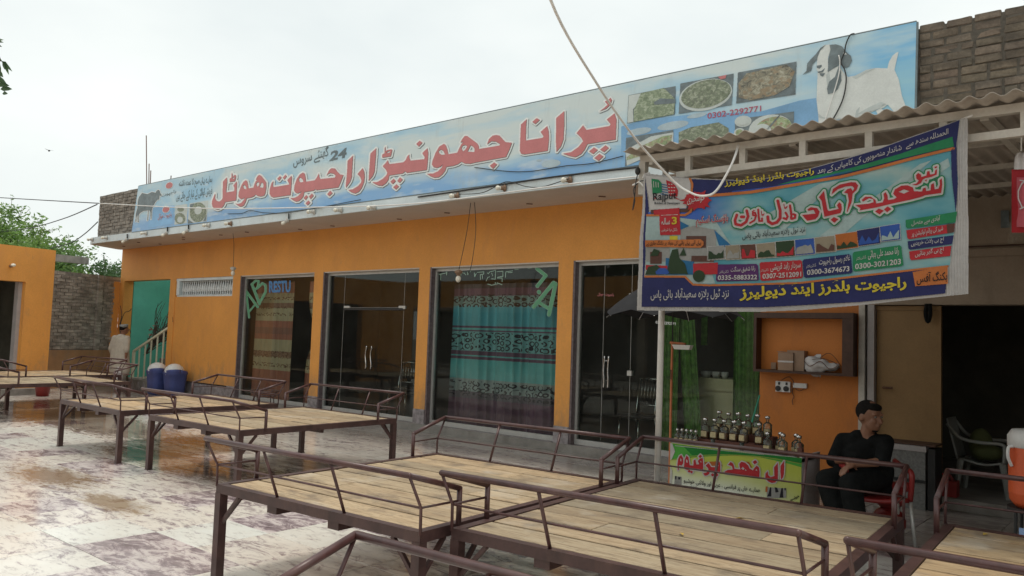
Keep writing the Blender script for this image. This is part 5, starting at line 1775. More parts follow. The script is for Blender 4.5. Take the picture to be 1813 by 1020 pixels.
# row of small pictures
row = [((440, 645), (520, 640), (527, 705), (440, 712), 'b_stone', 'b_leaf'), ((528, 639), (599, 636), (604, 705), (533, 709), 'b_sand', 'b_stone'), ((602, 636), (678, 632), (684, 703), (608, 706), 'b_brown', 'b_red'), ((683, 632), (775, 622), (781, 697), (690, 702), 'b_sand', 'b_leaf'),
       ((780, 620), (871, 612), (878, 690), (785, 696), 'b_leaf', 'b_red'), ((877, 610), (971, 602), (979, 680), (882, 688), 'b_blue', 'b_stone'), ((976, 600), (1075, 590), (1083, 668), (984, 676), 'b_sand', 'b_brown'), ((1080, 585), (1190, 570), (1196, 648), (1088, 662), 'b_sunset', 'b_leaf'), ((1190, 566), (1301, 548), (1306, 628), (1198, 642), 'b_navy', 'b_blue'), ((1304, 546), (1401, 530), (1406, 608), (1312, 620), 'b_blue', 'b_pale')]
bprint([B(*r_[:4]) for r_ in row], 'b_white', 4, grow=.9)
for k, r_ in enumerate(row):
    bprint([B(*r_[:4])], r_[4], 5, 'small_picture')
    x0_, y0_ = (r_[0][0] + r_[3][0]) / 2, (r_[3][1])
    x1_, y1_ = (r_[1][0] + r_[2][0]) / 2, (r_[2][1])
    rk = random.Random(k)
    pts = [(x0_ + 5, y0_ - 4)]
    for i in range(7):
        t_ = i / 6
        pts.append((x0_ + 6 + (x1_ - x0_ - 10) * t_, y0_ + (y1_ - y0_) * t_ - rk.uniform(12, 52)))
    pts.append((x1_ - 4, y1_ - 4))
    bprint([B(*pts)], r_[5], 6, 'small_picture')
# contact boxes
for pts, c_ in ((((487, 740), (495, 733), (682, 730), (691, 738), (696, 808), (690, 813), (490, 819), (482, 812)), 'b_purple'), (((699, 728), (707, 722), (905, 712), (914, 718), (919, 795), (912, 802), (712, 816), (704, 810)), 'b_red'),
                (((917, 716), (924, 708), (1148, 682), (1157, 688), (1166, 770), (1160, 778), (932, 801), (924, 795)), 'b_navy'), (((1167, 680), (1174, 671), (1402, 638), (1411, 645), (1421, 734), (1414, 742), (1178, 769), (1170, 762)), 'b_green')):
    bprint([B(*pts)], c_, 4)
btext([('0335-5883322', 493, 812, 688, 808, 24, .022), ('0307-2512091', 715, 806, 911, 795, 26, .022), ('0300-3674673', 940, 788, 1152, 768, 27, .022), ('0300-3021203', 1180, 759, 1410, 733, 28, .022)], 'b_white', 6, True)
btext([('رانا شفیق سنگت', 556, 778, 678, 770, 34, .012), ('سردار زاہد قریشی', 755, 772, 908, 758, 42, .012), ('غلام رسول راجپوت', 1000, 750, 1155, 728, 44, .012), ('رانا محمد علی بھائی', 1245, 712, 1400, 690, 46, .012), ('ڈائریکٹر', 500, 780, 545, 778, 18, .0), ('ڈائریکٹر', 705, 772, 745, 770, 18, 0), ('ڈائریکٹر', 935, 754, 985, 748, 20, 0), ('ڈائریکٹر', 1185, 715, 1235, 708, 20, 0)], 'b_white', 6)
# ribbons on the right
for pts, c_, tx, ln in ((((1430, 510), (1685, 466), (1676, 520), (1440, 553), (1432, 545)), 'b_green', 'آبادی سے متصل', (1460, 546, 1600, 518, 34)), (((1434, 562), (1672, 526), (1668, 570), (1448, 608), (1440, 600)), 'b_red', 'شہر کی پرائم لوکیشن پر', (1462, 604, 1615, 572, 36)),
                        (((1442, 618), (1668, 585), (1660, 630), (1455, 661), (1446, 655)), 'b_navy', 'آج ہی پلاٹ خریدیں', (1460, 652, 1622, 624, 36)), (((1450, 669), (1658, 638), (1652, 690), (1462, 713), (1454, 706)), 'b_red', 'آج ہی گھر بنائیں', (1480, 706, 1622, 676, 38))):
    bprint([B(*pts)], c_, 4)
    btext([(tx, ln[0], ln[1], ln[2], ln[3], ln[4], .012)], 'b_white', 6)
bprint([B((1632, 530), (1670, 526), (1668, 570), (1636, 575))], 'b_brown', 5)
# bottom lines
btext([('نزد ٹول پلازہ سعیدآباد بائی پاس', 155, 918, 550, 912, 62, .008)], 'b_white', 6)
btext([('راجپوت بلڈرز اینڈ ڈیولپرز', 603, 922, 1437, 868, 78, .035)], 'b_yellow', 6)
bprint([B((1468, 772), (1640, 740), (1642, 830), (1480, 843))], 'b_orange', 5)
btext([('بکنگ آفس', 1488, 838, 1640, 822, 60, .012)], 'b_black', 7)
# top lines
btext([('راجپوت بلڈرز اینڈ ڈیولپرز', 522, 350, 972, 290, 44, .03)], 'b_yellow', 6)
btext([('شاندار منصوبوں کی کامیابی کے بعد', 990, 292, 1410, 172, 40, .005), ('الحمدللہ سندھ سے', 1432, 160, 1640, 88, 40, .008)], 'b_white', 6)
# middle lines
btext([('نزد ٹول پلازہ سعیدآباد بائی پاس', 614, 616, 927, 578, 42, .01)], 'b_black', 6)
btext([('ہاؤسنگ اسکیم', 380, 548, 541, 535, 62, .055)], 'b_white', 6)
btext([('ہاؤسنگ اسکیم', 380, 548, 541, 535, 62, .006)], 'b_red', 7)
# traced main title
K1 = xf([[[(1655, 250), (1680, 230), (1685, 300), (1672, 390), (1490, 415), (1460, 430), (1330, 465), (1150, 505), (950, 557), (780, 588), (790, 565), (732, 528), (880, 512), (930, 495), (925, 460), (880, 450), (815, 490), (800, 470), (840, 432), (900, 435), (950, 470), (960, 510), (1030, 495), (1045, 450), (1035, 400), (1060, 380), (1080, 420), (1085, 470), (1150, 460), (1180, 440), (1140, 400), (1160, 350), (1230, 310), (1300, 305), (1360, 330), (1370, 370), (1460, 375), (1470, 340), (1500, 330), (1505, 370), (1555, 360), (1560, 300), (1590, 280), (1600, 350), (1640, 345), (1660, 300)], [(1200, 378), (1260, 350), (1320, 370), (1260, 397)]],
          [[(950, 600), (990, 565), (1045, 590), (1000, 632)]], [[(1045, 575), (1085, 540), (1127, 570), (1080, 607)]],
          [[(640, 350), (680, 338), (702, 380), (690, 500), (650, 600), (640, 605), (660, 480), (645, 400), (605, 390)]],
          [[(470, 412), (485, 350), (560, 300), (680, 272), (730, 275), (757, 310), (740, 360), (705, 397), (690, 390), (715, 340), (690, 315), (620, 322), (540, 352)]],
          [[(330, 442), (388, 372), (400, 450), (425, 580), (440, 595), (550, 570), (530, 530), (555, 495), (580, 520), (585, 580), (570, 617), (390, 657), (380, 600), (360, 480)]], [[(460, 690), (495, 660), (547, 685), (500, 725)]],
          [[(140, 635), (290, 620), (270, 580), (210, 590), (200, 575), (240, 550), (310, 560), (337, 600), (320, 650), (290, 682), (195, 700)]],
          [[(1630, 130), (1625, 190), (1560, 217), (1500, 228), (1470, 242), (1450, 282), (1400, 307), (1350, 300), (1400, 285), (1425, 255), (1400, 235), (1395, 195), (1420, 170), (1450, 190), (1455, 215), (1510, 200), (1520, 155), (1545, 150), (1550, 190), (1600, 180), (1610, 140)]],
          [[(1600, 105), (1630, 95), (1625, 117), (1605, 122)]], [[(1490, 252), (1518, 240), (1510, 265)]]], 1400, 280, 6.2517)
K2 = xs([([(630, 520), (608, 590), (620, 640), (690, 655), (755, 610), (778, 540), (757, 465)], 36), ([(690, 545), (722, 545)], 38), ([(870, 530), (840, 522), (836, 492), (865, 490), (882, 530), (862, 590), (805, 625)], 24), ([(830, 475), (855, 462)], 14),
         ([(905, 450), (922, 590)], 26), ([(922, 600), (962, 598), (958, 565)], 24), ([(945, 470), (955, 525)], 10), ([(955, 522), (985, 505), (968, 532)], 10), ([(1160, 340), (1192, 470), (1192, 560), (1150, 615), (1090, 635), (1040, 605), (1032, 545)], 38),
         ([(1235, 562), (1270, 575), (1288, 540), (1262, 492)], 28), ([(1240, 382), (1250, 438)], 10), ([(1250, 436), (1285, 410), (1262, 442)], 10), ([(1320, 400), (1336, 520), (1332, 568)], 30), ([(1340, 570), (1382, 558), (1388, 522), (1362, 512)], 28)], 1220, 310, 7.2875)
bprint(K1, 'b_green', 6, 'title_edge', .45, 5.6, K2)
bprint(K1, 'b_white', 7, 'title_outline', .45, 3.4, K2)
bprint(K1, 'b_red', 8, 'title', .4, 0, K2)
# strings at the corners
for pts, nm in (([(1138, 315), (1141, 309), (1150, 306)], 'tie'), ([(1140, 330), (1132, 322), (1120, 328)], 'tie'), ([(1702, 212), (1712, 208), (1722, 204)], 'tie')):
    q_ = MB(); q_.tube([on_y(a_, b_, BY + .03) for a_, b_ in pts], .006, 6); q_.build(nm, M['wire_white'], ban)

# ------------------------------------------------------------------ wooden deck tables with steel rails
TW, TD, TZ = 1.788, 2.101, 0.60
DE, HR, SS, HP, HM = 0.095, 0.30, 0.299, 0.187, 0.127
trng = random.Random(21)
def make_table():
    t = bpy.data.objects.new('deck_table', None)
    COL.objects.link(t)
    mar, red = M['maroon'], M['red_rail']
    def part(name, mb_, m_, smooth=False):
        o = bpy.data.objects.new(name, mb_.mesh(name, m_, smooth))
        COL.objects.link(o)
        o.parent = t
        return o
    bw_, bh = .05, .055
    zb = TZ - bh / 2 + .004
    e = bw_ / 2
    for p, q in (((e, e, zb), (TW - e, e, zb)), ((e, TD - e, zb), (TW - e, TD - e, zb))):
        m_ = MB(); m_.bar(p, q, bw_, bh); part('frame_beam', m_, mar)
    for p, q in (((e, 0.0005, zb), (e, TD - .0005, zb)), ((TW - e, .0005, zb), (TW - e, TD - .0005, zb))):
        m_ = MB(); m_.bar(p, q, bw_ + .002, bh + .003); part('frame_beam', m_, mar)
    for x_ in (TW * .31, TW * .62):
        m_ = MB(); m_.bar((x_, .02, TZ - bh - .022), (x_, TD - .02, TZ - bh - .022), .09, .045); part('cross_beam', m_, mar)
    m_ = MB(); m_.bar((.05, TD * .5, TZ - bh - .02), (TW - .05, TD * .5, TZ - bh - .02), .04, .036); part('cross_beam', m_, mar)
    for x_, sx in ((e, 1), (TW - e, -1)):
        for y_, sy in ((e, 1), (TD - e, -1)):
            m_ = MB(); m_.bar((x_, y_, 0), (x_, y_, TZ - .05), .056, .056, (0, 1, 0)); lg = part('leg', m_, mar)
            m_ = MB(); m_.box((x_ - .034, y_ - .034, 0), (x_ + .034, y_ + .034, .006)); m2 = bpy.data.objects.new('foot_plate', m_.mesh('foot_plate', mar)); COL.objects.link(m2); m2.parent = lg
            m_ = MB(); m_.bar((x_ + sx * .018, y_, TZ - .24), (x_ + sx * .19, y_, TZ - .055), .022, .022); part('brace', m_, mar)
            m_ = MB(); m_.bar((x_, y_ + sy * .018, TZ - .24), (x_, y_ + sy * .19, TZ - .055), .022, .022); part('brace', m_, mar)
    # planks run lengthwise, a few butt jointed
    npl = 9
    y_ = bw_ + .003
    wpl = (TD - 2 * bw_ - .006) / npl
    for k in range(npl):
        cuts = [bw_ + .004, TW - bw_ - .004]
        if k in (2, 4, 7):
            cuts.insert(1, TW * trng.uniform(.3, .75))
        for a_, b_ in zip(cuts, cuts[1:]):
            m_ = MB()
            g = trng.uniform(.015, .024)
            zt = TZ + trng.uniform(-.003, .002)
            L = b_ - a_ - .003
            vs = [(0, g, -.034), (L, g, -.034), (L, wpl, -.034), (0, wpl, -.034), (0, g, -.003), (L, g, -.003), (L, wpl, -.003), (0, wpl, -.003), (.003, g + .003, 0), (L - .003, g + .003, 0), (L - .003, wpl - .003, 0), (.003, wpl - .003, 0)]
            m_.add(vs, [(0, 3, 2, 1), (0, 1, 5, 4), (1, 2, 6, 5), (2, 3, 7, 6), (3, 0, 4, 7), (4, 5, 9, 8), (5, 6, 10, 9), (6, 7, 11, 10), (7, 4, 8, 11), (8, 9, 10, 11)])
            o = part('plank', m_, M['plank'])
            o.location = (a_, y_ + k * wpl, zt)
            gg = trng.uniform(.70, 1.1)
            o.color = (gg, gg * trng.uniform(.96, 1.02), gg * trng.uniform(.92, 1.04), 1)
    # two guard rails, mirrored
    for side in (0, 1):
        def Y(y): return y if side == 0 else TD - y
        top = [(0, Y(SS), TZ + HP - .0), (0, Y(-DE), TZ + HR), (TW, Y(-DE), TZ + HR), (TW, Y(SS), TZ + HP)]
        m_ = MB()
        for p, q in zip(top[:-1], top[1:]):
            m_.tube([p, q], .0155, 10)
        for p in top:
            m_.ell(p, (.0156, .0156, .0156), 10)
        part('top_rail', m_, red, True)
        for x_ in (0, TW):
            m_ = MB(); m_.tube([(x_, Y(SS), TZ - .01), (x_, Y(SS), TZ + HP)], .0155, 10); part('side_post', m_, red, True)
        m_ = MB()
        mid = [(0, Y(SS), TZ + HM - .005), (0, Y(0), TZ + HM), (TW, Y(0), TZ + HM), (TW, Y(SS), TZ + HM - .005)]
        for p, q in zip(mid[:-1], mid[1:]):
            m_.tube([p, q], .0065, 6)
        part('middle_rail', m_, red, True)
        for k in range(4):
            x_ = TW * k / 3
            m_ = MB()
            if k in (0, 3):
                m_.tube([(x_, Y(.003), TZ - .01), (x_, Y(0), TZ + HM), (x_, Y(-DE), TZ + HR)], .0085, 6)
            else:
                m_.tube([(x_, Y(.03), TZ - .01), (x_, Y(-DE), TZ + HR)], .0095, 6)
            part('strut', m_, red, True)
    return t


tables = [
    (-4.718, 2.736, 3.1556, 'pale plank deck table with maroon rails in the foreground, left of the perfume stall'),
    (-2.891, 3.020, 4.0272, 'greyer dusty plank deck table right in front of the perfume stall and the seated man'),
    (-8.811, 4.237, 1.4443, 'plank deck table in front of the first glass door, between two other plank tables'),
    (-11.149, 4.180, -0.5597, 'plank deck table before the red and cream curtain, with a wire stool beyond it'),
    (-15.905, 4.317, 1.3787, 'far plank deck table in front of the walking man and the blue bins'),
    (-17.821, 4.949, 5.2490, 'farthest plank deck table by the side building doorway'),
    (-0.933, 3.174, 2.8449, 'plank deck table at the right edge of the photo below the orange water cooler'),
]
ga = math.radians(3.0)
gx = Vector((-2.187, 1.806, 0)) - (Vector((-math.sin(ga), math.cos(ga), 0)) * (TD + DE))
tables.append((gx.x, gx.y, 3.0, 'nearest deck table of which only the maroon back rail shows at the bottom edge'))
proto = make_table()
for i, (x_, y_, a_, lab) in enumerate(tables):
    o = proto if i == 0 else copy_tree(proto)
    o.location = (x_, y_, 0)
    o.rotation_euler = (0, 0, math.radians(a_))
    tag(o, lab, 'table', 'plank deck tables with maroon steel rails')
    tone = ((1, 1, 1), (.84, .88, .93), (.95, .96, .97), (1.04, .98, .9), (.9, .93, .95), (1, .96, .9), (.92, .87, .8), (1, 1, 1))[i]
    for c in o.children:
        if c.name.startswith('plank'):
            g = trng.uniform(.72, 1.08)
            w_ = trng.uniform(-.04, .04)
            c.color = (g * (tone[0] + w_), g * tone[1], g * (tone[2] - w_), 1)

# small litter on the decks
def deck_pt(i, u, v, z=0.604):
    x_, y_, a_, _ = tables[i]
    c, s_ = math.cos(math.radians(a_)), math.sin(math.radians(a_))
    return Vector((x_ + u * c - v * s_, y_ + u * s_ + v * c, z))
for n, (i, u, v) in enumerate(((1, .95, .75), (1, 1.05, 1.35), (6, .22, 1.95))):
    p_ = deck_pt(i, u, v)
    q_ = MB(); a_ = rb.uniform(0, 6); d = Vector((math.cos(a_), math.sin(a_), 0)); s_ = Vector((-d.y, d.x, 0))
    q_.add([p_ - d * .03, p_ + s_ * .012 + Vector((0, 0, .008)), p_ + d * .03, p_ - s_ * .012 + Vector((0, 0, .004))], [(0, 1, 2, 3)])
    tag(q_.build('fallen_leaf', mat('yellow_leaf', (0.45, 0.30, 0.05), .6) if n == 0 else bpy.data.materials['yellow_leaf']), ('small yellow leaf lying mid deck on the dusty table', 'dry leaf nearer the far rail of the dusty table', 'pale scrap in the back left corner of the rightmost table')[n], 'leaf')

# dark folded cloth on the right hand table
p_ = deck_pt(6, .92, 1.02, .606)
q_ = MB()
q_.grid(lambda u, v: p_ + Vector(((u - .5) * .62, (v - .5) * .34 + .05 * math.sin(u * 7), .012 + .018 * math.sin(u * 11 + v * 4) ** 2 * (1 - abs(2 * v - 1)))), 24, 12)
o = q_.build('folded_cloth', mat('mottled_rag', (.16, .10, .10), .9, var=.5, scale=16), None, True)
md = o.modifiers.new('thickness', 'SOLIDIFY'); md.thickness = .008; md.offset = 1
tag(o, 'crumpled dark rag lying on the deck table at the right edge', 'cloth')

# ------------------------------------------------------------------ perfume stall
SY = 6.8
SXL, SXR, SZ = -3.675, -2.43, 0.662
stl = thing('perfume_stall', 'low perfume counter with a green printed front panel and grey side board', 'stall', ((SXL + SXR) / 2, SY + .25, 0))
q_ = MB(); q_.box((SXL, SY + .006, SZ - .03), (SXR, SY + .46, SZ)); q_.build('counter_top', M['grey_board'], stl)
q_ = MB(); q_.box((SXR - .02, SY + .007, 0), (SXR, SY + .46, SZ + .022)); q_.build('side_board', M['grey_board'], stl)
q_ = MB(); q_.box((SXL, SY + .007, 0), (SXL + .02, SY + .46, SZ - .031)); q_.build('side_board', M['grey_board'], stl)
q_ = MB(); q_.box((SXL, SY, 0.03), (SXR, SY + .006, SZ - .001)); fp = q_.build('front_panel', M['perfume'], stl)
PS = 7.252
def P(*pts):
    return [(1180 + a_ / PS, 780 + b_ / PS) for a_, b_ in pts]
def on_panel(px, py, layer=0):
    return on_y(px, py, SY - .0012 * layer - .0005)
def pprint(loops, mt, layer, grow=0, strokes=(), step=.35):
    for lps, sts in [([lp_], ()) for lp_ in loops] + [((), [st_]) for st_ in strokes]:
        q_ = MB(); quads_to(q_, raster(lps, step, grow, sts), on_panel, layer); q_.build('print', M[mt], fp)
pprint([P((50, 35), (400, 85), (800, 130), (1250, 180), (1735, 225), (1735, 345), (1500, 280), (1200, 215), (900, 190), (600, 200), (350, 215), (200, 240), (60, 250))], 'b_ltgreen', 1)
pprint([P((200, 62), (420, 90), (800, 132), (1250, 182), (1735, 228), (1735, 300), (1400, 225), (1100, 190), (800, 175), (500, 180), (330, 190))], 'b_dkgreen', 2)
pprint([], 'b_lime', 3, 0, [(P((60, 250), (250, 210), (450, 192), (700, 182), (950, 190), (1250, 212), (1500, 252), (1735, 300)), 1.2)])
pprint([P((48, 30), (75, 40), (110, 140), (65, 245), (48, 250)), P((48, 300), (70, 380), (75, 430), (60, 560), (48, 560)), P((110, 62), (640, 118), (1250, 180), (1250, 184), (640, 124), (110, 70))], 'b_white', 4)
pprint([P((105, 455), (195, 465), (190, 575), (100, 560)), P((1285, 590), (1300, 600), (1540, 615), (1535, 735), (1290, 740)), P((50, 370), (75, 385), (70, 430), (50, 420))], 'b_stone', 3)
pprint([P((110, 455), (130, 457), (125, 500), (112, 500)), P((150, 470), (180, 472), (178, 500), (152, 500)), P((1330, 600), (1345, 600), (1345, 720), (1290, 720), (1310, 680)), P((1390, 600), (1420, 605), (1440, 660), (1400, 670)), P((1475, 610), (1495, 610), (1500, 735), (1450, 735)), P((1515, 610), (1535, 612), (1530, 640), (1515, 640))], 'b_black', 4)
pprint([P((1272, 590), (1300, 590), (1295, 660), (1270, 660))], 'b_sunset', 4)
pprint([P((480, 275), (700, 265), (720, 330), (480, 330)), P((1000, 270), (1060, 275), (1100, 350), (1000, 340))], 'b_sunset', 2)
PT = xf([[[(1510, 262), (1512, 340), (1508, 430), (1495, 475), (1470, 507), (1462, 400), (1464, 325)]],
         [[(1428, 285), (1432, 400), (1428, 500), (1395, 540), (1350, 545), (1305, 525), (1268, 480), (1272, 425), (1300, 393), (1305, 440), (1335, 472), (1385, 455), (1382, 345)]],
         [[(1192, 470), (760, 425), (745, 400), (790, 378), (850, 372), (840, 330), (790, 312), (822, 275), (850, 290), (868, 330), (872, 362), (950, 372), (938, 335), (935, 300), (965, 272), (1010, 285), (1050, 320), (1068, 360), (1110, 382), (1130, 350), (1160, 322), (1188, 350), (1195, 400)], [(958, 358), (980, 338), (1003, 362), (985, 378)], [(1012, 365), (1032, 388), (1008, 386)], [(1140, 380), (1158, 366), (1166, 392)]],
         [[(1105, 275), (1140, 250), (1168, 280), (1132, 308)]],
         [[(655, 285), (680, 268), (692, 300), (690, 402), (562, 392), (548, 430), (520, 448), (492, 452), (470, 422), (510, 412), (538, 385), (535, 358), (502, 322), (540, 288), (560, 315), (572, 340), (650, 342), (668, 325)]],
         [[(568, 440), (592, 418), (615, 440), (590, 464)]], [[(625, 440), (648, 418), (668, 442), (645, 465)]], [[(598, 480), (622, 458), (645, 482), (620, 505)]],
         [[(465, 222), (472, 300), (470, 392), (300, 368), (275, 380), (245, 372), (225, 340), (232, 250), (258, 192), (282, 215), (295, 300), (300, 318), (345, 322), (348, 255), (370, 240), (385, 308), (420, 305), (402, 262), (425, 235)], [(252, 240), (268, 252), (272, 285), (252, 280)], [(430, 262), (448, 268), (446, 290)]],
         [[(410, 205), (435, 180), (458, 202), (432, 228)]], [[(272, 398), (290, 372), (312, 392), (292, 415)]], [[(302, 405), (322, 384), (342, 404), (320, 424)]],
         [[(150, 238), (168, 200), (190, 185), (212, 225), (215, 290), (195, 322), (160, 315), (158, 375), (146, 385), (140, 300)], [(178, 225), (192, 240), (190, 270), (175, 262)]]], 1180, 780, PS)
q_ = MB(); quads_to(q_, raster(PT, .3, 2.0), on_panel, 5); q_.build('lettering_outline', M['b_white'], fp)
q_ = MB(); quads_to(q_, raster(PT, .25), on_panel, 6); q_.build('lettering', M['b_red'], fp)
q_ = MB(); urdu(q_, 'همارے هاں پر فرانسی ، عربی اور ولائتی خوشبو', P((220, 560))[0], P((1205, 690))[0], 82 / PS, on_panel, 5, .012)
urdu(q_, 'خوشبو', P((1590, 790))[0], P((1705, 740))[0], 50 / PS, on_panel, 5, .03)
urdu(q_, 'دستیاب ہیں', P((230, 605))[0], P((390, 618))[0], 40 / PS, on_panel, 5, .01)
q_.build('lettering', M['b_black'], fp)

# riser boxes and bottles
rs = thing('bottle_riser', 'red brown stepped wooden stand holding the taller bottles', 'stand', (-3.2, SY + .22, SZ))
q_ = MB(); q_.box((-3.50, SY + .14, SZ), (-2.78, SY + .30, SZ + .055)); q_.build('step', M['red_wood'], rs)
q_ = MB(); q_.box((-3.40, SY + .30, SZ), (-2.80, SY + .42, SZ + .12)); q_.build('step', M['red_wood'], rs)
def bottle_proto(h, wd_, amber):
    t = bpy.data.objects.new('perfume_bottle', None); COL.objects.link(t)
    bh = h * .58
    def part(nm, mb_, mm, sm=False):
        o = bpy.data.objects.new(nm, mb_.mesh(nm, mm, sm)); COL.objects.link(o); o.parent = t
    r = wd_ / 2
    m_ = MB(); m_.lathe([(r * .9, 0), (r, .004), (r, bh), (r * .55, bh + h * .09), (r * .34, bh + h * .12), (r * .34, h * .84), (r * .5, h * .85), (r * .5, h * .87)], 10); part('glass_body', m_, M['bottle_glass'], True)
    m_ = MB(); m_.lathe([(r * .86, .004), (r * .88, .006), (r * .88, bh * .62), (0, bh * .62)], 10); part('perfume_oil', m_, amber, True)
    m_ = MB(); m_.lathe([(r * .3, h * .86), (r * .55, h * .88), (r * .6, h * .95), (r * .35, h), (0, h)], 8); part('stopper', m_, M['chrome'], True)
    m_ = MB(); m_.box((-r * .62, -r - .002, bh * .18), (r * .62, -r * .82, bh * .62)); part('label', m_, M['ply'] if amber is None else LBL)
    return t
LBL = mat('cream_bottle_label', (0.55, 0.46, 0.26), .6, var=.2, scale=60, bmp=0)
amb = [mat('amber_oil', (0.36, 0.15, 0.03), .25, var=.3, scale=30, bmp=0), mat('dark_amber_oil', (0.22, 0.085, 0.025), .25, var=.3, scale=30, bmp=0), mat('pale_oil', (0.36, 0.28, 0.13), .25, var=.3, scale=30, bmp=0)]
protos = [bottle_proto(.135, .05, amb[0]), bottle_proto(.195, .085, amb[1]), bottle_proto(.185, .082, amb[2])]
used = set()
ords = ['first', 'second', 'third', 'fourth', 'fifth', 'sixth', 'seventh', 'eighth', 'ninth', 'tenth', 'eleventh', 'twelfth']
def place_bottle(k, x_, y_, z_, lab, grp):
    o = protos[k] if k not in used else copy_tree(protos[k])
    used.add(k)
    o.location = (x_, y_, z_)
    o.rotation_euler = (0, 0, rb.uniform(-.3, .3))
    tag(o, lab, 'bottle', grp)
for j in range(9):
    place_bottle(0, -3.64 + .024 * j, SY + .07 + .055 * (j % 2), SZ, ords[j] + ' from the left of the small amber bottles at the counter\'s left end', 'small amber bottles on the counter')
for j in range(6):
    place_bottle(1, -3.42 + j * .096 + (.05 if j == 5 else 0), SY + .21, SZ + .055, ords[j] + ' from the left of the dark amber bottles on the riser\'s front step', 'dark amber bottles on the riser')
for j in range(6):
    place_bottle(2 if j % 2 else 1, -3.35 + j * .095, SY + .36, SZ + .12, ords[j] + ' from the left of the tall bottles on the riser\'s top step', 'tall bottles on the top step')
for j in range(5):
    place_bottle(2, -2.78 + j * .07 + .01 * (j % 2), SY + .13 + .10 * (j % 2), SZ, ords[j] + ' from the left of the clear bottles at the counter\'s right end', 'clear bottles on the counter')
bx = thing('bottle_case', 'small red wooden case at the counter\'s right corner', 'case', (-2.465, SY + .13, SZ))
q_ = MB(); q_.box((-2.475, SY + .02, SZ), (-2.435, SY + .06, SZ + .09)); q_.build('case_body', M['red_wood'], bx)
q_ = MB(); q_.box((-2.465, SY + .03, SZ + .09), (-2.445, SY + .05, SZ + .13)); q_.build('case_peg', M['red_wood'], bx)
for n, (px_, py_) in enumerate(((1262, 786), (1313, 793))):
    p_ = on_y(px_, py_ + 8, SY + .07); p_.z = SZ
    q_ = MB(); q_.lathe([(.018, 0), (.021, .07), (.019, .07), (.016, .006), (0, .006)], 10, p_)
    tag(q_.build('glass_cup', M['bottle_glass'], None, True), ('clear glass cup in front of the dark amber bottles', 'clear glass cup near the riser\'s right end')[n], 'cup')

# umbrella on an orange pipe with a lamp
ux, uy = -3.84, 7.1
um = thing('umbrella', 'open dark grey umbrella standing over the left end of the perfume stall', 'umbrella', (ux, uy, 0))
RU, ZR, ZA = .70, 1.86, 2.26
q_ = MB()
nr = 8
def ucan(u, v):
    a_ = 2 * PI * u
    k = a_ / (2 * PI / nr)
    fr = abs(k - round(k)) * 2            # 0 at rib, 1 midway
    r_ = RU * v * (1 - .07 * fr * v)
    z_ = ZA - (ZA - ZR) * (v ** 1.7) + .055 * fr * v * v
    a_ += .25
    return Vector((ux + r_ * math.cos(a_), uy + r_ * math.sin(a_), z_))
q_.grid(ucan, 64, 10)
o = q_.build('canopy', M['umb'], um, True)
for k in range(nr):
    a_ = 2 * PI * k / nr + .25
    d = Vector((math.cos(a_), math.sin(a_), 0))
    q_ = MB()
    q_.tube([Vector((ux, uy, 0)) + d * RU * v + Vector((0, 0, ZA - (ZA - ZR) * v ** 1.7 - .006)) for v in (0, .25, .5, .75, 1)], .0035, 5)
    q_.tube([Vector((ux, uy, ZA - .3)) + d * .012, Vector((ux, uy, 0)) + d * RU * .52 + Vector((0, 0, ZA - (ZA - ZR) * .52 ** 1.7 - .008))], .003, 5)
    q_.build('rib', M['umb_rib'], um)
q_ = MB(); q_.tube([(ux, uy, .9), (ux, uy, 2.31)], .007, 8); q_.build('shaft', M['wire_black'], um)
sp_ = thing('lamp_stand', 'thin orange pipe with a white lamp head, holding the umbrella shaft', 'lamp', (ux, uy, 0))
q_ = MB(); q_.tube([(ux, uy, 0), (ux, uy, 1.615)], .0125, 8); q_.build('pipe', M['or_pipe'], sp_)
q_ = MB(); q_.bar((ux - .01, uy - .02, 1.615), (ux + .155, uy - .02, 1.605), .03, .022); q_.build('arm', M['or_pipe'], sp_)
q_ = MB(); lh = Vector((ux + .125, uy - .02, 1.575))
q_.add([lh + Vector(v) for v in ((-.1, -.035, .02), (.1, -.035, .02), (.1, .035, .02), (-.1, .035, .02), (-.075, -.028, -.025), (.085, -.028, -.025), (.085, .028, -.025), (-.075, .028, -.025))], [(3, 2, 1, 0), (4, 5, 6, 7), (0, 1, 5, 4), (1, 2, 6, 5), (2, 3, 7, 6), (3, 0, 4, 7)])
q_.build('lamp_head', M['white_pl'], sp_)
q_ = MB(); q_.tube([(ux - .014, uy - .014, 1.25 + .006 * k) if k % 2 else (ux + .014, uy - .016, 1.25 + .006 * k) for k in range(16)], .0035, 5); q_.build('wire_wrap', M['wire_black'], sp_)

# ------------------------------------------------------------------ things on the stall wall
nc = thing('wall_box_shelf', 'dark wooden open box shelf fixed on the orange wall', 'shelf', (-3.33, Y0, 1.3))
q_ = MB(); q_.box((-3.90, Y0 - .16, 1.305), (-2.74, Y0 - .002, 1.335)); q_.build('bottom_board', M['dark_wood'], nc)
q_ = MB(); q_.box((-3.90, Y0 - .16, 1.955), (-2.74, Y0 - .002, 2.02)); q_.build('top_board', M['dark_wood'], nc)
q_ = MB(); q_.box((-3.90, Y0 - .16, 1.336), (-3.865, Y0 - .002, 1.954)); q_.build('side_board', M['dark_wood'], nc)
q_ = MB(); q_.box((-2.86, Y0 - .16, 1.336), (-2.74, Y0 - .002, 1.954)); q_.build('side_board', M['dark_wood'], nc)
c1 = thing('carton', 'small brown taped cardboard carton on the box shelf', 'carton', (-3.5, Y0 - .1, 1.336))
q_ = MB(); q_.box((-3.60, Y0 - .145, 1.337), (-3.42, Y0 - .01, 1.545)); q_.build('carton_body', M['carton'], c1)
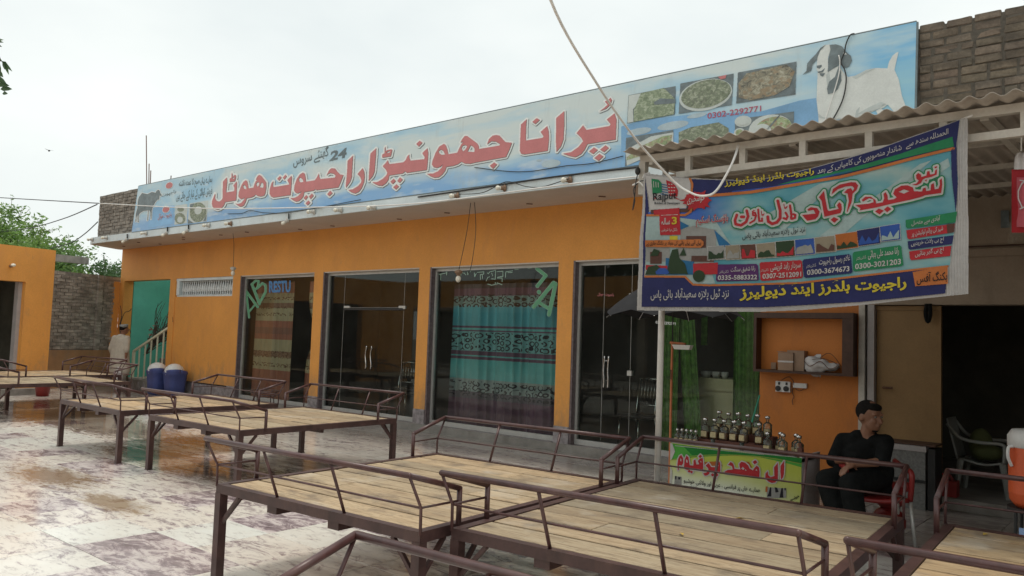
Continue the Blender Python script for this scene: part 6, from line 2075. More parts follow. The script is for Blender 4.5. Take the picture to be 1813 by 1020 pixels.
q_ = MB(); q_.box((-3.602, Y0 - .147, 1.43), (-3.418, Y0 - .1, 1.45)); q_.build('tape', M['bag'], c1)
q_ = MB(); q_.box((-3.61, Y0 - .15, 1.546), (-3.42, Y0 - .01, 1.552), Matrix.Rotation(.08, 3, 'Y')); q_.build('flap', M['carton'], c1)
q_ = MB(); q_.box((-3.50, Y0 - .12, 1.337), (-3.30, Y0 - .006, 1.575)); o = q_.build('carton', M['carton']); tag(o, 'taller darker carton behind the taped one on the box shelf', 'carton')
q_ = MB()
def sack(u, v):
    a_ = 2 * PI * u
    th = PI * v
    n_ = .018 * math.sin(a_ * 5 + v * 9) + .014 * math.sin(a_ * 3 - v * 14)
    return Vector((-3.12 + (.22 + n_) * math.sin(th) * math.cos(a_), Y0 - .08 + (.065 + n_ * .4) * math.sin(th) * math.sin(a_), 1.405 + (.075 + n_) * math.cos(th) * (1 - .4 * math.cos(a_))))
q_.grid(sack, 28, 14)
tag(q_.build('plastic_bag', M['bag'], None, True), 'crumpled white polythene bag beside the cartons on the box shelf', 'bag')
q_ = MB(); q_.tube(catmull([(-3.3, Y0 - .12, 1.46), (-3.22, Y0 - .15, 1.40), (-3.1, Y0 - .155, 1.46), (-3.0, Y0 - .15, 1.38), (-2.92, Y0 - .13, 1.43), (-3.05, Y0 - .15, 1.49), (-3.2, Y0 - .14, 1.48)], 5), .004, 5)
q_.tube(catmull([(-3.12, Y0 - .1, 1.5), (-3.05, Y0 - .08, 1.555), (-2.98, Y0 - .08, 1.53), (-2.89, Y0 - .06, 1.40)], 5), .004, 5)
tag(q_.build('tangled_wire', M['rust']), 'thin brown wire tangled over the white bag on the shelf', 'wire')
q_ = MB(); q_.box((-3.73, Y0 - .03, 1.34), (-3.67, Y0 - .01, 1.42)); tag(q_.build('match_packet', M['carton']), 'tiny brown packet alone at the left end of the box shelf', 'packet')
sw = thing('socket_board', 'grey switch board with two round black sockets on the orange wall', 'socket', (-3.57, Y0, 1.13))
q_ = MB(); q_.box((-3.665, Y0 - .045, 1.075), (-3.49, Y0 - .001, 1.20)); q_.build('board', M['white_pl'], sw)
for x_ in (-3.632, -3.535):
    q_ = MB(); q_.lathe([(.033, 0), (.033, .012), (.018, .014), (0, .014)], 14, (x_, Y0 - .045, 1.115), (0, -1, 0)); q_.build('socket', M['black'], sw)
for x_ in (-3.62, -3.53):
    q_ = MB(); q_.box((x_ - .01, Y0 - .055, 1.16), (x_ + .01, Y0 - .045, 1.19)); q_.build('switch', M['black'], sw)
q_ = MB(); q_.box((-3.46, Y0 - .03, 1.135), (-3.30, Y0 - .001, 1.19)); tag(q_.build('junction_box', M['white_pl']), 'small grey junction strip right of the socket board', 'box')
q_ = MB(); q_.tube(catmull([(-3.6, Y0 - .03, 1.21), (-3.5, Y0 - .05, 1.26), (-3.45, Y0 - .03, 1.19), (-3.47, Y0 - .02, 1.08), (-3.45, Y0 - .02, 1.03), (-3.47, Y0 - .02, .98), (-3.46, Y0 - .02, .93)], 5), .004, 5)
q_.tube(catmull([(-3.44, Y0 - .02, 1.13), (-3.38, Y0 - .02, 1.10), (-3.3, Y0 - .02, 1.15)], 5), .003, 5)
tag(q_.build('loose_wire', M['wire_black']), 'loose black wire dangling below the socket board', 'wire')
q_ = MB(); q_.tube([on_y(1345, 700, Y0 - .06), on_y(1330, 752, Y0 - .25), on_y(1328, 775, Y0 - .5)], .011, 8)
tag(q_.build('green_stick', M['green_pipe']), 'green stick leaning against the left edge of the orange stall wall', 'stick')

# ------------------------------------------------------------------ behind the glass: curtains, counter, chairs
def curtain(name, x0, x1, z0, z1, y, m_, lab, folds, amp=.03, lean=0.0, pinch=None):
    q_ = MB()
    def fn(u, v):
        xx = x0 + (x1 - x0) * u + lean * (1 - v)
        if pinch:
            zc, f_ = pinch
            k_ = math.exp(-((z0 + (z1 - z0) * v - zc) / .35) ** 2) * f_
            xx = xx + (x0 - xx) * k_ if pinch[1] > 0 else xx + (x1 - xx) * -k_
        return Vector((xx, y + amp * (2 * abs(math.sin(u * folds * PI + .7 * math.sin(u * 9) + .3 * v)) ** .7 - 1) * (.6 + .4 * math.sin(u * 23 + 1)), z0 + (z1 - z0) * v))
    q_.grid(fn, folds * 14, 14)
    return tag(q_.build(name, m_, None, True), lab, 'curtain')
curtain('curtain', -15.55, -14.16, .13, 2.64, 9.74, M['curtain_cream'], 'wide red and cream striped curtain inside the first window', 9)
curtain('curtain', -13.62, -12.98, .13, 2.64, 9.74, M['curtain_cream'], 'narrow red and cream striped curtain at the right of the first window', 4, .03, 0, (1.55, -.5))
curtain('curtain', -9.50, -6.95, .13, 2.50, 9.78, M['curtain_teal'], 'teal curtain with purple scroll bands filling the second window', 15, .075)
curtain('curtain', -5.42, -5.16, .12, 2.6, 9.72, M['curtain_green'], 'green satin curtain hanging behind the white post and lamp stand', 3, .03, .0)
curtain('curtain', -5.26, -5.02, .12, 2.6, 9.78, M['curtain_green'], 'green satin curtain swept to the right behind the lamp stand', 2, .03, .22)
curtain('curtain', -4.36, -3.93, .12, 2.6, 9.72, M['curtain_green'], 'green satin curtain beside the orange stall wall', 5, .03)
q_ = MB(); q_.box((-5.06, 10.18, 1.6), (-4.97, 10.2, 2.6)); tag(q_.build('hanging_ribbon', M['curtain_green']), 'narrow green ribbon hanging in the dark room between the green curtains', 'ribbon')
c0, c1_ = on_y(1227, 668, 10.05), on_y(1320, 672, 10.05)
ct = thing('shop_counter', 'cream cash counter inside the room behind the green curtains', 'counter', (c0.x, 10.1, .1))
q_ = MB(); q_.box((c0.x + .05, 10.1, .1), (c1_.x + .4, 10.6, c0.z - .16)); q_.build('base', M['cream'], ct)
q_ = MB(); q_.box((c0.x, 10.05, c0.z - .159), (c1_.x + .45, 10.65, c0.z)); q_.build('top', M['cream'], ct)
for n, (x_, w_) in enumerate(((.12, .15), (.27, .12), (.40, .1))):
    q_ = MB(); q_.lathe([(w_ * .3, 0), (w_ * .5, .05), (w_ * .5, .09), (w_ * .45, .09), (w_ * .28, .02), (0, .02)], 12, (c0.x + x_, 10.2, c0.z + .001))
    tag(q_.build('bowl', M['white_pl'], None, True), ('widest white bowl on the cream counter', 'middle white cup on the cream counter', 'rightmost white cup on the cream counter')[n], 'bowl', 'crockery on the counter')
def chrome_chair(x_, y_, rz_, lab):
    t = thing('dining_chair', lab, 'chair', (x_, y_, .1), rz_)
    def part(nm, mb_, mm):
        o = bpy.data.objects.new(nm, mb_.mesh(nm, mm, True)); COL.objects.link(o); o.parent = t
    m_ = MB(); m_.box((-.2, -.2, .43), (.2, .2, .47)); part('seat', m_, M['black'])
    for sx in (-1, 1):
        m_ = MB(); m_.tube([(sx * .19, -.19, 0), (sx * .18, -.17, .43)], .011, 8); part('leg', m_, M['chrome'])
        m_ = MB(); m_.tube([(sx * .19, .21, 0), (sx * .18, .17, .45), (sx * .17, .24, .98)], .011, 8); part('leg', m_, M['chrome'])
    m_ = MB(); m_.tube([(-.17, .24, .98), (.17, .24, .98)], .011, 8); m_.tube([(-.17, .2, .6), (.17, .2, .6)], .008, 8); part('back_rail', m_, M['chrome'])
    for k in range(5):
        m_ = MB(); m_.tube([(-.12 + .06 * k, .2, .6), (-.12 + .06 * k, .24, .98)], .005, 6); part('back_rod', m_, M['chrome'])
chrome_chair(-11.15, 10.15, .3, 'chrome and black dining chair behind the first glass door')
chrome_chair(-5.95, 10.0, -.2, 'chrome and black dining chair behind the second glass door')

# ------------------------------------------------------------------ kitchen side
M['shaded_white'] = mat('shaded_white_plastic', (.26, .27, .25), .5, var=.15)  # white plastic with the kitchen's shade put into its colour
wc = thing('plastic_chair', 'dim white plastic armchair inside the dark kitchen opening', 'chair', (-1.55, 9.95, .1))
q_ = MB()
q_.grid(lambda u, v: Vector((-1.78 + .42 * u, 9.75 + .42 * v, .46 + .02 * math.cos(u * 6) - .03 * v)), 10, 10)
o = q_.build('seat', M['shaded_white'], wc, True); o.modifiers.new('thickness', 'SOLIDIFY').thickness = .02
for x_, y_, lx, ly in ((-1.77, 9.76, -.04, -.03), (-1.38, 9.76, .05, -.03), (-1.77, 10.16, -.04, .05), (-1.38, 10.16, .05, .05)):
    q_ = MB(); q_.tube([(x_, y_, .46), (x_ + lx, y_ + ly, .1)], .022, 6, taper=[.035, .022]); q_.build('leg', M['shaded_white'], wc)
q_ = MB(); q_.grid(lambda u, v: Vector((-1.80 - .10 * v - .02 * math.sin(PI * u), 9.78 + .42 * u, .47 + .42 * v)), 8, 6)
o = q_.build('backrest', M['shaded_white'], wc, True); o.modifiers.new('thickness', 'SOLIDIFY').thickness = .018
for y_ in (9.74, 10.2):
    q_ = MB(); q_.tube(catmull([(-1.90, y_, .84), (-1.78, y_, .70), (-1.6, y_, .665), (-1.40, y_, .665), (-1.36, y_, .62), (-1.37, y_, .46)], 4), .018, 8); q_.build('armrest', M['shaded_white'], wc, True)
q_ = MB(); q_.ell((-1.62, 10.0, .62), (.12, .11, .18)); q_.ell((-1.55, 9.95, .55), (.15, .13, .09))
tag(q_.build('sack', M['olive'], None, True), 'olive cloth bundle propped on the white plastic chair', 'sack')
cr = thing('mesh_crate', 'grey wire mesh box with a pale lid beside the plywood door', 'crate', (-2.05, 9.1, 0))
q_ = MB(); q_.box((-2.30, 8.98, .0), (-1.95, 9.3, .585)); q_.build('box_body', M['mesh_box'], cr)
q_ = MB(); q_.box((-2.31, 8.97, .586), (-1.94, 9.3, .64)); q_.build('lid', M['grey_board'], cr)
q_ = MB(); q_.box((-2.31, 8.965, .27), (-1.94, 8.979, .30)); q_.build('band', M['black'], cr)
q_ = MB(); q_.box((-2.36, 9.0, .642), (-1.86, 9.32, .66)); tag(q_.build('dark_board', M['dark_wood']), 'dark board lying across the mesh crate', 'board')
q_ = MB(); q_.box((-1.93, 8.99, 0), (-1.86, 9.3, .62)); tag(q_.build('steel_cabinet', M['black']), 'narrow black cabinet squeezed between mesh crate and door edge', 'cabinet')
rc = thing('red_canister', 'small red plastic jerrycan by the kitchen step', 'canister', (-1.85, 9.45, .1))
q_ = MB(); q_.box((-1.95, 9.38, .105), (-1.74, 9.52, .27)); q_.build('can_body', M['red_pl'], rc)
q_ = MB(); q_.tube(catmull([(-1.93, 9.45, .27), (-1.9, 9.45, .32), (-1.82, 9.45, .32), (-1.79, 9.45, .27)], 4), .014, 6); q_.build('handle', M['red_pl'], rc)

# water cooler at the right edge, on a steel stand
cx, cy = -.685, 6.42
wk = thing('water_cooler', 'orange water cooler with a white lid at the right edge', 'cooler', (cx, cy, .58))
q_ = MB()
prof = [(.15, .585), (.185, .63), (.19, .68)]
z_ = .68
while z_ < .985:
    prof += [(.192, z_ + .004), (.188, z_ + .009)]
    z_ += .0125
q_.lathe(prof + [(.19, .985)], 40, (cx, cy, 0)); q_.build('tank', M['cooler_or'], wk, True)
q_ = MB(); q_.lathe([(.192, .986), (.196, .99), (.196, 1.06), (.17, 1.10), (.08, 1.105), (0, 1.105)], 40, (cx, cy, 0)); q_.build('lid', M['white_pl'], wk, True)
q_ = MB(); q_.lathe([(.07, 1.106), (.07, 1.145), (.06, 1.15), (0, 1.15)], 20, (cx + .03, cy, 0)); q_.build('cap', M['cooler_or'], wk, True)
lft = -CR.copy(); lft.z = 0; lft.normalize()
q_ = MB(); c0 = Vector((cx, cy, 0)) + lft * .19
q_.tube(catmull([c0 + Vector((0, 0, .99)), c0 + lft * .03 + Vector((0, 0, .985)), c0 + lft * .035 + Vector((0, 0, .92)), c0 + lft * .01 + Vector((0, 0, .86))], 5), .011, 8); q_.build('handle', M['white_pl'], wk, True)
sd2 = thing('cooler_stand', 'dark steel stand carrying the orange water cooler', 'stand', (cx, cy, 0))
q_ = MB(); q_.lathe([(.19, .56), (.2, .56), (.2, .583), (.19, .583)], 24, (cx, cy, 0)); q_.tube([(cx - .17, cy, .575), (cx + .17, cy, .575)], .012, 6); q_.tube([(cx, cy - .17, .575), (cx, cy + .17, .575)], .012, 6); q_.build('ring', M['wire_black'], sd2)
for k in range(4):
    a_ = PI / 4 + k * PI / 2
    q_ = MB(); q_.tube([(cx + .185 * math.cos(a_), cy + .185 * math.sin(a_), .57), (cx + .2 * math.cos(a_), cy + .2 * math.sin(a_), 0)], .012, 6); q_.build('leg', M['wire_black'], sd2)
q_ = MB(); p_ = on_y(1804, 912, 5.9); q_.box((p_.x, 5.9, .12), (p_.x + .4, 5.915, .53), Matrix.Rotation(.05, 3, 'Z'))
tag(q_.build('blue_board', M['blue_sheet']), 'pale blue sheet edge standing below the cooler at the right border', 'board')

# red packet hanging under the awning at the right edge
hp = thing('hanging_packet', 'red packet with a cream crumpled top hanging at the right edge', 'packet', tuple(on_y(1806, 340, 5.2)))
q_ = MB()
q_.grid(lambda u, v: on_y(1791 + 42 * u, 412 - 112 * v, 5.2 - .03 * math.sin(PI * u) * math.sin(PI * min(1, v + .12))), 10, 10)
q_.build('packet', M['b_red'], hp, True)
q_ = MB(); q_.grid(lambda u, v: on_y(1800 + 36 * u, 402 - 88 * v, 5.185 - .032 * math.sin(PI * u)), 8, 8); q_.build('packet_panel', mat('pink_print', (.50, .10, .13), .4, bmp=0), hp, True)
q_ = MB(); q_.grid(lambda u, v: on_y(1795 + 8 * v * v + (40 - 12 * v) * u, 300 - 30 * math.sin(PI / 2 * v), 5.19 - .02 * math.sin(u * 19) * v), 14, 5); q_.build('crumpled_top', M['bag'], hp, True)
def on_pk(px, py, l=0):
    return on_y(px, py, 5.15)
q_ = MB(); quads_to(q_, raster([], .3, 0, [([(1818, 318), (1809, 325), (1803, 338), (1803, 352), (1810, 368)], 2.2), ([(1806, 319), (1815, 321)], 2), ([(1806, 370), (1815, 366)], 2)]), on_pk, 1); q_.build('lettering', M['b_white'], hp)
q_ = MB(); a_, b_ = on_y(1808, 268, 5.19), on_y(1809, 205, 5.15); q_.tube([a_, b_], .004, 5); q_.build('string', M['wire_white'], hp)
q_ = MB(); q_.grid(lambda u, v: on_y(1784 + 30 * u, 428 - 40 * v + 4 * math.sin(u * 8), 5.3 + .02 * math.sin(u * 9 + v * 5)), 10, 6)
tag(q_.build('clear_packet', M['bottle_glass'], None, True), 'clear plastic packet hanging behind the red one', 'packet')
q_ = MB(); p_ = on_y(1778, 388, 9.37); q_.box((p_.x - .03, 9.365, p_.z - .09), (p_.x + .04, 9.38, p_.z + .09)); tag(q_.build('wall_notice', M['ink_slate']), 'small dark notice stuck on the wall above the kitchen opening', 'notice')

# ------------------------------------------------------------------ bins, bucket, stool, branches
for n, (bx_, by_) in enumerate(((-18.38, 9.0), (-17.72, 9.08))):
    t = thing('waste_bin', ('left blue bin with a white domed swing lid by the stair railing', 'right blue bin with a white domed lid against the orange wall')[n], 'bin', (bx_, by_, 0), 0, 'blue bins by the stairs')
    q_ = MB()
    
    def rbx(a_, r, z_):
        c_, s_ = math.cos(a_), math.sin(a_)
        k_ = (abs(c_) ** 4 + abs(s_) ** 4) ** -.25
        return Vector((bx_ + r * k_ * c_, by_ + r * .82 * k_ * s_, z_))
    pr_ = [(.19, 0), (.21, .01), (.235, .3), (.262, .50), (.272, .51), (.272, .55)]
    q_.grid(lambda u, v: rbx(2 * PI * u, pr_[round(v * 5)][0], pr_[round(v * 5)][1]), 32, 5); q_.build('bin_body', M['bin_blue'], t, True)
    q_ = MB(); q_.ell((bx_ - .03, by_ - .01, .55), (.255, .215, .20), 20); q_.build('lid', M['white_pl'], t, True)
    q_ = MB()
    q_.grid(lambda u, v: rbx(2 * PI * u, .266, .54 + v * (.02 + .07 * max(0, math.cos(2 * PI * u + .5)) ** 1.2)), 32, 3)
    o = q_.build('lid_collar', M['bin_blue'], t, True)
    o.modifiers.new('thickness', 'SOLIDIFY').thickness = .012
bk = thing('red_bucket', 'small red plastic bucket on the floor by the side building', 'bucket', (-18.85, 6.7, 0))
q_ = MB(); q_.lathe([(.12, 0), (.16, .27), (.17, .28), (.155, .27), (.115, .01), (0, .01)], 18, (-18.85, 6.7, 0)); q_.build('pail', M['red_pl'], bk, True)
q_ = MB(); q_.tube([(-18.85 + .16 * math.cos(PI * k / 10), 6.7, .27 - .1 * math.sin(PI * k / 10)) for k in range(11)], .005, 5); q_.build('handle', M['wire_black'], bk)
ws_ = on_y(468, 692, 8.2)
wt = thing('wire_stool', 'round wire stool between the plank table and the first curtained window', 'stool', (ws_.x, 8.2, 0))
zt_ = ws_.z
for rr, zz in ((.27, zt_), (.24, zt_ - .03), (.2, zt_ - .1)):
    q_ = MB(); q_.tube([(ws_.x + rr * math.cos(2 * PI * k / 24), 8.2 + rr * math.sin(2 * PI * k / 24), zz) for k in range(25)], .007, 6); q_.build('ring', M['maroon'], wt)
for k in range(4):
    a_ = .4 + k * PI / 2
    q_ = MB(); q_.tube([(ws_.x + .26 * math.cos(a_), 8.2 + .26 * math.sin(a_), zt_), (ws_.x + .2 * math.cos(a_), 8.2 + .2 * math.sin(a_), zt_ - .1), (ws_.x + .24 * math.cos(a_), 8.2 + .24 * math.sin(a_), 0)], .009, 6); q_.build('leg', M['maroon'], wt)

br = thing('branch_pile', 'heap of bare dry branches leaning against the teal stair wall', 'branches', (-20.0, 10.0, .3))
rg = random.Random(9)
for k in range(38):
    sx0 = rg.uniform(-20.55, -19.3)
    s0 = Vector((sx0, rg.uniform(9.56, 9.74), .72 + (sx0 + 20.7) * .42 + rg.uniform(0, .25)))
    L = rg.uniform(.7, 1.5)
    d = Vector((rg.uniform(.25, 1.0), rg.uniform(-.1, .35), rg.uniform(.5, 1.0))).normalized()
    pts = [s0]
    for j in range(4):
        d = (d + Vector((rg.gauss(.05, .16), rg.gauss(0, .1), rg.gauss(-.04, .16)))).normalized()
        pts.append(pts[-1] + d * L / 4)
    q_ = MB(); q_.tube(catmull(pts, 3), .012, 5, taper=[.015 - .0115 * i / 12 for i in range(13)])
    if k % 2:
        c = pts[2]
        q_.tube([c, c + Vector((rg.uniform(-.3, .3), .02, rg.uniform(.2, .45)))], .006, 4)
    q_.build('branch', M['twig'], br)
q_ = MB()
leaf_quads(rg, Vector((-19.75, 9.9, 1.85)), (.12, .1, .14), 16, .05, q_)
leaf_quads(rg, Vector((-20.75, 9.9, 1.32)), (.16, .1, .22), 26, .06, q_)
leaf_quads(rg, Vector((-20.5, 9.9, 1.5)), (.1, .1, .2), 16, .05, q_)
q_.build('dead_leaves', mat('dead_leaf', (.16, .09, .06), .8), br)
sp2 = thing('bare_sapling', 'thin forked bare sapling in front of the teal bay behind the walking man', 'sapling', (-20.9, 9.2, .0))
q_ = MB()
q_.tube(catmull([(-20.15, 9.1, 0), (-20.3, 9.1, .7), (-20.62, 9.1, 1.2), (-20.8, 9.1, 1.55), (-20.72, 9.1, 1.85), (-20.85, 9.1, 2.1)], 4), .02, 6, taper=[.03 - .0012 * i for i in range(21)])
q_.tube(catmull([(-20.8, 9.1, 1.55), (-20.6, 9.1, 1.9), (-20.35, 9.1, 1.95), (-20.2, 9.1, 2.02)], 4), .008, 5)
q_.tube(catmull([(-20.55, 9.1, 1.1), (-20.2, 9.1, .7), (-19.95, 9.1, .62)], 4), .010, 5)
q_.tube(catmull([(-20.62, 9.1, 1.2), (-20.3, 9.1, 1.5), (-20.15, 9.1, 1.4)], 4), .008, 5)
q_.build('trunk', M['twig'], sp2)

# ------------------------------------------------------------------ bulbs, cables, bird
bl = [(165, 424, 0), (190, 421, 0), (225, 424, 1), (260, 413, 0), (296, 412, 1), (333, 408, 1), (371, 399, 0), (410, 396, 2), (510, 390, 1), (557, 375, 0), (605, 372, 0), (664, 368, 0), (811, 347, 2), (894, 333, 2), (1010, 319, 2)]
nm15 = ['leftmost', 'second', 'third', 'fourth', 'fifth', 'sixth', 'seventh', 'eighth', 'ninth', 'tenth', 'eleventh', 'twelfth', 'thirteenth', 'fourteenth', 'rightmost']
for n, (px_, py_, k) in enumerate(bl):
    p_ = on_y(px_, py_, 8.328)
    t = thing('slab_lamp', nm15[n] + (' bulb from the left' if 0 < n < 14 else ' bulb of all') + ' along the pale blue slab edge' + (' in a brown holder' if k == 2 else ' beside a dark clip' if k == 1 else ''), 'lamp', tuple(p_), 0, 'bulbs along the slab edge')
    ax = Vector((-.45, -1, -.12)).normalized() if k != 1 else Vector((-.35, -.7, -.6)).normalized()
    q_ = MB(); q_.lathe([(.055, 0), (.055, .012), (.03, .03), (.028, .07)], 12, p_, ax); q_.build('lamp_holder', M['holder'] if k == 2 else M['holder_w'], t, True)
    q_ = MB(); c_ = p_ + ax * .11; q_.ell(c_, (.036, .036, .036)); q_.lathe([(.02, .06), (.03, .09)], 10, p_, ax); q_.build('bulb', M['bulb'], t, True)
    if k == 1:
        q_ = MB(); q_.bar(p_ + Vector((.05, -.02, .02)), p_ + Vector((.06, -.03, .12)), .02, .03); q_.build('clip', M['black'], t)
for n, (q0, q1, yy) in enumerate((((411, 400), (413, 474), 8.9), ((834, 352), (812, 480), 8.6))):
    a_, b_ = on_y(*q0, yy), on_y(*q1, yy)
    t = thing('hanging_bulb', ('bulb hanging on a short wire above the baluster vent', 'white bulb dangling on a long wire before the teal curtained window')[n], 'lamp', tuple(b_), 0, 'bulbs hanging from the slab')
    a_.z = max(a_.z, ZS)
    q_ = MB(); q_.tube(catmull([a_, (a_ + b_) / 2 + Vector((.04, 0, .05)), b_], 6), .005, 5); q_.build('wire', M['wire_black'], t)
    if n == 1:
        c2 = on_y(836, 462, yy)
        d2 = on_y(840, 356, yy)
        q_ = MB(); q_.tube(catmull([d2, (d2 + c2) / 2 + Vector((.05, 0, 0)), c2, c2 + Vector((-.06, 0, -.2))], 6), .005, 5); q_.build('wire', M['wire_black'], t)
    q_ = MB(); q_.lathe([(.02, .02), (.06, 0), (.065, -.02), (.035, -.05), (.03, -.07)], 14, b_); q_.build('lamp_holder', M['holder_w'] if n == 0 else M['holder'], t, True)
    q_ = MB(); q_.ell(b_ + Vector((0, 0, -.12)), (.042, .042, .055)); q_.build('bulb', M['bulb'], t, True)


def cable(name, pts, r, m_, lab, cat='cable', n=6, group=None):
    q_ = MB(); q_.tube(catmull(pts, n), r, 6)
    return tag(q_.build(name, M[m_], None, True), lab, cat, group)
cable('cable', [on_y(-260, 334, 8.15), on_y(0, 350, 8.15), on_y(175, 360, 8.2)], .013, 'wire_black', 'black cable crossing the sky to the end of the brick parapet')
cable('cable', [on_y(175, 360, 8.22), on_y(360, 369, 8.22), on_y(560, 367, 8.24), on_y(740, 360, 8.24), on_y(1000, 327, 8.25), on_y(1135, 312, 8.25)], .011, 'wire_white', 'white cable strung along the whole face of the sign and slab')
cable('cable', [on_y(172, 362, 8.4), on_y(110, 388, 9.5), on_y(40, 406, 10.5), on_y(-60, 418, 12)], .014, 'wire_black', 'black cable from the parapet end down into the bright tree')
cable('cable', [on_y(173, 393, 8.45), on_y(150, 414, 9.0), on_y(125, 430, 9.6), on_y(90, 440, 10.5)], .014, 'wire_black', 'short black cable from the parapet end sagging towards the concrete beam')
def sl(px, py, l=4):
    return on_sign(px, py, l) - Vector((0, .012, 0))
cable('sign_wire', [sl(405, 379), sl(430, 378), sl(445, 373), sl(470, 377), sl(520, 376), sl(640, 354)], .006, 'wire_black', 'thin dark wire lying along the foot of the sign\'s left part', 'wire')
cable('sign_wire', [sl(842, 297), sl(900, 304), sl(940, 304), sl(975, 299), sl(1006, 294), sl(1050, 290), sl(1105, 277)], .006, 'wire_black', 'thin dark wire drooping below the right hand red word on the sign', 'wire')
cable('sign_wire', [on_y(740, 349, 8.31), on_y(850, 333, 8.31), on_y(983, 313, 8.31), on_y(1132, 296, 8.31)], .012, 'wire_black', 'black cable running along the top edge of the slab', 'wire')
cable('sign_wire', [on_y(812, 344, 8.25), on_y(855, 341, 8.25), on_y(896, 322, 8.25), on_y(930, 330, 8.25), on_y(960, 331, 8.25), on_y(1008, 316, 8.25)], .006, 'wire_black', 'thin wire looping between the three brown bulb holders', 'wire')
g_ = lambda a_, b_: sl(1410 + a_ / 5.668, 50 + b_ / 5.668, 6)
cable('goat_wire', [g_(590, 62), g_(545, 80), g_(505, 170), g_(490, 250), g_(455, 350), g_(490, 420), g_(508, 530), g_(480, 700), g_(420, 840), g_(350, 960)], .007, 'wire_black', 'dark wire curling down over the printed goat', 'wire')
cable('goat_wire', [g_(432, 280), g_(445, 350), g_(430, 490), g_(370, 700), g_(290, 950)], .006, 'wire_white', 'pale wire hanging down across the goat\'s chest', 'wire')
lp = [along(930, -210, 3.4), along(975, 0, 3.9), along(1058, 150, 4.55), along(1130, 252, 5.2), on_y(1190, 318, 4.84), on_y(1222, 341, 4.83), on_y(1247, 347, 4.83), on_y(1268, 338, 4.84), on_y(1290, 302, 4.86), on_y(1302, 275, 4.9), on_y(1307, 257, 5.0)]
cable('thick_cable', lp, .0082, 'wire_white', 'thick white cable swooping down from the sky and looping across the banner\'s corner', 'cable', 8)
dw = [on_y(1131, 300, 5.0), on_y(1126, 322, 4.99), on_y(1124, 345, 4.99), on_y(1120, 372, 4.99), on_y(1124, 355, 4.98), on_y(1122, 335, 4.98), on_y(1132, 322, 5.0), on_y(1140, 320, 5.0)]
cable('loose_wire', dw, .004, 'wire_black', 'tangled thin wires dangling from the awning\'s left corner post', 'wire')
q_ = MB(); q_.ell(on_y(1129, 303, 5.0), (.02, .02, .03)); tag(q_.build('cable_clip', M['black']), 'black clip where wires meet the awning corner post', 'clip')
bp_ = along(87, 267, 60)
bd = thing('bird', 'tiny dark bird flying in the sky at left', 'bird', tuple(bp_))
q_ = MB(); q_.ell(bp_, (.16, .07, .06), 10); q_.add([bp_ + Vector(v) for v in ((-.05, 0, .02), (.08, 0, .02), (.02, -.3, .10), (-.04, -.28, .09))], [(0, 1, 2, 3)]); q_.add([bp_ + Vector(v) for v in ((-.05, 0, .02), (.08, 0, .02), (.02, .3, .10), (-.04, .28, .09))], [(0, 1, 2, 3)]); q_.add([bp_ + Vector(v) for v in ((.12, 0, 0), (.26, .05, 0), (.26, -.05, 0))], [(0, 1, 2)])
q_.build('bird_body', M['black'], bd)

# ------------------------------------------------------------------ people
def cap(mb_, p, q, r0, r1, n=14):
    mb_.tube([p, q], r0, n, taper=[r0, r1]); mb_.ell(p, (r0,) * 3, n); mb_.ell(q, (r1,) * 3, n)


def body_mesh(mb_, name, m_, parent, voxel=.01, smooth=4):
    me = mb_.mesh(name, m_, True)
    o = bpy.data.objects.new(name, me); COL.objects.link(o)
    r_ = o.modifiers.new('r', 'REMESH'); r_.mode = 'VOXEL'; r_.voxel_size = voxel
    s_ = o.modifiers.new('s', 'SMOOTH'); s_.factor = .5; s_.iterations = smooth
    bpy.context.view_layer.update()
    ev = o.evaluated_get(bpy.context.evaluated_depsgraph_get())
    me2 = bpy.data.meshes.new_from_object(ev)
    o.modifiers.clear()
    o.data = me2
    bpy.data.meshes.remove(me)
    me2.materials.clear(); me2.materials.append(m_)
    me2.polygons.foreach_set('use_smooth', [True] * len(me2.polygons))
    off = parent_world(parent)
    me2.transform(Matrix.Translation(-off))
    o.parent = parent
    return o


def head(mb_, hr, hd, hair, c, fwd, up, k=1.0):
    """head at centre c looking along fwd"""
    f_, u_ = fwd.normalized(), up.normalized()
    s_ = f_.cross(u_).normalized()
    u_ = s_.cross(f_)
    R = Matrix((s_, f_, u_)).transposed()
    L = lambda x, y, z: c + R @ Vector((x * k, y * k, z * k))
    mb_.ell(L(0, -.012, .02), (.076 * k, .098 * k, .10 * k), 20, R)
    mb_.ell(L(0, .035, -.045), (.058 * k, .062 * k, .075 * k), 18, R)       # jaw / face
    mb_.ell(L(0, .062, -.088), (.026 * k, .026 * k, .022 * k), 12, R)       # chin
    cap(mb_, L(0, .092, .012), L(0, .112, -.026), .009 * k, .014 * k, 10)    # nose
    for sx in (-1, 1):
        mb_.ell(L(sx * .076, -.008, -.012), (.010 * k, .022 * k, .032 * k), 10, R)   # ear
        mb_.ell(L(sx * .034, .078, -.022), (.022 * k, .016 * k, .018 * k), 10, R)  # cheek
        mb_.ell(L(sx * .03, .082, .03), (.026 * k, .014 * k, .009 * k), 10, R)     # brow
    mb_.ell(L(0, .092, -.052), (.024 * k, .012 * k, .006 * k), 10, R)
    mb_.ell(L(0, .090, -.064), (.020 * k, .012 * k, .007 * k), 10, R)
    if hair:
        hair.ell(L(0, -.024, .032), (.080 * k, .098 * k, .090 * k), 20, R)
        hair.ell(L(0, .030, .076), (.060 * k, .058 * k, .032 * k), 16, R)
        for sx in (-1, 1):
            hair.ell(L(sx * .066, -.022, .02), (.014 * k, .045 * k, .045 * k), 12, R)
    return L, R


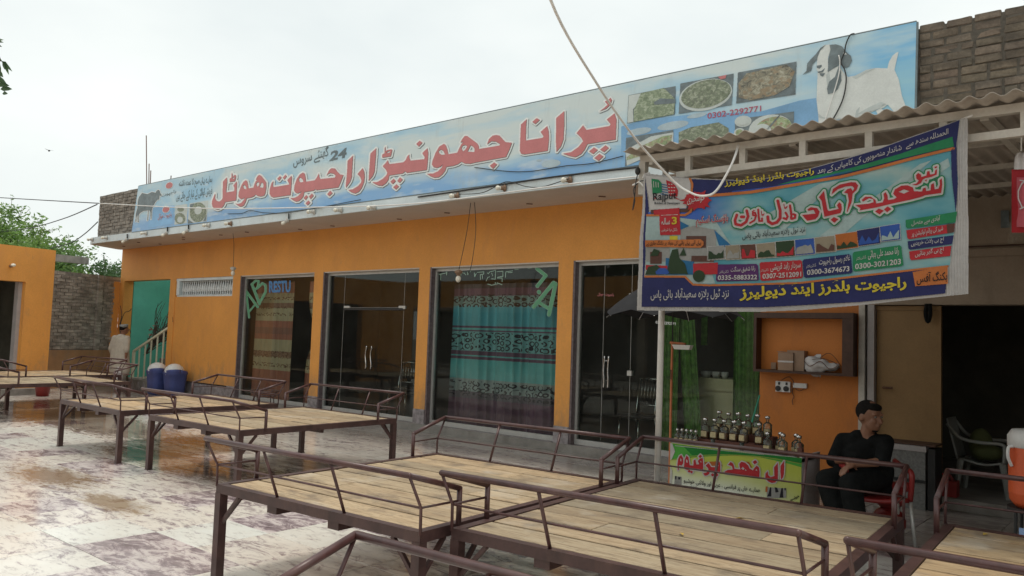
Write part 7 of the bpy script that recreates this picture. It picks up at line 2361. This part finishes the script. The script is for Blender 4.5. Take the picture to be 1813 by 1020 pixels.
def hand(mb_, w_, d, n, curl, thumb_s, k=1.0):
    """w_: wrist, d: along the hand, n: palm normal (side fingers curl to)."""
    d, n = d.normalized(), n.normalized()
    s_ = d.cross(n).normalized() * thumb_s
    pc = w_ + d * .05 * k
    R = Matrix((s_, d, n)).transposed()
    mb_.ell(pc, (.042 * k, .055 * k, .017 * k), 14, R)
    for i, (o_, L) in enumerate(((.030, .070), (.010, .080), (-.010, .074), (-.030, .058))):
        b0 = w_ + d * .088 * k + s_ * o_ * k
        a1 = curl * .7
        d1 = (d * math.cos(a1) + n * math.sin(a1)); b1 = b0 + d1 * L * .45 * k
        d2 = (d * math.cos(curl * 1.6) + n * math.sin(curl * 1.6)); b2 = b1 + d2 * L * .32 * k
        d3 = (d * math.cos(curl * 2.2) + n * math.sin(curl * 2.2)); b3 = b2 + d3 * L * .23 * k
        cap(mb_, b0, b1, .0095 * k, .009 * k, 8); cap(mb_, b1, b2, .009 * k, .008 * k, 8); cap(mb_, b2, b3, .008 * k, .007 * k, 8)
    t0 = w_ + d * .03 * k + s_ * .032 * k
    t1 = t0 + (s_ * .7 + d * .6 + n * .3).normalized() * .04 * k
    t2 = t1 + (s_ * .2 + d * .9 + n * .4).normalized() * .032 * k
    cap(mb_, t0, t1, .012 * k, .010 * k, 8); cap(mb_, t1, t2, .010 * k, .008 * k, 8)


# seated man in black
man = thing('person', 'man in black kameez sitting on a red plastic chair by the perfume stall, looking aside', 'person', (-1.95, 7.1, 0))
V = Vector
rt_ = CR.copy(); rt_.z = 0; rt_.normalize()      # image right on the floor
tc_ = V((-_f.x, -_f.y, 0)).normalized()          # towards the photographer
hip = on_y(1540, 852, 7.14)
hip.z = .53
nk = on_y(1532, 764, 7.10)
hc = on_y(1540, 737, 7.09)
shL, shR = on_y(1492, 779, 7.08), on_y(1568, 783, 7.12)
elL, elR = on_y(1474, 816, 7.00), on_y(1562, 818, 7.00)
haL, haR = on_y(1492, 815, 6.86), on_y(1512, 822, 6.84)
hipL, hipR = hip - rt_ * .10, hip + rt_ * .07
knL, knR = on_y(1464, 850, 6.80), on_y(1506, 856, 6.76)
anL, anR = on_y(1492, 912, 6.78), on_y(1522, 909, 6.74)
anL.z, anR.z = .09, .09
chest = (shL + shR) / 2 - V((0, 0, .13))
b_ = MB(); hr_ = MB()
faced = (rt_ * .38 + tc_ * .95 - V((0, 0, .14)))
L_, R_ = head(b_, None, None, hr_, hc, faced, V((.02, 0, 1)), 1.1)
cap(b_, nk - V((0, 0, .05)), hc - V((0, 0, .06)), .056, .054); cap(b_, nk - V((0, 0, .085)) + tc_ * .052, nk - V((0, 0, .03)) + tc_ * .02, .022, .04)
cap(b_, shL, shR, .06, .06); cap(b_, chest - tc_ * .03, hip + V((0, 0, .08)) - tc_ * .03, .085, .10); cap(b_, hipL, hipR, .09, .09)
for s0, e0, h0 in ((shL, elL, haL), (shR, elR, haR)):
    cap(b_, s0, e0, .05, .04)
    cap(b_, e0, h0, .04, .027)
hand(b_, haL, (rt_ * .8 + tc_ * .35 - V((0, 0, .45))), V((0, 0, -1)) - rt_ * .3, .45, 1)
hand(b_, haR, (-rt_ * .75 + tc_ * .25 - V((0, 0, .30))), V((0, 0, -1)) + rt_ * .2, .5, -1)
for hp_, k_, a_ in ((hipL, knL, anL), (hipR, knR, anR)):
    cap(b_, hp_, k_, .08, .06); cap(b_, k_, a_, .055, .036)
    t_ = (tc_ * .8 - rt_ * .3).normalized()
    cap(b_, a_ - V((0, 0, .05)) - t_ * .03, a_ - V((0, 0, .055)) + t_ * .10, .035, .028); cap(b_, a_, a_ - V((0, 0, .05)), .036, .035)
body = body_mesh(b_, 'body', M['skin'], man, .0085, 3)
ho = body_mesh(hr_, 'hair', M['hair'], body, .009, 3)
bd_ = MB(); bd_.ell(L_(0, .060, -.094), (.036, .030, .017), 14, R_); bd_.ell(L_(0, .087, -.046), (.026, .012, .006), 10, R_)
body_mesh(bd_, 'beard', M['hair'], body, .006, 2)
for sx in (-1, 1):
    q_ = MB(); q_.ell(L_(sx * .031, .083, .012), (.012, .008, .007), 10, R_); q_.build('eye', M['eye'], body, True)
    q_ = MB(); q_.ell(L_(sx * .031, .0905, .012), (.005, .003, .005), 8, R_); q_.build('eye_iris', M['black'], body, True)
kz = MB()
cap(kz, shL.lerp(shR, .04), shR.lerp(shL, .04), .066, .066)
cap(kz, nk - rt_ * .06 - V((0, 0, .045)) - tc_ * .02, nk + rt_ * .06 - V((0, 0, .045)) - tc_ * .02, .058, .058); cap(kz, chest + V((0, 0, .06)), nk - V((0, 0, .075)) - tc_ * .01, .085, .07)
cap(kz, chest - rt_ * .06, hip - rt_ * .06 + V((0, 0, .06)), .115, .13); cap(kz, chest + rt_ * .06, hip + rt_ * .07 + V((0, 0, .06)), .115, .13)
cap(kz, shL, elL, .064, .055); cap(kz, elL, elL.lerp(haL, .4), .055, .046)
cap(kz, shR, elR, .07, .060)
cap(kz, hipL, knL.lerp(hipL, .25), .11, .10); cap(kz, hipR, knR.lerp(hipR, .2), .11, .10)
cap(kz, hip + rt_ * .05, hip + rt_ * .10 - V((0, 0, .10)), .12, .09)
body_mesh(kz, 'kameez', M['black_cloth'], man, .012, 5)
tz = MB()
for hp_, k_, a_ in ((hipL, knL, anL), (hipR, knR, anR)):
    cap(tz, hp_, k_, .12, .092); cap(tz, k_, k_.lerp(a_, .55), .092, .08); cap(tz, k_.lerp(a_, .55), k_.lerp(a_, .86), .08, .066)
body_mesh(tz, 'trousers', M['black_cloth'], man, .012, 5)
for a_ in (anL, anR):
    t_ = (tc_ * .8 - rt_ * .3).normalized()
    q_ = MB(); q_.tube([a_ - V((0, 0, .083)) - t_ * .07, a_ - V((0, 0, .083)) + t_ * .04, a_ - V((0, 0, .083)) + t_ * .15], .04, 10, taper=[.034, .042, .034])
    for vtx in range(len(q_.v)):
        x_, y_, z_ = q_.v[vtx]; q_.v[vtx] = (x_, y_, max(0.002, min(.018, z_)))
    q_.build('sandal', M['black'], man)

# his red chair
seat_z = .43
rc_ = thing('red_chair', 'red plastic armchair with grey steel legs under the seated man', 'chair', (hip.x, hip.y, 0))
fw = (tc_ * .97 - rt_ * .18).normalized(); sd_ = V((fw.y, -fw.x, 0))
if sd_.dot(rt_) < 0:
    sd_ = -sd_
C0 = V((hip.x, hip.y, 0)) + fw * .05
q_ = MB(); q_.grid(lambda u, v: C0 + sd_ * (.46 * (u - .5)) + fw * (.44 * (v - .5)) + V((0, 0, seat_z - .04 - .02 * math.sin(PI * u))), 8, 8)
o = q_.build('seat', M['red_pl'], rc_, True); o.modifiers.new('thickness', 'SOLIDIFY').thickness = .03
q_ = MB(); q_.grid(lambda u, v: C0 - fw * (.22 + .10 * v + .03 * math.sin(PI * u)) + sd_ * (.44 * (u - .5)) + V((0, 0, seat_z + .38 * v - .02 * abs(2 * u - 1) * v)), 10, 8)
o = q_.build('backrest', M['red_pl'], rc_, True); o.modifiers.new('thickness', 'SOLIDIFY').thickness = .02
for s in (-1, 1):
    base = C0 + sd_ * s * .25
    q_ = MB(); q_.tube(catmull([base - fw * .24 + V((0, 0, .66)), base + V((0, 0, .64)), base + fw * .2 + V((0, 0, .63)), base + fw * .22 + V((0, 0, .55)), base + fw * .18 + V((0, 0, .40))], 5), .022, 8); q_.build('armrest', M['red_pl'], rc_, True)
    for ff in (-.2, .2):
        q_ = MB(); q_.tube([base + fw * ff * .9 + V((0, 0, .40)), base + fw * ff * 1.15 + sd_ * s * .03], .016, 8); q_.build('leg', M['alu'], rc_, True)
q_ = MB()
pr = hip + rt_ * .25 - tc_ * .18
q_.ell((pr.x, pr.y, .36), (.13, .10, .13)); q_.ell((pr.x + .09, pr.y + .06, .44), (.08, .06, .05)); q_.ell((pr.x, pr.y, .14), (.14, .10, .13))
tag(q_.build('red_bag', M['red_pl'], None, True), 'red plastic bag lump behind the seated man\'s chair', 'bag')

# walking man seen from behind
wp = on_y(213, 620, 8.6)
wm = V((wp.x, 8.6, 0))
wk_ = thing('person', 'man in a cream kurta and patterned cap walking away near the teal stair bay', 'person', tuple(wm))
fw2 = V((-.35, .94, 0)).normalized(); s2 = V((fw2.y, -fw2.x, 0))
A = lambda s, f, z: wm + s2 * s + fw2 * f + V((0, 0, z))
b_ = MB(); hr_ = MB()
hd2 = (fw2 + s2 * .35).normalized()
L2, R2 = head(b_, None, None, hr_, A(.03, .05, 1.50), hd2, V((0, 0, 1)), 1.0)
cap(b_, A(0, .02, 1.33), A(.02, .04, 1.46), .055, .05)
cap(b_, A(-.15, 0, 1.29), A(.15, 0, 1.29), .06, .06); cap(b_, A(0, 0, 1.2), A(0, 0, .85), .13, .13)
armL = (A(-.19, 0, 1.28), A(-.26, -.03, 1.02), A(-.25, .08, .80)); armR = (A(.19, 0, 1.28), A(.25, -.05, 1.02), A(.22, -.04, .79))
for a0, a1, a2 in (armL, armR):
    cap(b_, a0, a1, .05, .042); cap(b_, a1, a2, .04, .028)
    hand(b_, a2, (a2 - a1) + V((0, 0, -.1)), fw2, .35, 1)
for s, f in ((-.09, .10), (.09, -.12)):
    cap(b_, A(s, 0, .82), A(s, f * .8 + .03, .46), .085, .06); cap(b_, A(s, f * .8 + .03, .46), A(s, f, .09), .055, .035); cap(b_, A(s, f - .03, .035), A(s, f + .15, .03), .034, .028)
    cap(b_, A(s, f, .09), A(s, f, .04), .035, .034)
body = body_mesh(b_, 'body', M['skin'], wk_, .011, 3)
body_mesh(hr_, 'hair', M['hair'], body, .011, 3)
q_ = MB(); q_.lathe([(.094, -.005), (.098, .045), (.09, .062), (0, .066)], 18, L2(0, -.012, .055), R2 @ V((0, -.12, 1)), squeeze=(.88, 1.05)); q_.build('cap', M['cap_cloth'], body, True)
kz = MB()
cap(kz, A(-.16, 0, 1.28), A(.16, 0, 1.28), .075, .075); cap(kz, A(0, .0, 1.24), A(0, 0, .5), .15, .17)
for s in (-.07, .07):
    cap(kz, A(s, .0, 1.2), A(s * 1.3, 0, .85), .135, .15); cap(kz, A(s * 1.3, 0, .85), A(s * 1.7, .02, .50), .15, .15)
for a0, a1, a2 in (armL, armR):
    cap(kz, a0, a1, .075, .066); cap(kz, a1, a1.lerp(a2, .55 if a0 is armL[0] else .12), .066, .062)
body_mesh(kz, 'kurta', M['cream_cloth'], wk_, .014, 5)
tz = MB()
for s, f in ((-.09, .10), (.09, -.12)):
    cap(tz, A(s, 0, .75), A(s, f * .8 + .03, .46), .11, .10); cap(tz, A(s, f * .8 + .03, .46), A(s, f, .12), .10, .085)
body_mesh(tz, 'trousers', M['white_cloth'], wk_, .013, 4)
